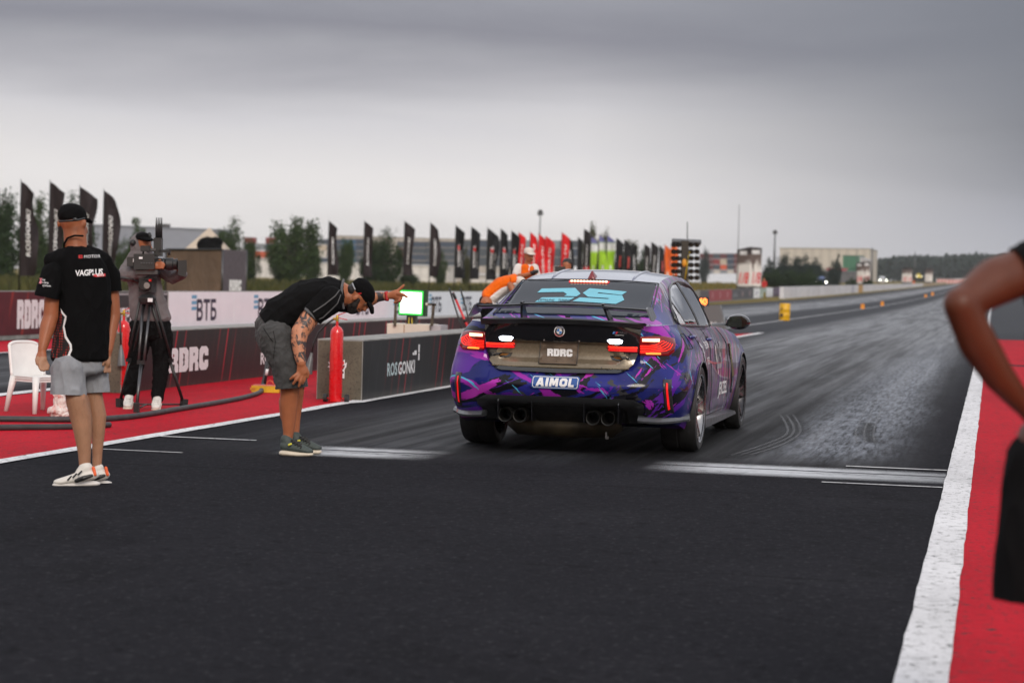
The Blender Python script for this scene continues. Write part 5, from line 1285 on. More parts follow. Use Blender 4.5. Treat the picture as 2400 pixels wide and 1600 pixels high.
# --- marshals and a phone photographer on the island beyond the car
p4, D = person('marshal in white cap and orange vest standing behind the blue car', 1236, 0, onZ(1236, 900)*0+Vector((at(1236, 640, 28).x, at(1236, 640, 28).y, 0)), None, 28)
c = Clay(D); zf = 656+CAM_H/c.k
c.mass((1240, 594, 0, 11, 14, 13), (1241, 605, -.01, 9, 12, 11)); c.limb((1245, 602, -.07, 2), (1248, 607, -.085, 2.4)); c.limb((1238, 610, 0, 7.5), (1236, 620, .01, 8)); c.oval((1229.5, 602, 0), ((1, 0, 0), (0, 1, 0), (0, 0, 1)), (2, 3.6, 2.5))
c.mass((1234, 630, .02, 19, 15, 9), (1232, 665, .02, 18, 15, 18), (1230, 712, .02, 18, 16, 12)); c.limb((1216, 628, .0, 8), (1211, 648, -.03, 7), (1228, 646, -.12, 5.5), (1243, 641, -.16, 4.5)); c.limb((1250, 628, .02, 8), (1258, 650, .0, 6.5), (1250, 640, -.12, 5))
for x in (1222, 1240): c.limb((x, 715, .02, 14), (x, 800, .02, 10), (x+1, zf-18, .02, 7), (x+1, zf-8, -.03, 7), (x+2, zf-6, -.10, 5))
c.done('body', M_SKIN, p4, .007, 2)
c = Clay(D); c.mass((1239, 588, .0, 12.2, 15, 9), (1239, 593, 0, 12.2, 15.2, 3)); cp = c.done('cap', M_CAPW, p4, .005, 2); c = Clay(D); c.mass((1244, 594, -.07, 10, 5, 1.8), (1248, 596.5, -.13, 8, 4, 1.5)); c.done('visor', M_CAPW, cp, .004, 1, base=p4.location)
c = Clay(D); c.mass((1236, 624, .02, 12, 12, 6), (1234, 632, .02, 21, 17, 9), (1232, 668, .02, 20, 17, 18)); c.limb((1216, 628, .0, 10.5), (1211, 640, -.02, 11)); c.limb((1252, 628, .02, 10.5), (1257, 642, .01, 10)); c.done('shirt', M_WCLOTH, p4, .006, 2, .005)
c = Clay(D); c.mass((1231, 628, -.005, 12, 15, 10), (1232, 668, -.005, 16, 18, 18)); c.mass((1246, 632, -.005, 7, 15, 10), (1240, 668, -.005, 10, 18, 18)); c.done('vest', M_ORANGE, p4, .006, 2, .004)
c = Clay(D); c.mass((1231, 705, .02, 19, 17, 10), (1231, 730, .02, 20, 17, 12)); [c.limb((x, 730, .02, 16), (x, 810, .02, 12)) for x in (1222, 1240)]; c.done('shorts', M_PANT, p4, .007, 2)
c = Clay(D); c.mass((1247, 639, -.165, 6, 5, 5), (1255, 636, -.17, 6.5, 5, 4)); [c.limb((1256, 633+2*i, -.17, 1.6), (1261, 634+1.6*i, -.17, 1.5)) for i in range(4)]; c.done('glove', M_BLACK, p4, .004, 1)

p5, D = person('marshal in orange vest bending over beside the car, back towards the lit board', 1150, 0, Vector((at(1150, 700, 26.5).x, at(1150, 700, 26.5).y, 0)), None, 26.5)
c = Clay(D); zf = 655+CAM_H/c.k
c.mass((1220, 662, -.05, 14, 14, 12)); c.limb((1210, 660, -.02, 9), (1200, 660, 0, 12)); c.mass((1196, 664, 0, 12, 22, 14), (1165, 680, 0, 13, 20, 16), (1142, 702, 0, 14, 18, 16))
c.limb((1196, 668, -.15, 8), (1212, 700, -.2, 6.5), (1222, 728, -.2, 5)); c.limb((1200, 668, .15, 8), (1214, 704, .16, 6), (1222, 728, .16, 5))
for dd in (-.1, .1): c.limb((1140, 708, dd, 14), (1150, 790, dd, 10), (1146, zf-18, dd, 7), (1146, zf-8, dd, 7), (1158, zf-5, dd, 5))
c.done('body', M_SKIN, p5, .008, 2)
c = Clay(D); c.mass((1217, 658, -.05, 15, 15, 11), (1211, 660, -.05, 12, 14, 9)); c.done('cap', M_CAPW, p5, .006, 2)
c = Clay(D); c.mass((1206, 656, 0, 9, 26, 15), (1172, 668, 0, 16, 26, 18), (1142, 693, 0, 13, 24, 17)); v5 = c.done('vest', M_ORANGE, p5, .007, 3, .010, (9, 9, 9))
decal('lettering', glyphs('MARSHAL', 7, .3), lambda x, y: (1196+y*.5, 662-x*.9+y*.4), v5, M_PANT)
c = Clay(D); c.mass((1205, 665, 0, 10, 24, 13), (1172, 682, 0, 15, 24, 16), (1142, 703, 0, 14, 22, 17), (1146, 712, 0, 15, 22, 14)); c.done('shirt', M_WCLOTH, p5, .007, 3, .008, (9, 9, 9))
c = Clay(D); c.mass((1139, 706, 0, 17, 21, 16), (1142, 724, 0, 17, 21, 14)); [c.limb((1141, 720, dd, 17), (1150, 790, dd, 13), (1147, zf-22, dd, 10)) for dd in (-.1, .1)]; c.done('trousers', M_PANT, p5, .008, 2, .006)

p6, D = person('dark-haired person raising a phone behind the roof of the car', 1325, 0, Vector((at(1325, 640, 30).x, at(1325, 640, 30).y, 0)), None, 30)
c = Clay(D); zf = 658+CAM_H/c.k
c.mass((1329, 620, 0, 11, 13, 12), (1329, 630, -.01, 9, 11, 10)); c.limb((1326, 629, -.07, 2.2), (1326, 632, -.08, 2.2)); c.limb((1329, 638, 0, 7), (1330, 648, .01, 8)); c.mass((1330, 660, .02, 18, 13, 9), (1330, 700, .02, 17, 13, 15), (1330, 735, .02, 17, 14, 12))
c.limb((1314, 656, .0, 7), (1306, 672, -.1, 6), (1309, 650, -.25, 5), (1311, 636, -.3, 4.5)); c.limb((1346, 656, .0, 7), (1342, 674, -.14, 6), (1322, 650, -.26, 5), (1317, 637, -.3, 4.5))
for x in (1308, 1319): [c.limb((x, 634-i, -.3, 1.7), (x+(3 if x < 1312 else -3), 630-i*2, -.315, 1.6)) for i in range(4)]
for x in (1322, 1338): c.limb((x, 735, .02, 13), (x, 800, .02, 9), (x, zf-15, .02, 6), (x, zf-7, -.02, 6), (x, zf-5, -.1, 5))
c.done('body', M_SKIN, p6, .007, 2)
c = Clay(D); c.mass((1330, 616, .02, 13, 15, 11), (1331, 622, .03, 12.5, 12, 9)); c.done('hair', M_HAIR, p6, .006, 2, .004, (30, 30, 30))
c = Clay(D); c.mass((1330, 656, .02, 20, 15, 9), (1330, 720, .02, 20, 16, 20)); c.limb((1314, 656, .0, 9), (1306, 672, -.1, 8), (1308, 658, -.2, 7)).limb((1346, 656, .0, 9), (1342, 674, -.14, 8), (1328, 658, -.22, 7)); c.done('shirt', M_TEE, p6, .007, 2, .004)
c = Clay(D); c.mass((1330, 730, .02, 19, 16, 10), (1330, 745, .02, 19, 16, 10)); [c.limb((x, 745, .02, 15), (x, zf-12, .02, 9)) for x in (1322, 1338)]; c.done('trousers', M_PANT, p6, .008, 2)
ph = thing('mobile_phone', 'dark phone held up by the dark-haired person', 'phone', at(1313, 631, 29.68)); b = MB(); b.box((0, 0, 0), (.15, .01, .075), CAMR); b.build('case', M_BLACK, ph, False, .003)

# --- bystander close to the lens on the right edge, hand on hip
p7, D = person('bystander close to the camera with hand on hip, only elbow and dark shorts in view', 2470, 0, Vector((at(2480, 700, 5.5).x, at(2480, 700, 5.5).y, 0)), None, 5.5)
c = Clay(D); zf = 686+CAM_H/c.k
c.limb((2432, 625, .0, 56), (2330, 662, -.06, 58), (2258, 710, -.13, 40), (2243, 712, -.14, 34)).limb((2250, 712, -.14, 40), (2290, 800, -.10, 46), (2340, 880, -.06, 38), (2395, 945, -.02, 27))
c.mass((2398, 945, -.02, 26, 26, 26), (2440, 975, 0, 44, 26, 34)); [c.limb((2450+6*i, 960+14*i, -.02, 13), (2485, 975+16*i, -.06, 12), (2510, 985+15*i, -.02, 11)) for i in range(4)]; c.limb((2420, 950, .02, 14), (2445, 925, .06, 12), (2470, 920, .09, 11))
c.mass((2560, 640, .05, 150, 100, 50), (2560, 800, .05, 130, 100, 120), (2555, 1000, .05, 125, 105, 70)); c.limb((2560, 540, .05, 55), (2560, 480, .05, 52)); c.mass((2560, 370, .03, 72, 88, 105), (2560, 420, .0, 60, 76, 80)); c.limb((2560, 400, -.1, 14), (2560, 425, -.13, 16))
c.limb((2690, 640, .05, 55), (2760, 830, .1, 42), (2690, 1000, .05, 28)); c.mass((2690, 1000, .05, 28, 28, 28), (2670, 1040, .03, 30, 26, 40))
for x in (2478, 2640): c.limb((x, 1050, .05, 100), (x+4, zf-420, .05, 56), (x+6, zf-250, .08, 54), (x+6, zf-70, .06, 32), (x+4, zf-35, -.02, 38), (x, zf-28, -.16, 26))
c.done('body', skin_mat('tanned_skin', (.105, .027, .011)), p7, .009, 4)
c = Clay(D); c.mass((2560, 570, .05, 80, 80, 30), (2560, 640, .05, 165, 118, 55), (2560, 820, .05, 150, 120, 130), (2555, 1000, .05, 145, 120, 60)); c.limb((2445, 622, .02, 72), (2350, 664, -.05, 74)).limb((2690, 640, .05, 74), (2730, 740, .08, 62)); c.done('shirt', M_TEE, p7, .012, 4, .008, cuts=[((2378, 612, .0), (-.88, .40, 0), 170)])
c = Clay(D); c.mass((2555, 1010, .05, 145, 120, 40), (2555, 1080, .05, 165, 125, 60)).limb((2468, 1100, .05, 112), (2448, 1290, .05, 122), (2450, 1430, .05, 124)).limb((2645, 1100, .05, 112), (2660, 1430, .05, 118)); c.done('shorts', M_PANT, p7, .012, 4, .012, (7, 7, 4), cuts=[((2450, 1408, .05), (-.05, 1, 0), 330)])
for x in (2482, 2644):
    c = Clay(D); c.mass((x, zf-40, .0, 46, 50, 32), (x-4, zf-28, -.22, 40, 44, 22)); c.done('trainer', M_SHOEW, p7, .01, 2)
# ------------------------------------------------------------------ barriers and equipment on the island
def banner_mat(name, base, line, alt, ang=.34, per=.55, tint=None, src='Object'):
    """dark printed sheet with slanting hairlines in groups"""
    k = NT(name); X = k.xyz(src)
    u = k.math('SUBTRACT', k.math('ADD', X[0], X[1]), k.math('MULTIPLY', X[2], ang))
    def lines(period, w_, ph):
        f = k.math('FRACT', k.math('ADD', k.math('DIVIDE', u, period), ph)); return k.step(k.math('ABSOLUTE', k.math('SUBTRACT', f, .5)), w_, w_*.35)
    grp = k.noise(k.map((1, 1, 0), src=src), .9, 2, .4)
    g = k.step(grp, .52, .60)
    n = k.noise(k.map(src=src), 3, 4)
    c = k.ramp(n, [(.3, tuple(x*.8 for x in base)), (.7, tuple(x*1.2 for x in base))])
    if tint: c = k.mix(k.step(X[2], .55, .05), c, tint)
    c = k.mix(k.math('MULTIPLY', lines(per*.55, .05, .2), .25), c, alt)
    c = k.mix(k.math('MULTIPLY', k.math('MULTIPLY', lines(per*.5, .10, .7), g), .8), c, line)
    dirt = k.math('MULTIPLY', k.step(X[2], .10, .0), k.step(k.noise(k.map(src=src), 24, 6, .7), .4, .7))
    c = k.mix(k.math('MULTIPLY', dirt, .6), c, (.10, .085, .07))
    k.set(color=c, rough=.55, spec=.3); return k.m
M_BANA = banner_mat('red_lined_banner', (.017, .015, .016), (.42, .018, .035), (.09, .03, .035), tint=(.032, .010, .013))
M_BANB = banner_mat('charcoal_banner', (.016, .017, .019), (.30, .018, .03), (.07, .07, .075))
M_BANR = banner_mat('dark_red_banner', (.085, .012, .017), (.30, .03, .02), (.02, .012, .014), per=1.3)
k = NT('weathered_block_end'); v = k.map(); X = k.xyz()
k.set(color=k.mix(k.step(k.noise(v, 45, 5, .7), .52, .7), k.ramp(k.noise(v, 3, 6), [(.3, (.085, .075, .055)), (.7, (.15, .13, .095))]), (.05, .045, .035)), rough=.9); k.bump(k.noise(v, 60, 4), .4, .006); M_BEND = k.m
def concrete_block(label, x_face, y0, y1, h, m, depth=.5, extras=None):
    t = thing('concrete_block', label, 'barrier', (x_face-depth/2, y0, 0), 0)
    L = y1-y0; b = MB(); b.box((0, L/2, h/2), (depth, L, h)); b.build('block', M_CONC, t, False, .012)
    b = MB(); b.box((depth/2+.003, L/2, h/2-.003), (.008, L-.01, h-.02)); p = b.build('banner', m, t)
    b = MB(); b.box((0, -.003, h/2-.003), (depth-.02, .008, h-.025)); b.build('end_sheet', M_BEND, t)
    return t, lambda u, z: Vector((depth/2+.0095, u, z)), p
hA = onX(400, 773, -9.0).z; yA = onX(284, 918, -9.0).y
tA, fA, pA = concrete_block('long red-lined concrete block behind the camera operator and the bending man', -9.0, yA, 47, hA, M_BANA)
hB = onX(848, 797, -6.436).z; yB = onX(848, 940, -6.436).y
tB, fB, pB = concrete_block('long charcoal concrete block beside the red extinguisher and the car', -6.436, yB, 31.5, hB, M_BANB)
def on_face(t, f, X, px, py): p = onX(px, py, X); return p.y-t.location.y, p.z
def face_text(VF, t, f, X, px, py, par, m=M_LETW, s=1.0): 
    u0, z0 = on_face(t, f, X, px, py); return letters('lettering', VF, lambda x, y: f(u0+x*s, z0+y), m, par)
def hpx(X, px, y0, y1): return onX(px, y0, X).z-onX(px, y1, X).z
wR = onX(490, 840, -9).y-onX(398, 840, -9).y
face_text(rdrc(hpx(-9, 445, 813, 869)), tA, fA, -9.0, 441, 841.5, pA, s=wR/(hpx(-9, 445, 813, 869)*2.75)*1.02)
zs = hpx(-9, 615, 828, 855); face_text(glyphs('ROSGONKI', zs*1.35, .012), tA, fA, -9.0, 650, 838, pA, s=1.35)
wG = onX(974, 860, -6.436).y-onX(905, 870, -6.436).y; zs = hpx(-6.436, 940, 849, 880)
face_text(glyphs('ROS', zs*1.32, .012, 0, 'LEFT'), tB, fB, -6.436, 905, 868, pB, mat('pale_teal_lettering', (.45, .55, .58), .6), wG/(zs*1.32)*.18)
face_text(glyphs('GONKI', zs*1.32, .012, 0, 'LEFT'), tB, fB, -6.436, 931, 864.5, pB, M_LETW, wG/(zs*1.32)*.18)
u0, z0 = on_face(tB, fB, -6.436, 972, 826)
b = MB()
for du, dz, w_, h_ in ((0, .0, .05, .05), (.05, .045, .03, .09), (.05, -.05, .03, .08), (-.03, -.01, .03, .03)): b.face([b.bm.verts.new(fB(u0+du*3+a*w_*2, z0+dz+c_*h_)) for a, c_ in ((-.5, -.5), (.5, -.5), (.5, .5), (-.5, .5))])
b.build('emblem', M_LETW, pB)
face_text(rdrc(hpx(-6.436, 1075, 811, 863)), tB, fB, -6.436, 1110, 835, pB, s=2.0)
def club_emblem(t, x0, z0, s, depth):                 # jagged badge on the block's end
    e = [c for c in t.children if c.name.startswith('end_sheet')][0]
    F = lambda o: (lambda u, z: Vector((x0+u*s, -.0075-o, z0+z*s)))
    def pl(P, o, m, nm):
        b = MB(); pts = [Vector(p) for p in P]; r = delaunay_2d_cdt(pts, [(i, (i+1) % len(pts)) for i in range(len(pts))], [], 1, 1e-6)
        V = [b.bm.verts.new(F(o)(p.x, p.y)) for p in r[0]]; [b.face([V[i] for i in q]) for q in r[2]]; b.build(nm, m, e)
    pl([(-.5, -.5), (.5, -.5), (.5, .1), (.62, .3), (.66, .62), (.52, .55), (.5, .85), (.36, .7), (.2, .95), (0, .78), (-.2, .98), (-.36, .72), (-.55, .82), (-.5, .6), (-.72, .62), (-.58, .38), (-.75, .3), (-.56, .15), (-.66, .0), (-.5, .0)], 0, M_LETW, 'emblem')
    pl([(-.42, .12), (.4, .12), (.5, .32), (.5, .45), (.3, .3), (.34, .6), (.15, .42), (.05, .7), (-.1, .45), (-.3, .62), (-.28, .35), (-.5, .4)], .003, M_GLOSSB, 'emblem')
    pl([(.08, .2), (.42, .2), (.46, .34), (.2, .3)], .005, M_LETR, 'emblem'); pl([(.25, .45), (.42, .42), (.48, .6), (.38, .75)], .005, M_LETR, 'emblem'); pl([(-.4, .15), (-.1, .2), (-.2, .34)], .005, M_LETR, 'emblem')
    pl([(-.44, -.02), (.44, -.02), (.44, -.16), (-.44, -.16)], .004, M_GLOSSB, 'emblem')
    V, Fc = rdrc(.24); letters('lettering', (V, Fc), lambda x, y: F(.004)(x*1.1, -.32+y), M_GLOSSB, e)
club_emblem(tB, -.02, .31, .15, .5); club_emblem(tA, -.02, .31, .15, .5)

# the long barrier across the other lane: printed boards
XW = -17.25
def zW(px, py): return onX(px, py, XW).z
hW = (zW(10, 684)+zW(444, 683)+zW(600, 682))/3
def board(label, y0, y1, x0, x1, m, h=None, par=None):
    h = h or hW; d = Vector((x1-x0, y1-y0, 0)); L = d.length; a = math.atan2(d.y, d.x)
    t = thing('banner_board', label, 'banner board', (x0, y0, gz(y0)), a, 'printed boards along the far barrier')
    b = MB(); b.box((L/2, .10, h/2), (L-.012, .2, h)); b.build('backing', M_CONC, t, False, .01)
    b = MB(); b.box((L/2, -.004, h/2+.035), (L-.02, .008, h-.10)); p = b.build('print', m, t)
    return t, p, L, h, (lambda u, z: Vector((u, -.0095, z)))
yy = lambda px: onX(px, 720, XW).y
k = NT('white_banner'); v = k.map(); k.set(color=k.ramp(k.noise(v, 2.5, 5), [(.3, (.76, .79, .84)), (.7, (.82, .85, .90))]), rough=.5); k.bump(k.noise(k.map((1, 1, .3)), 5, 3), .25, .02); M_WBAN = k.m
t, p, L, h, f = board('dark red board with white slab lettering on the barrier at far left', yy(-60), yy(236), XW, XW, M_BANR)
sz = h*.60; cu_ = (onX(60, 750, XW).y-t.location.y)
letters('lettering', rdrc(sz), lambda x, y: f(onX(72, 750, XW).y-t.location.y+x*.82, h*.52+y), M_LETW, p)
t, p, L, h, f = board('black board with white lettering half hidden behind the camera operator', yy(236), yy(392), XW, XW, mat('black_print', (.018, .018, .02), .5))
letters('lettering', glyphs('ОПЕРА', h*.42, .02), lambda x, y: f(onX(286, 740, XW).y-t.location.y+x*1.0, h*.42+y), M_LETW, p)
b = MB(); b.box((L/2, -.007, h*.93), (L-.03, .004, h*.05)); b.build('trim', mat('grey_trim_strip', (.3, .3, .31), .6), p)
yj, Lp = yy(394), yy(548)-yy(394)
names_ = ['directly right of the camera operator', 'between the camera operator and the bending man', 'behind the bending man\'s back', 'behind the bending man\'s head', 'behind the lit board', 'beside the leaning rods', 'half hidden by the bending orange marshal', 'hidden mostly behind the blue car', 'seen past the car roof', 'farthest of its row']
for i in range(9):
    y0 = yj+Lp*i; t, p, L, h, f = board('white bank banner board '+names_[i], y0, y0+Lp, XW, XW, M_WBAN)
    u_ = .335*Lp; 
    for j in range(3):
        b = MB(); z_ = h*(.90-.145*j); b.face([b.bm.verts.new(f(u_+a+(zz)*.25, z_+zz)) for a, zz in ((0, 0), (.075*Lp, 0), (.075*Lp, -h*.088), (0, -h*.088))]); b.build('stripe', M_LETC, p)
    letters('lettering', glyphs('ВТБ', h*.80, .028), lambda x, y: f(.56*Lp+x*.95, h*.48+y*.88), M_LETD, p)
# boards further down, bending gently away to the far edge of the strip
P0 = Vector((XW, yj+9*Lp, 0)); P1 = Vector((-19.0, 138, 0))
def far_pt(px): # point on the line of the far barrier
    d = ray(px, 690); 
    # x = -17.25 - 1.75*(y-P0.y)/(P1.y-P0.y)
    kx = (P1.x-P0.x)/(P1.y-P0.y); yv = (P0.x-kx*P0.y)/(d.x/d.y-kx); return Vector((P0.x+kx*(yv-P0.y), yv, 0))
cuts_ = [1640, 1662, 1680, 1697, 1715, 1732, 1750, 1766, 1781, 1796, 1811, 1824, 1836]
mats_ = [mat('purple_grey_print', (.07, .06, .07), .6), mat('brick_red_print', (.30, .035, .05), .6), None, None, mat('slate_print', (.055, .06, .075), .6), None, None, M_WBAN, mat('pale_green_print', (.30, .38, .33), .6), M_WBAN, mat('plum_print', (.10, .075, .12), .6), mat('violet_print', (.14, .075, .20), .6)]
lab_ = ['purple-grey board just behind the red readout', 'brick red board nearest the red readout', 'brick red board, middle of three', 'brick red board beside the dark boards', 'slate board with tall skyline print', 'slate board between skyline print and white board', 'slate board touching the first white board', 'white board with grey scribble beside slate board', 'pale green board with a triangle print', 'white board between green and plum boards', 'plum board beside the white one', 'violet board at the end of the printed row']
prev = None
first = far_pt(1640)
seg0 = [(P0, first)]
t, p, L, h, f = board('long plain grey stretch of barrier hidden behind the car', P0.y, first.y, P0.x, first.x, M_CONC)
t['category'] = 'barrier'
for i in range(12):
    a, b_ = far_pt(cuts_[i]), far_pt(cuts_[i+1]); m_ = mats_[i] or prev; prev = m_
    hh = onY(cuts_[i], 679.5-(cuts_[i]-1650)*.04, a.y).z-gz(a.y); t, p, L, h, f = board(lab_[i], a.y, b_.y, a.x, b_.x, m_, max(.85, hh))
    if i in (1, 2, 3, 5, 6): letters('lettering', glyphs('ДВ\n101', h*.30, .01, line=.8), lambda x, y: f(L*.45+x*L/h*.35, h*.52+y), mat('pink_lettering', (.55, .35, .38), .6), p)
    if i == 4:
        for j, hh_ in enumerate((.25, .4, .55, .42, .6, .38, .3)):
            b = MB(); b.box((L*(.2+.1*j), -.01, h*.3+h*hh_*.4), (L*.05, .004, h*hh_*.8)); b.build('skyline', mat('grey_print', (.2, .21, .24), .6), p)
    if i == 7:
        for j in range(5): b = MB(); b.bar(f(L*(.3+.06*j), h*(.4+.05*j)), f(L*(.34+.07*j), h*(.7-.03*j)), .2, .004); b.build('scribble', mat('grey_ink', (.25, .25, .28), .6), p)
    if i == 8: b = MB(); b.face([b.bm.verts.new(f(L*u, h*z)) for u, z in ((.2, .2), (.8, .2), (.5, .8))]); b.build('triangle', mat('mint_print', (.5, .6, .55), .6), p)
    if i == 10: b = MB(); b.box((L*.45, -.01, h*.5), (L*.5, .004, h*.06)); b.build('stripe', mat('pale_plum', (.35, .3, .38), .6), p)
# bare white wall running on to the end of the strip, with a mustard and a grey panel in it
k = NT('streaked_white_wall'); v = k.map(); st = k.noise(k.map((.12, .12, .9)), 9, 6, .7)
k.set(color=k.mix(k.step(st, .5, .72), k.ramp(k.noise(v, .25, 5), [(.3, (.48, .48, .52)), (.7, (.62, .62, .66))]), (.36, .35, .37)), rough=.8); M_WWALL = k.m
def wall_run(name, label, pxs, mt, top_=None, cat='wall'):
    t = thing(name, label, cat, (0, 0, 0)); b = MB(); prevv = None
    n = 24
    for i in range(n+1):
        px = pxs[0]+(pxs[1]-pxs[0])*i/n; u = (px-1835)/(2216-1835)
        X_ = -19.0; d = ray(px, 690); Y_ = X_*d.y/d.x; z0 = gz(Y_); py = 672.5-(px-1835)*.0255; z1 = max(z0+.8, min(onY(px, py, Y_).z, z0+1.35))
        rng = [(X_, Y_, z0-.05), (X_, Y_, z1), (X_-.4, Y_, z1), (X_-.4, Y_, z0-.05)]
        ring = [b.bm.verts.new(p) for p in rng]
        if prevv:
            for j in range(4): b.face([prevv[j], prevv[(j+1) % 4], ring[(j+1) % 4], ring[j]])
        else: b.face(ring)
        prevv = ring
    b.face(prevv); b.build('wall', mt, t); return t
wall_run('white_wall', 'long streaked white wall running away beside the far lane', (1837, 1996), M_WWALL); wall_run('grey_wall_panel', 'short grey panel in the white wall before the mustard one', (1996.5, 2001.5), mat('blue_grey_panel', (.33, .34, .42), .7))
wall_run('white_wall', 'short white wall piece between the grey and mustard panels', (2002, 2011.5), M_WWALL); wall_run('mustard_wall_panel', 'mustard panel in the white wall under the quarter mile sign', (2012, 2022), mat('mustard_panel', (.42, .24, .07), .7))
wall_run('white_wall', 'far white wall from the mustard panel to the finish', (2022.5, 2163), M_WWALL); wall_run('tan_wall', 'tan wall closing the row at the very far end', (2163.5, 2216), mat('tan_wall_paint', (.32, .25, .16), .8))

# fire extinguishers on wheels
def extinguisher(label, px, py, wpx, top, horn, grp='large red fire extinguishers'):
    p0 = onZ(px, py); t = thing('fire_extinguisher', label, 'extinguisher', p0, .08, grp); dp = depth_of(p0); k_ = dp/F_PX; r_ = wpx*k_/2; H_ = (py-top)*k_
    b = MB(); b.lathe([(r_*.92, .015), (r_*.97, .05), (r_*.97, .10), (r_, .12), (r_, H_-r_*1.3), (r_*.93, H_-r_*.75), (r_*.72, H_-r_*.35), (r_*.42, H_-r_*.12), (r_*.22, H_), (r_*.2, H_+.05)], (0, 0, 0), 'Z', 28); cy_ = b.build('cylinder', M_REDP, t, True, angle=50)
    b = MB(); b.lathe([(r_*.24, H_+.045), (r_*.24, H_+.085), (r_*.16, H_+.11)], (0, 0, 0), 'Z', 14); b.tube([(0, 0, H_+.07), (-r_*.6, 0, H_+.07)], .014, 8); b.build('valve', mat('brass', (.5, .32, .06), .3, 1.0), t, True, angle=40)
    b = MB(); b.bar((-.01, 0, H_+.10), (.09, -.02, H_+.14), .014, .008); b.bar((-.01, 0, H_+.085), (.11, -.02, H_+.065), .014, .008); b.build('lever', mat('red_lever', (.6, .02, .03), .4), t)
    for s in (-1, 1):
        b = MB(); b.lathe([(.02, -.018), (.045, -.018), (.045, .018), (.02, .018)], (s*(r_+.045), .03, .046), 'X', 20); b.build('wheel', M_RUBBER, t, True, angle=40)
    b = MB(); b.tube([(-r_-.05, .03, .046), (r_+.05, .03, .046)], .008, 6); b.lathe([(r_*1.02, .10), (r_*1.02, .115)], (0, 0, 0), 'Z', 24); b.build('axle', M_REDP, t, True, angle=40)
    hs = horn; b = MB(); b.tube([(-r_*.5, 0, H_+.07)]+[Vector(q) for q in hs], .010, 8); b.build('hose', M_BLACK, t, True)
    e = Vector(hs[-1]); d = (Vector(hs[-1])-Vector(hs[-2])).normalized()
    b = MB(); b.tube([e, e+d*.05, e+d*.06, e+d*.22], [.014, .02, .024, .045], 12); b.build('horn', mat('horn_grey', (.13, .135, .14), .4, .3), t, True, angle=40)
    b = MB(); b.lathe([(r_+.0015, H_*.42), (r_+.0015, H_*.66)], (0, 0, 0), 'Z', 28, cap=False)
    for v in list(b.bm.verts):
        if not (v.co.x < -.1*r_ and v.co.y < .6*r_): b.bm.verts.remove(v)
    b.build('label', M_LETW if px < 400 else mat('faded_label', (.55, .02, .02), .4), cy_)
    return t
k22 = depth_of(onZ(785, 938))/F_PX
extinguisher('red fire extinguisher on wheels at the end of the charcoal block', 786, 944, 30.5, 763, [(-.10, 0, .82), (-.20, .02, .72), (-.25, .02, .60), (-.265, .02, .51)])
extinguisher('red fire extinguisher between the back-turned man and the camera operator', 287, 922, 30, 750, [(-.02, -.085, .85), (.0, -.10, .65), (.008, -.105, .52)])

# lit board on its cabinet, with two posts
XB = -7.75; Yb = onX(965, 710, XB).y; base = Vector((XB, Yb, 0)); kb = depth_of(base)/F_PX
def atb(px, py, dy=0): return onY(px, py, Yb+dy)-base
cab_ = thing('cabinet', 'cream equipment cabinet standing behind the charcoal block', 'cabinet', base)
a, b_ = atb(919, 757), atb(1017, 757); w_ = (b_-a).length
b = MB(); b.box(((a.x+b_.x)/2, .0, a.z/2+.0), (w_, .5, a.z)); b.build('body', M_CREAM, cab_, False, .012)
b = MB(); b.box((a.x+w_*.41, -.252, a.z/2), (.008, .006, a.z*.98)); b.build('door_gap', mat('rust_stain', (.28, .13, .05), .9), cab_)
b = MB(); c_, d_ = atb(1018, 761), atb(1041, 761); b.box(((c_.x+d_.x)/2, .0, c_.z/2), ((d_-c_).length, .4, c_.z)); b.build('side_box', mat('pale_grey_box', (.42, .41, .44), .6), cab_, False, .01)
brd = thing('lit_board', 'glowing white board with green rim on the cream cabinet', 'display board', base)
q = [atb(936.5, 677, -.1), atb(1000, 680, -.1), atb(996, 742, -.1), atb(934, 738.5, -.1)]
cc = sum(q, Vector())/4; ux = (q[1]-q[0]).normalized(); uz = (q[0]-q[3]).normalized(); un = ux.cross(uz).normalized(); bw = (q[1]-q[0]).length; bh = (q[0]-q[3]).length
RB = Matrix((ux, -un, uz)).transposed()
b = MB(); b.box(cc+un*-.06, (bw, .10, bh), RB); b.build('housing', mat('dark_green_housing', (.012, .05, .02), .5), brd, False, .006)
k = NT('board_glow'); k.set(color=(.9, 1, .9), emit=(.86, 1.0, .86), emit_s=2.6); M_BGLOW = k.m
k = NT('green_rim_glow'); k.set(color=(.02, .4, .04), emit=(.02, .75, .06), emit_s=1.1); M_RIMG = k.m
b = MB(); b.box(cc+un*-.004-ux*.02, (bw-.05, .012, bh-.03), RB); b.build('rim', M_RIMG, brd)
b = MB(); b.box(cc+un*.006-ux*.02, (bw-.09, .012, bh-.075), RB); b.build('screen', M_BGLOW, brd)
b = MB(); b.box((cc.x, cc.y, (cc.z-bh/2+a.z)/2), (.13, .10, cc.z-bh/2-a.z+.02)); b.build('neck', M_BLACK, brd)
b = MB(); [b.tube([(cc.x+dx, cc.y-.08, cc.z-bh/2-.02), (cc.x+dx*1.2, cc.y-.08, a.z-.05)], .007, 6) for dx in (-.02, .02)]; b.build('yellow_cable', mat('yellow_cable', (.6, .45, .05), .5), brd)
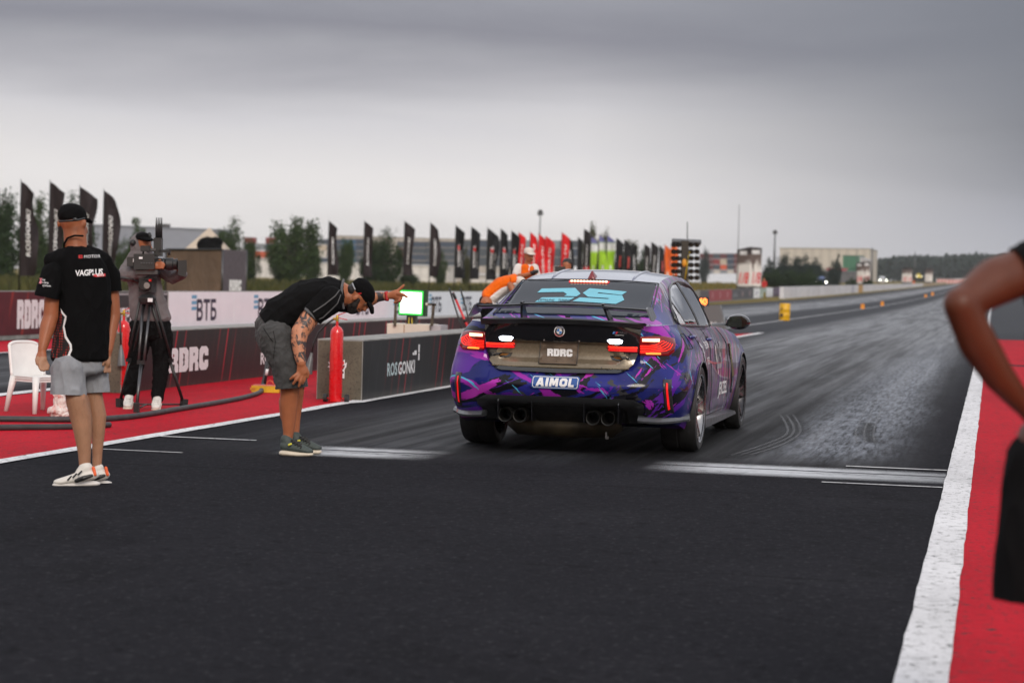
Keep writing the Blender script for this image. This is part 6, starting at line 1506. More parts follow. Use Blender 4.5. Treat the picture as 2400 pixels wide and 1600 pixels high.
for x_, arm in ((926.5, 0), (1014, 1)):
    pt_ = thing('steel_post', 'rusty steel post bolted to the cabinet '+('right' if arm else 'left')+' of the lit board', 'post', base)
    t0, t1 = atb(x_+(3 if arm else 1.5), 711, -.27), atb(x_-(2 if arm else 1), 764, -.27); b = MB(); b.bar(t0, t1, .045, .03); b.build('post', mat('rusty_steel', (.09, .075, .055), .8, .3, var=.4, scale=20), pt_, False, .004)
    if arm: b = MB(); b.bar(atb(1003, 713, -.27), atb(1021, 714, -.27), .045, .03); b.build('arm', mat('rusty_arm', (.10, .085, .065), .8, .3, var=.4), pt_, False, .004); b = MB(); b.tube([atb(998, 713, -.27), atb(1003, 713, -.27)], .02, 8); b.build('knob', M_CREAM, pt_, True)
for (x0, y0, x1, y1, nm, m_, r_) in ((1053, 676, 1084, 776, 'thin black rod leaning, leftmost of the three rods by the car', M_BLACK, .012), (1061.5, 686, 1100, 776, 'red rod with black tip leaning in the middle of three', mat('red_rod', (.55, .012, .02), .4), .017), (1079.5, 677, 1106, 776, 'thin black rod leaning, closest of three to the car', M_BLACK, .012)):
    p1_ = onX(x1, y1, -6.98); p0_ = onY(x0, y0, p1_.y-.15); t = thing('rod', nm, 'rod', Vector((p1_.x, p1_.y, 0)), 0, 'rods leaning on the charcoal block')
    e = p1_+(p1_-p0_).normalized()*((p1_.z)/max(.05, (p0_-p1_).normalized().z)); e.z = max(e.z, .01)
    b = MB(); b.tube([p0_-t.location, e-t.location], r_, 8); b.build('shaft', m_, t, True)
    if 'red' in nm:
        for u0, u1 in ((0, .16), (.68, .76)): b = MB(); b.tube([p0_.lerp(p1_, u0)-t.location, p0_.lerp(p1_, u1)-t.location], .021, 8); b.build('grip', M_BLACK, t, True)

# chair, bag, hose, yellow box
def chair():
    p0 = onZ(92, 966); t = thing('plastic_chair', 'white plastic garden chair beside the man with his back turned', 'chair', p0, R(62))
    b = MB(); S = .82; P_ = lambda x, y, z: Vector((x*S, y*S, z*S))
    def seat(u, v): return P_(-.22+.44*u, -.22+.44*v, .40-.02*math.sin(math.pi*u)*math.sin(math.pi*v)-.03*max(0, v-.9)*10)
    V = b.grid(seat, 10, 10); V2 = b.grid(lambda u, v: seat(u, v)-Vector((0, 0, .02)), 10, 10); b.build('seat', M_WPLAST, t, True)
    b = MB()
    def back(u, v, o=0):
        w_ = .22-.03*v; return P_(-w_+2*w_*u, .20+.10*v+.03*math.cos(math.pi*(u-.5))+o, .40+.37*v-.03*(2*u-1)**4*v)
    hole = lambda u: .22 < (u*5) % 1 < .62
    b.grid(back, 20, 10); b.grid(lambda u, v: back(u, v, .02), 20, 10)
    b.tube([back(i/20, 1, .01) for i in range(21)], .016, 8); b.tube([back(0, i/10, .01) for i in range(11)], .016, 8); b.tube([back(1, i/10, .01) for i in range(11)], .016, 8)
    b.build('backrest', M_WPLAST, t, True)
    for sx in (-1, 1):
        for y0, y1 in ((-.20, -.25), (.20, .27)):
            b = MB(); b.tube([P_(sx*.20, y0, .40), P_(sx*.225, (y0+y1)/2, .22), P_(sx*.25, y1, 0)], [.035, .026, .020], 10); b.build('leg', M_WPLAST, t, True)
    for a_, c_ in (((-.2, -.2), (.2, -.2)), ((-.2, .2), (.2, .2)), ((-.2, -.2), (-.2, .2)), ((.2, -.2), (.2, .2))):
        b = MB(); b.bar(P_(*a_, .375), P_(*c_, .375), .015, .05); b.build('apron', M_WPLAST, t, False, .003)
chair()
bg = thing('plastic_bag', 'crumpled pinkish white plastic bag on the red paint behind the standing man', 'bag', onZ(143, 978))
c = Clay(depth_of(bg.location)); k = NT('crumpled_bag'); v = k.map(); k.set(color=k.ramp(k.noise(v, 14, 6, .6, .6), [(.35, (.62, .22, .20)), (.5, (.66, .58, .55)), (.7, (.72, .69, .67))]), rough=.5); k.bump(k.noise(v, 22, 5), .6, .02)
c.mass((143, 972, 0, 28, 22, 8), (141, 962, 0, 20, 18, 8)); c.mass((144, 945, 0, 18, 16, 16), (140, 925, 0, 16, 14, 10)); c.mass((137, 962, -.02, 26, 20, 12)); c.done('bag', k.m, bg, .008, 2, .022, (14, 14, 14))
def cable(name, label, pts, r_, m_, cat, extra=()):
    P = [onZ(x, y, r_) for x, y in pts]; dense = []
    for i in range(len(P)-1):
        a, p, q, d = P[max(i-1, 0)], P[i], P[i+1], P[min(i+2, len(P)-1)]
        for s in range(8):
            u = s/8; dense.append(.5*((2*p)+(q-a)*u+(2*a-5*p+4*q-d)*u*u+(3*p-a-3*q+d)*u**3))
    dense.append(P[-1]); dense += [Vector(e) for e in extra]
    b = MB(); b.tube(dense, r_, 10); return tag(b.build(name, m_, None, True), label, cat)
M_HOSE = mat('dusty_rubber_hose', (.035, .032, .035), .6, var=.3, bump=.2)
top_ = onX(622, 898, -8.0)
cable('hose', 'long dark rubber hose lying across the red paint to the yellow box', [(-60, 981), (60, 982), (160, 983), (250, 981), (330, 973), (420, 958), (500, 945), (560, 934), (598, 924), (612, 917)], .027, M_HOSE, 'hose', [onZ(617, 913)+Vector((0, 0, .06)), onZ(620, 912)+Vector((.01, 0, .18)), onZ(623, 911)+Vector((.02, 0, .34))])
cable('hose', 'short end of dark hose beside the standing man\'s legs', [(-60, 1003), (60, 1001), (150, 1000), (220, 998), (256, 995)], .026, M_HOSE, 'hose')
yb = thing('sensor_box', 'low yellow sensor box on the red paint behind the bending man', 'sensor box', onZ(628, 921), YAW*.4)
kk_ = depth_of(yb.location)/F_PX; b = MB(); b.box((-.02, 0, .045), (66*kk_, .10, .07)); b.build('case', mat('yellow_case', (.62, .36, .015), .5, var=.25), yb, False, .01)
b = MB(); b.box((-.02, 0, .085), (60*kk_, .08, .012)); b.build('lid', mat('pink_lid', (.55, .16, .12), .5), yb, False, .003)
b = MB(); b.box((-.16, -.052, .045), (.06, .006, .03)); b.build('label', mat('amber_label', (.5, .2, .02), .5), yb); b = MB(); b.tube([(.02+.04*math.cos(i*.5), 0, .09+.05*math.sin(i*.5)) for i in range(8)], .005, 6); b.build('handle', mat('orange_handle', (.6, .12, .04), .5), yb, True)
rod = thing('rod', 'short black rod with a white band standing by the yellow sensor box', 'rod', onZ(618, 914)); b = MB(); r1 = onX(629, 850, rod.location.x+.06)-rod.location; b.tube([(0, 0, 0), r1], .016, 8); b.build('shaft', M_BLACK, rod, True); b = MB(); b.tube([r1*.55, r1*.78], .0175, 8); b.build('band', M_LETW, rod, True)

# start lights, readout and grey sign ahead of the car
XT = -7.15; Yt = onX(1607, 600, XT).y; tb = Vector((XT, Yt, 0)); T = lambda px, py, dy=0: onY(px, py, Yt+dy)-tb
tree_ = thing('start_light_tree', 'black start light tree with paired lamp rows beyond the car roof', 'start lights', tb)
a, b_ = T(1598, 564), T(1616, 564); cx_ = (a.x+b_.x)/2; wz = (b_-a).length
b = MB(); b.box((cx_, .0, a.z/2), (wz, .2, a.z)); b.build('column', M_GLOSSB, tree_, False, .01)
a, b_ = T(1575, 565), T(1643, 568); b = MB(); b.tube([a, b_], .065, 12); b.build('hood', mat('grey_hood', (.13, .135, .145), .4, .5), tree_, True, angle=40)
M_LAMP = mat('unlit_lamp', (.05, .035, .022), .15, coat=1.0); 
for r_, py in enumerate((574, 590, 605.5, 621, 636, 651)):
    for xs in ((1580, 1590.5), (1620.5, 1634)):
        for x in xs:
            c0 = T(x, py, -.12); b = MB(); b.lathe([(.050, .02), (.060, -.02), (.062, -.10), (.056, -.10), (.05, -.02)], c0, 'Y', 20, cap=False); b.lathe([(.05, .025), (.06, .03)], c0, 'Y', 20); lm_ = b.build('lamp', M_BLACK, tree_, True, angle=40)
            b = MB(); b.ell(c0+Vector((0, -.0, 0)), (.048, .02, .048), n=14); b.build('lens', M_LAMP, lm_, True)
        b = MB(); x0, x1 = T(xs[0], py, -.05), T(xs[1], py, -.05); b.bar(x0, Vector((cx_, x0.y, x1.z)), .02, .03); b.build('bracket', M_BLACK, tree_)
b = MB(); b.tube([T(1616, 590, -.16), T(1610, 625, -.16), T(1605, 655, -.16)], .012, 6); b.build('strap', mat('yellow_strap', (.6, .45, .02), .6), tree_, True)
c = MB(); c.ell(T(1604, 616, -.17), (.06, .05, .10), n=12); c.build('bag', mat('orange_bag', (.65, .28, .02), .6), tree_, True)
b = MB(); b.tube([T(1611, 564), T(1611, 520)], .012, 6); b.build('aerial', M_DSTEEL, tree_, True)
XR = -6.6; Yr = onX(1648, 720, XR).y; rb = Vector((XR, Yr, 0)); Tr = lambda px, py, dy=0: onY(px, py, Yr+dy)-rb
rd_ = thing('number_readout', 'small black readout with glowing red digits behind the car window line', 'readout', rb)
a, b_ = Tr(1634, 696), Tr(1660, 719); b = MB(); b.box((a+b_)/2+Vector((0, .08, 0)), (abs(b_.x-a.x), .14, abs(a.z-b_.z))); b.build('case', M_BLACK, rd_, False, .006)
hh = abs(a.z-b_.z); mid = (a+b_)/2; letters('digits', glyphs('40', hh*1.05, .012), lambda x, y: mid+Vector((x*.95-.005, -.002, y*.92-.0)), glow('red_digits', (1, .20, .04), 4.0), rd_)
b = MB(); b.box((mid.x, .1, (mid.z-hh/2)/2), (.05, .05, mid.z-hh/2)); b.build('stand', M_BLACK, rd_)
sg = thing('grey_sign', 'wedge-shaped grey sign with pale splashes just beyond the door mirror', 'sign', rb+Vector((0, -1.2, 0))); Ts = lambda px, py: onY(px, py, Yr-1.2)-rb-Vector((0, -1.2, 0))
P_ = [Ts(1650, 717), Ts(1687, 715), Ts(1702, 778), Ts(1655, 790)]; b = MB(); f1 = [b.bm.verts.new(p) for p in P_]; f2 = [b.bm.verts.new(p+Vector((.02, .10, 0))) for p in P_]; b.face(f1); b.face(f2[::-1]); [b.face([f1[i], f1[(i+1) % 4], f2[(i+1) % 4], f2[i]]) for i in range(4)]
k = NT('splashed_grey'); n = k.noise(k.map(), 6, 4, .6); k.set(color=k.mix(k.step(n, .60, .66), (.12, .12, .125), (.6, .6, .62)), rough=.5); b.build('panel', k.m, sg)
b = MB(); z_ = min(p.z for p in P_); b.box((sum(p.x for p in P_)/4, .05, z_/2), (.3, .1, max(.02, z_))); b.build('foot', M_BLACK, sg)
# drum and small marker blocks on the centre line
pd = onZ(1838.5, 752); dr = thing('yellow_drum', 'yellow steel drum with two dark holes on the centre line', 'drum', pd); kd = depth_of(pd)/F_PX; r_ = 12.6*kd; H_ = 41*kd
b = MB(); b.lathe([(r_*.97, 0), (r_, .02), (r_, H_*.32), (r_*1.03, H_*.335), (r_, H_*.35), (r_, H_*.65), (r_*1.03, H_*.665), (r_, H_*.68), (r_, H_-.02), (r_*.96, H_), (r_*.9, H_-.02)], (0, 0, 0), 'Z', 28); b.build('drum', mat('yellow_drum_paint', (.66, .36, .006), .45, var=.15), dr, True, angle=40)
for x, z, rr in ((-.10, .70, .035), (-.085, .33, .072)): b = MB(); b.lathe([(rr, -.01), (rr, .01)], Vector((x*.9, -math.sqrt(max(.001, r_**2-(x*.9)**2))+.0, H_*z)), 'Y', 18); b.build('hole', M_BLACK, dr)
for x, y, w_, h_, l_ in ((2021.7, 727, 9, 11.5, 'orange marker block nearest the yellow drum'), (2067.7, 717, 7.5, 10.5, 'orange marker block second from the yellow drum'), (2169.5, 695, 6, 6.5, 'orange marker block third from the yellow drum'), (2185.5, 692, 6, 8, 'orange marker block farthest from the yellow drum')):
    d = ray(x, y); Y_ = -7.9*d.y/d.x; p = Vector((-7.9, Y_, gz(Y_))); k_ = depth_of(p)/F_PX; b = MB(); b.box((0, 0, h_*k_/2), (w_*k_, w_*k_*.8, h_*k_), None, .85); o = b.build('marker_block', mat('orange_foam', (.70, .25, .02), .7), None, False, .02); o.location = p; tag(o, l_, 'marker', 'orange marker blocks')
# ------------------------------------------------------------------ beyond the barrier: flags, trees, sheds, containers, signs, cars
random.seed(4)
def ground_at(px, Y):                              # ground point under a photo column at distance Y
    x = onY(px, 650, Y).x; return Vector((x, Y, gz2(x, Y)))
def cloth_mat(name, c, g=None):
    k = NT(name); X = k.xyz('Generated'); n = k.noise(k.map((3, 3, 1.2), src='Generated'), 3, 5)
    col = k.ramp(n, [(.3, tuple(x*.75 for x in c)), (.7, tuple(x*1.2 for x in c))])
    if g: 
        for z0, z1, cc in g: col = k.mix(k.math('MULTIPLY', k.step(X[2], z0-.03, z0+.03), k.step(X[2], z1+.03, z1-.03)), col, cc)
    k.set(color=col, rough=.75, spec=.2); return k.m
FM = dict(brown=cloth_mat('brown_black_flag', (.026, .019, .021)), black=cloth_mat('black_flag', (.012, .012, .014)), red=cloth_mat('red_flag', (.62, .012, .016)), orange=cloth_mat('orange_flag', (.72, .13, .02)),
          green=cloth_mat('green_flag', (.30, .52, .03), [(.70, .86, (.62, .64, .66)), (.86, 1.2, (.14, .14, .34))]), blackred=cloth_mat('black_red_flag', (.016, .013, .014), [(.12, .30, (.5, .015, .02))]))
FLAGN = [0]
def flag(px, ptop, pbot, wpx, kind, txt, Y, label):
    X0 = onY(px, 650, Y).x; g = Vector((X0, Y, gz2(X0, Y))); zt_ = onY(px, ptop, Y).z-g.z; zb_ = onY(px, pbot, Y).z-g.z; k_ = Y/F_PX/math.cos(YAW)*1.0
    w_ = wpx*k_; H_ = zt_-zb_; sd = FLAGN[0]*1.7; FLAGN[0] += 1
    t = thing('feather_flag', label, 'flag', g, YAW, 'feather flags along the strip')
    b = MB(); b.tube([(0, 0, 0), (0, 0, zt_*.6), (.0, 0, zt_+.02)], [.035, .03, .015], 8); b.build('pole', M_BLACK, t, True)
    def S(u, v, o=0):                              # u across, v up
        x = u*w_*(.92+.10*math.sin(sd+v*5)+(.12*math.sin(6*v+sd*2) if u > .5 else 0)*(u-.4)); top = zt_-.0-(H_*.02+w_*.72*u**1.25)
        z = zb_+(top-zb_)*v; return Vector((x+.02, (.16*w_*math.sin(4*u+7*v+sd)+.09*w_*math.sin(9*u-13*v+sd*3))*u*2-o, z))
    b = MB(); b.grid(lambda u, v: S(u, v), 8, 18); s_ = b.build('sail', FM[kind], t, True)
    if txt == 'bars':
        for v0, v1 in ((.10, .42),):
            b = MB(); b.grid(lambda u, v: S(.36+.22*u, v0+(v1-v0)*v, .03*w_+.01), 2, 6); b.build('print', mat('pale_print', (.6, .62, .55), .6), s_)
    elif txt == 'disc':
        b = MB(); cc = [b.bm.verts.new(S(.42+.20*math.cos(a*.52), .30+.05*math.sin(a*.52), .03)) for a in range(12)]; b.face(cc); b.build('print', mat('pale_disc', (.6, .42, .42), .6), s_)
        b = MB(); b.grid(lambda u, v: S(.5+.2*u, .42+.26*v, .03), 2, 6); b.build('print', mat('red_print', (.5, .06, .05), .6), s_)
    elif txt:
        T_, m_, sz, v0, v1, uc = txt
        VF = glyphs(T_, 1.0, .03, 0, 'CENTER'); xs = [v.x for v in VF[0]]; ln = max(xs)-min(xs); mid = (max(xs)+min(xs))/2
        letters('lettering', VF, lambda x, y: S(max(0, min(1, uc-y*sz)), v0+(v1-v0)*((x-mid)/ln+.5), .03*w_+.015), m_, s_)
        if T_ == 'VISSOL':
            VF = glyphs('FORGED WHEELS', 1.0, .02, 0, 'CENTER'); xs = [v.x for v in VF[0]]; ln2 = max(xs)-min(xs); mid2 = (max(xs)+min(xs))/2
            letters('lettering', VF, lambda x, y: S(max(0, min(1, .74-y*.16)), .22+.36*((x-mid2)/ln2+.5), .03*w_+.015), m_, s_)
            b = MB(); b.grid(lambda u, v: S(.30+.26*u, .56+.09*v, .03*w_+.02), 2, 3); b.build('print', M_LETR, s_)
    return t
RG = ('ROSGONKI', M_LETW, .34, .22, .74, .50); VS = ('VISSOL', M_LETW, .36, .22, .70, .42); AR = ('auto.ru', M_LETW, .46, .10, .80, .48)
FY = lambda px: 36*F_PX/(2328-px)
F_ = []
for i, (px, tp, bt, w_) in enumerate(((45, 421, 646, 42), (113, 422, 648, 36), (183, 434, 648, 40), (239.5, 443, 646, 37))): F_.append((px, tp, bt, w_, 'brown', RG, FY(px), ['tall brown-black flag with white lettering, first of four at far left', 'brown-black flag, second of four, just left of the black cap', 'brown-black flag partly behind the black-capped man', 'brown-black flag between the black-capped man and the camera operator'][i]))
for i, (px, tp, bt, w_) in enumerate(((768, 516, 645, 23), (851, 516.5, 648, 22), (945, 516.5, 645, 23), (1006, 520, 648, 24))): F_.append((px, tp, bt, w_, 'brown', RG, FY(px), ['brown-black flag beside the tallest birch above the bending man', 'brown-black flag left of the broad dense tree', 'brown-black flag right of the broad dense tree', 'brown-black flag nearest the row of black wheel flags'][i]))
for i, (px, tp, bt, w_) in enumerate(((1065, 526.5, 652, 23), (1102, 529.5, 654, 22), (1139.5, 532, 656, 27), (1171, 534, 656, 21), (1196, 539, 656, 21))): F_.append((px, tp, bt, w_, 'black', VS, FY(px), ['black flag with red and white lettering, first of five beside the red flags', 'black flag with red and white lettering, second of the five', 'widest black flag with red and white lettering, middle of five', 'black flag with red and white lettering, fourth of the five', 'black flag with red and white lettering touching the first red flag'][i]))
for i, (px, tp, bt, w_) in enumerate(((1213, 543, 662, 17), (1240, 542, 664, 18), (1260, 546, 664, 22), (1276, 551, 664, 23), (1314, 543, 664, 18))): F_.append((px, tp, bt, w_, 'red', AR, FY(px), 'red flag with white lettering, '+['left of the white-capped marshal', 'just right of the white-capped marshal', 'third from the black wheel flags', 'fourth of the five red ones', 'last of the red ones, above the dark-haired head'][i]))
F_ += [(1325, 551, 664, 18, 'black', RG, FY(1325), 'black flag right behind the last red flag'), (1352, 554, 664, 12, 'black', None, FY(1352), 'narrow plain black flag before the olive tree'), (1366, 534, 664, 17, 'blackred', RG, 185, 'dark flag with red lower band before the olive tree'),
       (1383, 553, 668, 15, 'green', 'bars', 190, 'green and blue flag standing alone, left of the green pair'), (1402, 549, 668, 19, 'green', 'bars', 194, 'left flag of the green and blue pair'), (1421, 550, 668, 20, 'green', 'bars', 198, 'right flag of the green and blue pair'),
       (1442, 556, 670, 18, 'black', 'disc', 202, 'black flag with pale disc right of the green pair'), (1461, 560, 672, 17, 'black', 'disc', 206, 'black flag with pale disc, second from the green pair'), (1478, 566, 672, 15, 'black', RG, 211, 'black flag with white lettering left of the gap'),
       (1509, 570, 674, 14, 'blackred', RG, 219, 'black flag with red foot just right of the gap'), (1524.5, 565, 674, 17, 'blackred', RG, 223, 'taller black flag with red foot, second after the gap'), (1543.5, 573, 676, 13, 'black', 'disc', 229, 'black flag with disc touching the orange flags'),
       (1556, 572, 678, 17, 'orange', 'bars', 233, 'orange flag left of the start light tree'), (1571, 568, 678, 18, 'orange', 'bars', 238, 'orange flag half hidden by the start light tree')]
for a in F_: flag(*a)

# trees
def leaf_mat(name, lo, hi, trans=.2):
    k = NT(name); v = k.map(src='Object'); n = k.noise(v, .9, 6, .7); n2 = k.noise(v, 5, 3)
    k.set(color=k.mix(k.math('MULTIPLY', n2, .5), k.ramp(n, [(.32, lo), (.68, hi)]), tuple(x*.6 for x in lo)), rough=.75, spec=.15); return k.m
M_LEAF = [leaf_mat('birch_leaves', (.018, .038, .010), (.062, .095, .028)), leaf_mat('dark_leaves', (.013, .030, .010), (.040, .068, .022)), leaf_mat('olive_leaves', (.035, .04, .012), (.085, .085, .03)), leaf_mat('bluish_leaves', (.016, .028, .024), (.040, .058, .050))]
M_BARK = mat('bark', (.085, .075, .06), .9, var=.4, bump=.5, bscale=20)
def tree_mesh(H_, W_, prof, nb, seed, leaf=.36, per=40):
    """crown: leaf clusters on limbs; prof gives half width (0..1) against height"""
    rnd = random.Random(seed); b = MB(); limbs = []
    lead = [(0, 0, 1.0, .55)]+[(rnd.uniform(-.40, .40)*W_, rnd.uniform(-.40, .40)*W_, rnd.uniform(.45, .92), rnd.uniform(.22, .48)) for _ in range(9)]   # several leaders make an uneven outline
    for i in range(nb):
        lx, ly, lh, lw = rnd.choice(lead); h = .06+.94*rnd.random()**.9; a = rnd.uniform(0, 2*math.pi); r_ = lerp_tab(prof, h)*W_/2*lw*rnd.uniform(.2, 1.05)*(1+.3*math.sin(3*a+seed))
        p = Vector((lx*min(1, h*2)+r_*math.cos(a), ly*min(1, h*2)+r_*math.sin(a), h*H_*lh)); limbs.append((h*lh, p))
        sp = W_*.075*rnd.uniform(.6, 1.4)+.10
        for j in range(per):
            G_ = lambda: max(-1.5, min(1.5, rnd.gauss(0, .9)))*sp; q = p+Vector((G_(), G_(), G_()-.12*sp))
            s_ = leaf*rnd.uniform(.6, 1.4); n = Vector((rnd.gauss(0, 1), rnd.gauss(0, 1), rnd.gauss(0, .8)+.3)).normalized(); t = n.orthogonal().normalized(); u = n.cross(t); an = rnd.uniform(0, 6.28); t, u = t*math.cos(an)+u*math.sin(an), u*math.cos(an)-t*math.sin(an)
            b.face([b.bm.verts.new(q+t*s_*.55), b.bm.verts.new(q+u*s_*.32), b.bm.verts.new(q-t*s_*.55), b.bm.verts.new(q-u*s_*.32)])
    cr_ = bpy.data.meshes.new('crown'); b.bm.to_mesh(cr_); b.bm.free()
    t = MB(); t.tube([(0, 0, -.1), (.01*H_, 0, H_*.3), (-.01*H_, .01*H_, H_*.6), (0, 0, H_*.93)], [H_*.018, H_*.014, H_*.008, H_*.002], 8)
    for h, p in limbs[::2]: t.tube([(0, 0, max(.08*H_, p.z-H_*.10)), (p.x*.5, p.y*.5, p.z-H_*.03), p], [H_*.005, H_*.003, H_*.001], 5)
    tk = t.mesh('trunk'); return cr_, tk
BIRCH = [(0, .35), (.15, .8), (.35, 1), (.6, .85), (.8, .5), (.92, .25), (1, .08)]; ROUND = [(0, .6), (.2, .95), (.5, 1), (.75, .85), (.9, .55), (1, .15)]; POPLAR = [(0, .5), (.2, .9), (.5, 1), (.8, .6), (1, .1)]
TM = [tree_mesh(10, 6.2, BIRCH, 250, 1), tree_mesh(10, 8.5, ROUND, 300, 2), tree_mesh(10, 3.4, POPLAR, 120, 3, .30), tree_mesh(10, 7, ROUND, 250, 8), tree_mesh(10, 7, BIRCH, 240, 11)]
TN = [0]
def tree(px, top_, Y, wpx, var, m, label, name='tree', cat='tree', sink=0.0, grp='trees behind the barrier', base_py=None):
    g = ground_at(px, Y); H_ = onY(px, top_, Y).z-g.z; k_ = Y/F_PX/math.cos(YAW); cr_, tk = TM[var]; bw = (6.2, 8.5, 3.4, 7, 7)[var]
    t = thing(name, label, cat, g, random.uniform(0, 6.28), grp); sx = wpx*k_/bw; t.scale = (sx, sx, H_/10)
    c_ = bpy.data.objects.new('crown', cr_); COL.objects.link(c_); c_.parent = t
    if not cr_.materials: cr_.materials.append(m)
    c_.material_slots[0].link = 'OBJECT'; c_.material_slots[0].material = m
    r_ = bpy.data.objects.new('trunk', tk); COL.objects.link(r_); r_.parent = t
    if not tk.materials: tk.materials.append(M_BARK)
    return t
L0, L1, L2, L3 = M_LEAF
for a in ((10, 432, 190, 90, 0, L1, 'dark birch cut by the left picture edge'), (92, 462, 200, 80, 4, L0, 'birch between the first two flags at far left'), (165, 460, 205, 90, 1, L1, 'birch behind the black-capped head'), (318, 504, 205, 52, 2, L0, 'slim pointed birch behind the camera operator'), (293, 560, 190, 50, 3, L0, 'low bush-like birch beside the last left flag'),
          (545, 516, 235, 84, 1, L0, 'broad birch right of the brown booth'), (585, 575, 240, 40, 4, L1, 'small birch between the booth and the tallest birch'), (690, 500, 235, 112, 0, L0, 'tallest birch, above the bending man'), (655, 535, 240, 70, 4, L0, 'left shoulder birch beside the tallest one'), (735, 560, 250, 50, 3, L0, 'birch on the right of the tallest one'),
          (805, 553, 260, 46, 0, L0, 'slender birch between two brown flags'), (903, 540, 255, 92, 1, L1, 'broad dense tree with flat top between two brown flags'), (870, 560, 258, 50, 3, L1, 'lower tree left of the broad dense tree'), (962, 634, 250, 50, 3, L1, 'low bush under the third brown flag'),
          (1034, 590, 262, 44, 4, L0, 'birch bush right of the fourth brown flag'), (1092, 580, 275, 30, 3, L2, 'bush glimpsed between the first wheel flags'), (1385, 529, 300, 44, 4, L2, 'olive tree behind the green flags, left'), (1420, 541, 310, 44, 3, L2, 'olive tree behind the green pair'), (1470, 556, 320, 50, 0, L2, 'olive tree behind the disc flags'), (1510, 580, 330, 44, 3, L1, 'dark tree in the gap between black flags'), (1650, 582, 700, 26, 3, L3, 'dark tree top over the far containers')): tree(*a)
for i, (px, tp, w_, Y, v, m_) in enumerate(((1800, 605, 40, 330, 3, L3), (1840, 597, 70, 340, 3, L3), (1868, 606, 60, 345, 1, L3), (1890, 598, 60, 360, 3, L3), (1912, 606, 50, 365, 1, L3), (1950, 612, 34, 420, 3, L3), (1964, 592, 16, 460, 2, L3), (1815, 632, 70, 300, 1, L1), (1855, 634, 80, 300, 3, L1), (1895, 632, 60, 305, 1, L1), (1918, 646, 46, 290, 3, L1), (2036, 648, 24, 400, 3, L1), (1996, 650, 20, 400, 1, L1))):
    tree(px, tp, Y, w_, v, m_, ['bluish tree right of the eighth mile sign', 'tall bluish tree before the pale hall', 'rounded bluish tree before the pale hall', 'tall bluish tree in the middle of the clump', 'bluish tree at the right of the clump', 'small bluish tree by the green hall', 'slim dark tree by the green hall', 'dark green bush beside the red-shirted figure', 'dark green bush below the tall bluish trees', 'dark green bush right in the clump', 'dark bush behind the blue car with headlights', 'bush right of the quarter mile sign', 'bush left of the quarter mile sign'][i])
# far wood on the right: one mass
def far_wood(px0, px1, Y, top0, label):
    rnd = random.Random(7); b = MB(); n = int((px1-px0)/2.2); k_ = Y/F_PX
    for i in range(n):
        px = px0+(px1-px0)*(i+rnd.random())/n; g = ground_at(px, Y+rnd.uniform(-60, 60)); Hh = (onY(px, top0(px)+rnd.uniform(-3, 5), g.y).z-g.z)
        for j in range(46):
            h = rnd.random()**.7*Hh; q = g+Vector((rnd.gauss(0, 3.2), rnd.gauss(0, 5), h)); s_ = rnd.uniform(1.2, 2.6); n_ = Vector((rnd.gauss(0, 1), rnd.gauss(0, 1)-.5, rnd.gauss(0, .7)+.4)).normalized(); t = n_.orthogonal().normalized(); u = n_.cross(t)
            b.face([b.bm.verts.new(q+t*s_*.6), b.bm.verts.new(q+u*s_*.5), b.bm.verts.new(q-t*s_*.6), b.bm.verts.new(q-u*s_*.5)])
    o = b.build('far_wood', L3); tag(o, label, 'wood', kind='stuff')
far_wood(2038, 2420, 1250, lambda px: 606-4*math.sin(px*.03)-(8 if 2225 < px < 2310 else 0)-(px-2038)*.012, 'dark wood closing the far right horizon')
# dry grass and scrub at the foot of the trees
k = NT('scrub'); v = k.map(); n = k.noise(v, .8, 6, .7); k.set(color=k.ramp(n, [(.35, (.06, .075, .02)), (.55, (.17, .13, .04)), (.7, (.26, .19, .07))]), rough=.9, spec=.1); M_SCR = k.m
M_SCRL = leaf_mat('green_scrub', (.03, .042, .012), (.10, .09, .03))
def tufts(name, px0, px1, Y0, Y1, n, h0, h1, m_=None):
    rnd = random.Random(int(px0)); b = MB()
    for i in range(n):
        g = ground_at(rnd.uniform(px0, px1), rnd.uniform(Y0, Y1))
        if g.x > -21: continue
        for j in range(3):
            q = g+Vector((rnd.gauss(0, .5), rnd.gauss(0, .5), -.02)); h = rnd.uniform(h0, h1); a = rnd.uniform(0, 6.28); d = Vector((math.cos(a), math.sin(a), 0))*h*.35
            b.face([b.bm.verts.new(q-d), b.bm.verts.new(q+d), b.bm.verts.new(q+d*.4+Vector((0, rnd.gauss(0, .1), h)))])
    tag(b.build(name, m_ or M_SCR), 'dry grass tufts growing beyond the barrier', 'grass', kind='stuff')
tufts('green_grass_tufts', -30, 1300, 90, 230, 2600, .25, .75, M_SCRL); tufts('dry_grass_tufts', 1580, 2200, 150, 420, 2600, .3, .8)

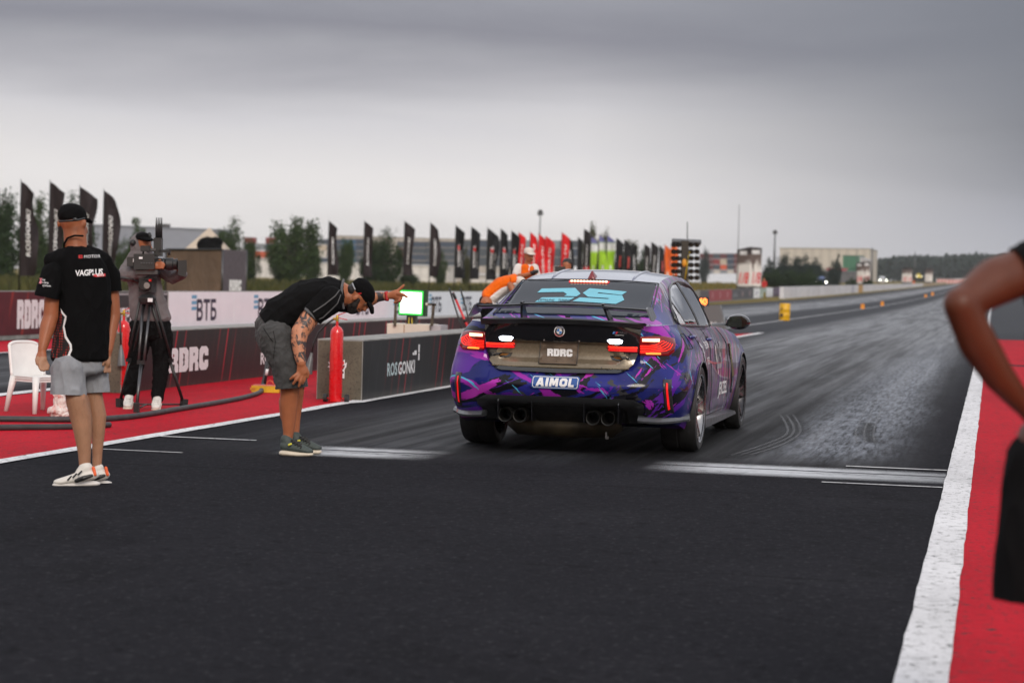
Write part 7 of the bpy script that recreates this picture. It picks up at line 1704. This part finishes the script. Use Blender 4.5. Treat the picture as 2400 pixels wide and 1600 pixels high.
# long sheds and halls
def shed(label, px0, px1, py0, py1, Y, dep, col, name='warehouse', ribs=.9, roofcol=None, extra=None):
    g0, g1 = ground_at(px0, Y), ground_at(px1, Y); z0, z1 = onY(px0, py0, Y).z-g0.z, onY(px1, py1, Y).z-g0.z
    t = thing(name, label, 'building', g0); W_ = g1.x-g0.x
    k = NT('profiled_sheet'); X = k.xyz(); f = k.math('FRACT', k.math('MULTIPLY', X[0], 1/ribs)); n = k.noise(k.map((.3, .3, 1)), .8, 5)
    k.set(color=k.mix(k.math('MULTIPLY', k.step(f, .5, .62), .35), k.ramp(n, [(.3, tuple(c*.9 for c in col)), (.7, tuple(c*1.06 for c in col))]), tuple(c*.6 for c in col)), rough=.6)
    b = MB(); v = [Vector(p) for p in ((0, 0, -1), (W_, 0, -1), (W_, dep, -1), (0, dep, -1))]; tp = [Vector((0, 0, z0)), Vector((W_, 0, z1)), Vector((W_, dep, z1+.3)), Vector((0, dep, z0+.3))]
    A = [b.bm.verts.new(p) for p in v]; B = [b.bm.verts.new(p) for p in tp]; [b.face([A[i], A[(i+1) % 4], B[(i+1) % 4], B[i]]) for i in range(4)]; b.build('wall', k.m, t)
    b = MB(); zr = max(z0, z1); A = [b.bm.verts.new(p+Vector((0, 0, dz))) for dz in (.02, .35) for p in (tp[0]+Vector((-.3, -.3, 0)), tp[1]+Vector((.3, -.3, 0)), tp[2]+Vector((.3, .3, 0)), tp[3]+Vector((-.3, .3, 0)))]
    [b.face([A[i], A[(i+1) % 4], A[4+(i+1) % 4], A[4+i]]) for i in range(4)]; b.face(A[4:]); b.face(A[:4][::-1]); b.build('roof', mat('roof_sheet', roofcol or tuple(c*.7 for c in col), .6), t)
    if extra: extra(t, W_, z0, z1)
    return t
def vents(t, W_, z0, z1):
    for u in (.3, .62, .66): b = MB(); b.box((W_*u, 3, (z0+(z1-z0)*u)+.8), (1.6, 1.6, 1.2)); b.build('roof_vent', M_DSTEEL, t, False, .1)
def doors(t, W_, z0, z1):
    for u in (.12, .4, .7): b = MB(); b.box((W_*u, -.05, 2.2), (4.5, .12, 4.6)); b.build('door', mat('grey_door', (.2, .21, .23), .6), t)
shed('long blue-grey metal warehouse behind the left flags and camera operator', 150, 500, 526, 540, 600, 15, (.26, .28, .34), extra=vents)
shed('long low beige hall behind the stacked containers', 780, 1262, 553, 567, 980, 60, (.44, .40, .36), ribs=3, extra=doors)
shed('huge pale cream hall on the right behind the bluish trees', 1826, 2036, 582, 584, 1000, 70, (.50, .46, .40), ribs=4, extra=doors)
shed('green hall in front of the pale cream hall', 1974, 2014, 600, 600.5, 900, 30, (.035, .16, .085), ribs=2, extra=doors)
shed('small white shed stepping down right of the green hall', 2014, 2034, 604, 612, 880, 20, (.5, .5, .52), ribs=2)
shed('low red shed far behind the white wall', 1937, 1980, 631, 632, 760, 12, (.42, .05, .06), ribs=2); shed('long dark low shed behind the dry field', 1880, 2005, 636, 640, 740, 12, (.10, .10, .11), ribs=2)
shed('white trailer-like shed between booth and tallest birch', 590, 645, 607, 608, 700, 12, (.66, .64, .62), ribs=3); shed('white shed under the dark containers', 740, 850, 618, 620, 700, 12, (.64, .62, .6), ribs=3)
shed('white shed behind the third and fourth brown flags', 930, 1050, 623, 626, 700, 12, (.66, .64, .62), ribs=3); shed('white shed behind the black wheel flags', 1080, 1230, 646, 650, 500, 12, (.62, .6, .58), ribs=3)
# stacked shipping containers, each its own
CM = {}
def cont_mat(c):
    if c not in CM:
        k = NT('container_paint'); X = k.xyz(); f = k.math('FRACT', k.math('MULTIPLY', X[0], 1.6)); n = k.noise(k.map(), .7, 5)
        k.set(color=k.mix(k.math('MULTIPLY', k.step(f, .45, .6), .4), k.ramp(n, [(.3, tuple(x*.8 for x in c)), (.7, tuple(x*1.15 for x in c))]), tuple(x*.5 for x in c)), rough=.65); CM[c] = k.m
    return CM[c]
CN = {'red': (.26, .025, .03), 'navy': (.035, .055, .095), 'blue': (.04, .12, .24), 'grey': (.22, .24, .27), 'orange': (.62, .10, .03), 'white': (.62, .58, .54), 'slate': (.055, .07, .09), 'maroon': (.13, .03, .035), 'cream': (.52, .44, .34), 'teal': (.05, .12, .16)}
def container(px0, px1, py0, py1, Y, col, where):
    a, d = onY(px0, py0, Y), onY(px1, py1, Y); W_ = d.x-a.x; H_ = a.z-d.z; t = thing('shipping_container', where, 'container', (a.x, Y, d.z), 0, 'stacked shipping containers'); m_ = cont_mat(CN[col])
    b = MB(); b.box((W_/2, 1.2, H_/2), (W_, 2.4, H_)); b.build('body', m_, t)
    b = MB(); [b.box((x, -.03, H_/2), (.25, .1, H_)) for x in (.14, W_-.14)]; [b.box((W_/2, -.03, z), (W_-.5, .1, .2)) for z in (.12, H_-.12)]; b.build('frame', cont_mat(tuple(x*.75 for x in CN[col])), t)
    return t
def stack(px0, px1, Y, rows, where):
    for i, (cols, y0, y1) in enumerate(rows):
        n = len(cols); 
        for j, c_ in enumerate(cols):
            if c_: container(px0+(px1-px0)*j/n, px0+(px1-px0)*(j+1)/n-.6, y0, y1, Y, c_, '%s container, %s row %s, %s' % (c_, 'ground' if len(rows) == 1 else ['top', 'second', 'third', 'fourth', 'lowest'][min(i, 4)], where, ['first from the left', 'second from the left', 'third from the left', 'fourth from the left', 'fifth from the left', 'sixth from the left'][j]))
stack(572, 648, 800, [(['red', None, 'red'], 556, 570.5), (['navy', 'grey', 'navy'], 571, 586), (['navy', 'orange', 'orange'], 588, 605)], 'left of the tallest birch')
stack(733, 868, 810, [(['slate', 'navy', 'blue', 'navy'], 560, 573), (['cream', 'navy', 'blue', 'navy'], 573.5, 588), (['white', 'slate', 'blue', 'slate'], 588.5, 603), (['navy', 'slate', 'teal', 'slate'], 603.5, 619)], 'right of the tallest birch')
stack(930, 1066, 815, [(['slate', 'navy', 'slate', 'navy'], 566, 580), (['maroon', 'slate', 'slate', 'slate'], 580.5, 595), (['orange', 'navy', 'slate', 'slate'], 595.5, 610), (['grey', 'slate', 'navy', 'slate'], 610.5, 625)], 'behind the last brown flags')
stack(1076, 1360, 820, [(['slate', 'navy', 'slate', 'grey', 'grey', 'slate'], 563, 581), (['navy', 'slate', 'navy', 'slate', 'slate', 'navy'], 581.5, 602), (['slate', 'slate', 'navy', 'navy', 'slate', 'slate'], 602.5, 624)], 'behind the black and red flags')
stack(1640, 1736, 760, [(['maroon', 'maroon', 'slate', 'maroon', 'navy', 'maroon'], 594, 606.5), (['slate', 'maroon', 'red', 'cream', 'navy', 'maroon'], 607, 619.5), (['navy', 'maroon', 'slate', 'orange', 'slate', 'maroon'], 620, 632)], 'left of the eighth mile sign')
stack(1640, 1736, 755, [(['slate', 'grey', 'white', 'grey', 'white', 'maroon'], 632.5, 641)], 'under the maroon stacks')

# booth, canopy tent
Yb_ = 74; g = ground_at(388, Yb_); bt = thing('booth', 'brown fabric booth with a grey side panel behind the camera operator', 'booth', g); q = lambda px, py, dy=0: onY(px, py, Yb_+dy)-g
k = NT('brown_tarp'); v = k.map(); n = k.noise(k.map((1, 1, .5)), 1.6, 6, .6, .4); k.set(color=k.ramp(n, [(.3, (.065, .040, .025)), (.7, (.115, .072, .045))]), rough=.7); k.bump(n, .8, .15); M_TARP = k.m
def panel(name, x0, y0a, x1, y0b, dy0, dy1, m_, par, th=.12):
    a, c_ = q(x0, y0a, dy0), q(x1, y0b, dy1); b = MB(); nn = (Vector((c_.x, c_.y, 0))-Vector((a.x, a.y, 0))).cross(Vector((0, 0, 1))).normalized()*th
    P = [Vector((a.x, a.y, 0)), Vector((c_.x, c_.y, 0)), c_, a]; A = [b.bm.verts.new(p) for p in P]; B = [b.bm.verts.new(p-nn) for p in P]; b.face(A); b.face(B[::-1]); [b.face([A[i], A[(i+1) % 4], B[(i+1) % 4], B[i]]) for i in range(4)]; return b.build(name, m_, par), a, c_
panel('front_cover', 388, 585, 522, 584.5, 0, 0, M_TARP, bt); pp, a, c_ = panel('side_print', 523, 585, 579, 588, 0, 1.6, mat('mauve_print', (.085, .07, .085), .6, var=.2), bt)
U = (Vector((c_.x, c_.y, 0))-Vector((a.x, a.y, 0))); Lu = U.length; U.normalize(); NN = U.cross(Vector((0, 0, 1))).normalized(); zc_ = q(552, 669, .8).z; letters('lettering', rdrc(.42), lambda x, y: Vector((a.x, a.y, 0))+U*(Lu*.52+x*.72)+NN*.02+Vector((0, 0, zc_+y)), M_LETW, pp)
b = MB(); [b.tube([q(388+ (134*i/10), 584.5-.8*math.sin(math.pi*(i % 2)), -.03) for i in range(11)], .04, 6)]; b.build('hem', M_BLACK, bt)
for px_, dy_ in ((389, -.02), (522, -.02), (578, 1.6)): p_ = q(px_, 586, dy_); b = MB(); b.tube([(p_.x, p_.y, 0), p_], .04, 8); b.build('pole', M_DSTEEL, bt, True)
Yc = 95; g = ground_at(472, Yc); ct = thing('canopy_tent', 'beige peaked canopy tent behind the brown booth', 'tent', g); q2 = lambda px, py, dy=0: onY(px, py, Yc+dy)-g
ap = q2(491, 533, 1.8); A_ = [q2(433, 583, 0), q2(528, 583, 0), q2(538, 583, 3.6), q2(443, 583, 3.6)]; b = MB(); v = [b.bm.verts.new(p) for p in A_]; v2 = [b.bm.verts.new(p-Vector((0, 0, .35))) for p in A_]; t_ = b.bm.verts.new(ap); [b.face([v[i], v[(i+1) % 4], t_]) for i in range(4)]; [b.face([v2[i], v2[(i+1) % 4], v[(i+1) % 4], v[i]]) for i in range(4)]; b.build('roof', mat('beige_canvas', (.46, .38, .30), .8), ct)
for p in A_: b = MB(); b.tube([(p.x, p.y, 0), p], .04, 6); b.build('pole', M_STEEL, ct, True)
dp_ = depth_of(onY(493, 570, Yb_+1)); lump = thing('covered_gear', 'black covered heap on top of the brown booth', 'cover', onY(493, 586, Yb_+1)); c = Clay(dp_); c.mass((493, 582, 0, 30, 30, 6), (487, 568, 0, 20, 22, 12)).mass((480, 578, 0, 14, 20, 8), (505, 566, 0, 16, 20, 10)); c.done('cover', M_PANT, lump, .05, 3, .08, (2, 2, 2))

# distance signs: two printed faces meeting at an edge
k = NT('shard_print'); X = k.xyz('Generated'); cmb = k.n('ShaderNodeCombineXYZ'); k.l(k.math('ADD', X[0], X[1]), cmb.inputs[0]); k.l(X[2], cmb.inputs[1]); vv_ = k.map((.45, .9, 1), (0, 0, R(40)), (0, 0, 0), src=cmb.outputs[0]); vv_.node.vector_type = 'TEXTURE'
vn = k.vor(vv_, 2.6); shd = k.step(k.math('ADD', k.math('MULTIPLY', vn.outputs['Distance'], .55), k.math('MULTIPLY', k.math('SUBTRACT', X[2], .66), 1.7)), .15, .32)
col = k.mix(shd, (.66, .63, .61), k.mix(k.noise(vv_, 2, 3), (.05, .035, .03), (.16, .11, .10))); col = k.mix(k.step(X[2], .83, .87), col, (.02, .012, .014)); dk_ = k.math('ADD', X[2], k.math('MULTIPLY', k.noise(cmb.outputs[0], 3.5, 2), .12)); col = k.mix(k.step(dk_, .25, .23), col, (.02, .02, .022)); k.set(color=col, rough=.6); M_SHARD = k.m
def dist_sign(label, xs, tops, Y, txt, hdr=True):
    g = ground_at(xs[1], Y); q = lambda px, py, dy=0: onY(px, py, Y+dy)-g; t = thing('distance_sign', label, 'sign', g, 0, 'distance signs along the barrier')
    dd = (xs[2]-xs[0])*Y/F_PX*.28
    for (x0, y0, d0), (x1, y1, d1), mR in (((xs[0], tops[0], dd), (xs[1], tops[1], 0), 0), ((xs[1], tops[1], 0), (xs[2], tops[2], dd), 1)):
        a, c_ = q(x0+.15, y0, d0), q(x1-.15, y1, d1); b = MB(); P = [Vector((a.x, a.y, 0)), Vector((c_.x, c_.y, 0)), c_, a]; U = (P[1]-P[0]); Lu = U.length; U.normalize(); nn = U.cross(Vector((0, 0, 1))).normalized(); th = .12
        A = [b.bm.verts.new(p) for p in P]; B = [b.bm.verts.new(p-nn*th) for p in P]; b.face(A); b.face(B[::-1]); [b.face([A[i], A[(i+1) % 4], B[(i+1) % 4], B[i]]) for i in range(4)]; pn = b.build('panel', M_SHARD, t)
        H_ = (a.z+c_.z)/2
        if hdr: letters('lettering', rdrc(H_*.085), lambda x, y: P[0]+U*(Lu*.5+x*.8)+nn*.02+Vector((0, 0, H_*.90+y)), M_LETW, pn)
        if txt: letters('lettering', glyphs(txt, H_*.27, .03, .25 if txt == '1/8' else .2), lambda x, y: P[0]+U*(Lu*.5+x*min(1, Lu/(H_*.42)))+nn*.025+Vector((0, 0, H_*.345+y*1.25)), mat('sign_red', (.72, .012, .02) if not mR else (.55, .012, .04), .6), pn)
    b = MB(); a = q(xs[0]+2, tops[1]+20, dd*2.2); b.tube([(0, .3, 0), (0, .4, onY(xs[1], tops[1], Y).z-g.z-.2)], .07, 8); b.build('post', M_DSTEEL, t, True); return t
dist_sign('nearest distance sign with red one eighth lettering', (1727.5, 1758.5, 1786), (585, 578.5, 581), 232, '1/8')
dist_sign('second distance sign with red one quarter lettering above the mustard panel', (2007, 2023, 2040), (617, 613, 614), 430, '1/4'); dist_sign('third distance sign far off near a yellow car', (2114.5, 2127, 2138.5), (629, 626, 627), 640, '1/2', False); dist_sign('last white distance sign beside the far yellow car', (2168.5, 2178, 2186.5), (629, 628, 629), 760, None, False)
# masts and lamp posts
def mast(px, top_, Y, lampw, label, r_=.16):
    g = ground_at(px, Y); H_ = onY(px, top_, Y).z-g.z; t = thing('mast', label, 'mast', g, YAW); b = MB(); b.tube([(0, 0, 0), (0, 0, H_*.5), (0, 0, H_)], [r_*1.3, r_, r_*.6], 8); b.build('pole', M_DSTEEL, t, True)
    if lampw:
        k_ = Y/F_PX*lampw/2; b = MB(); b.lathe([(k_*.9, -.15), (k_, .05), (k_*.9, .2)], (0, 0, H_-.4), 'Z', 12); h_ = b.build('lamp_ring', M_DSTEEL, t, True, angle=40)
        for i in range(6): a = i*math.pi/3; b = MB(); b.box((k_*math.cos(a), k_*math.sin(a), H_-.9), (k_*.5, k_*.5, .7)); b.build('floodlight', M_GREYTRIM, h_)
mast(1262.5, 490, 420, 11, 'floodlight mast with lamp ring rising behind the red flags'); mast(1813.5, 538, 620, 9, 'lattice-like light mast right of the eighth mile sign', .3); mast(1728, 479, 230, 0, 'tall thin flagless pole at the left edge of the eighth mile sign', .045); mast(2007.5, 584, 425, 0, 'thin pole at the left edge of the quarter mile sign', .08); mast(2043, 580, 436, 0, 'pole at the right edge of the quarter mile sign', .16); mast(2143, 589, 650, 0, 'pole beside the third distance sign', .16); mast(1971, 640, 300, 0, 'short stake by the white wall', .05)
# cars on the return road, headlights on, facing us
def far_car(label, px, py, Y, col, beam=2.2, wmul=1.0):
    X0 = onY(px, py, Y).x; g = Vector((X0, Y, onY(px, py, Y).z)); g.z = max(g.z, gz2(X0, Y)); t = thing('oncoming_car', label, 'car', g, math.atan2(-X0, -Y)*0+R(8), 'cars coming back with headlights on'); m_ = mat('far_car_paint', col, .3, coat=.8)
    t.scale = (wmul,)*3
    b = MB(); pr = [(-.9, .2), (-.92, .55), (-.86, .78), (-.70, .86), (-.55, 1.32), (-.35, 1.42), (.35, 1.42), (.55, 1.32), (.70, .86), (.86, .78), (.92, .55), (.9, .2)]; A = []
    for y, s_, zz in ((-2.1, .93, .62), (-1.9, .98, .66), (-1.0, 1, .70), (-.3, 1, 1), (1.2, 1, 1), (2.0, .96, .8)): A.append([b.bm.verts.new((x*s_, y, z if z < .8 else .8+(z-.8)*max(0, (zz-.7)/.3))) for x, z in pr])
    for p, q_ in zip(A, A[1:]): [b.face([p[i], p[(i+1) % 12], q_[(i+1) % 12], q_[i]]) for i in range(12)]
    b.face(A[0]); b.face(A[-1][::-1]); b.build('body', m_, t, True, angle=35)
    b = MB(); b.prism([(-.62, .88), (.62, .88), (.48, 1.30), (-.48, 1.30)], lambda x, z: Vector((x, -1.02+(z-.88)*1.75, z+.0)), lambda x, z: Vector((x, -.9+(z-.88)*1.75, z))); b.build('windscreen', M_GLASS, t)
    b = MB(); b.box((0, -2.06, .42), (.9, .06, .2)); b.build('grille', M_BLACK, t)
    for s in (-1, 1):
        b = MB(); b.ell((s*.68, -2.05, .60), (.16, .08, .10), n=12); b.build('headlight', glow('headlight_glow', (1, .98, .82), beam*6), t, True)
        for y in (-1.35, 1.3): b = MB(); b.lathe([(.2, -.1), (.32, -.09), (.32, .09), (.2, .1)], (s*.80, y, .32), 'X', 18); b.build('wheel', M_TYRE, t, True, angle=40)
far_car('blue oncoming car with two bright headlights above the white wall', 1922, 671, 300, (.05, .08, .2)); far_car('silver oncoming car with two bright headlights right of the quarter mile sign', 2068, 663, 470, (.5, .52, .55)); far_car('yellow oncoming car far off between two distance signs', 2153, 652, 690, (.7, .55, .05), 1.0)
# a figure in red by the first sign; small orange and pink fencing at the far end
p8, D = person('small figure in red top standing at the foot of the eighth mile sign', 1791, 0, None if False else ground_at(1791, 226)); D = depth_of(p8.location); kk = D/F_PX
c = Clay(D); zf = (CAM_H-p8.location.z)/kk+ (670.5); 
c.mass((1790.5, 654.5, 0, 2.6, 3, 3)); c.limb((1790.5, 656, 0, 1.6), (1791, 660, 0, 3)); c.mass((1791, 661, 0, 5, 3.5, 2.5), (1791, 674, 0, 4.4, 3.5, 3)); c.limb((1787, 661, 0, 1.6), (1785.5, 668, -.1, 1.4), (1787, 674, -.2, 1.2)).limb((1795, 661, 0, 1.6), (1796.5, 668, -.1, 1.4), (1795, 674, -.2, 1.2))
for x in (1789, 1793): c.limb((x, 675, 0, 2.6), (x, 686, 0, 2), (x, zf, 0, 1.5))
c.done('body', M_SKIN, p8, .03, 2)
c = Clay(D); c.mass((1791, 661, 0, 5.6, 4, 2.8), (1791, 673, 0, 5.2, 4, 3)); c.limb((1787, 661, 0, 2.2), (1785.5, 668, -.1, 2)).limb((1795, 661, 0, 2.2), (1796.5, 668, -.1, 2)); c.done('top', mat('red_cloth', (.4, .02, .02), .9), p8, .03, 2)
c = Clay(D); [c.limb((x, 676, 0, 3.1), (x, zf-3, 0, 2.2)) for x in (1789, 1793)]; c.done('trousers', M_PANT, p8, .03, 2)
for px0, px1, Y, c_, l_ in ((2196, 2262, 900, (.55, .22, .20), 'long pinkish red fence at the far end of the strip'), (2240, 2275, 980, (.6, .5, .45), 'pale fence with posts at the far right end')):
    g = ground_at(px0, Y); g1 = ground_at(px1, Y); t = thing('fence', l_, 'fence', g); b = MB(); b.box(((g1.x-g.x)/2, 0, 1.1), (g1.x-g.x, .1, 1.6)); b.build('screen', mat('fence_screen', c_, .8), t)
    n = 9
    for i in range(n): b = MB(); b.box(((g1.x-g.x)*i/(n-1), -.1, 1.2), (.25, .2, 2.4)); b.build('post', M_LETW, t)
fl = thing('traffic_cone', 'orange cone standing before the third distance sign', 'cone', ground_at(2142, 610)); b = MB(); b.lathe([(.5, 0), (.5, .08), (.34, .1), (.1, 1.6), (.0, 1.62)], (0, 0, 0), 'Z', 14); b.build('cone', mat('cone_orange', (.75, .13, .03), .6), fl, True, angle=40)

# the damp evening air
hz = MB(); hz.box((-300, 1490, 22), (4100, 3130, 46)); ho = hz.build('haze', [], None)
k = bpy.data.materials.new('haze'); k.use_nodes = True; k.node_tree.nodes.clear(); o_ = k.node_tree.nodes.new('ShaderNodeOutputMaterial'); v_ = k.node_tree.nodes.new('ShaderNodeVolumePrincipled'); v_.inputs['Color'].default_value = (.86, .88, .92, 1); v_.inputs['Density'].default_value = .00011; k.node_tree.links.new(v_.outputs[0], o_.inputs['Volume'])
ho.data.materials.append(k); tag(ho, 'thin damp evening haze over the whole strip', 'haze', kind='stuff')
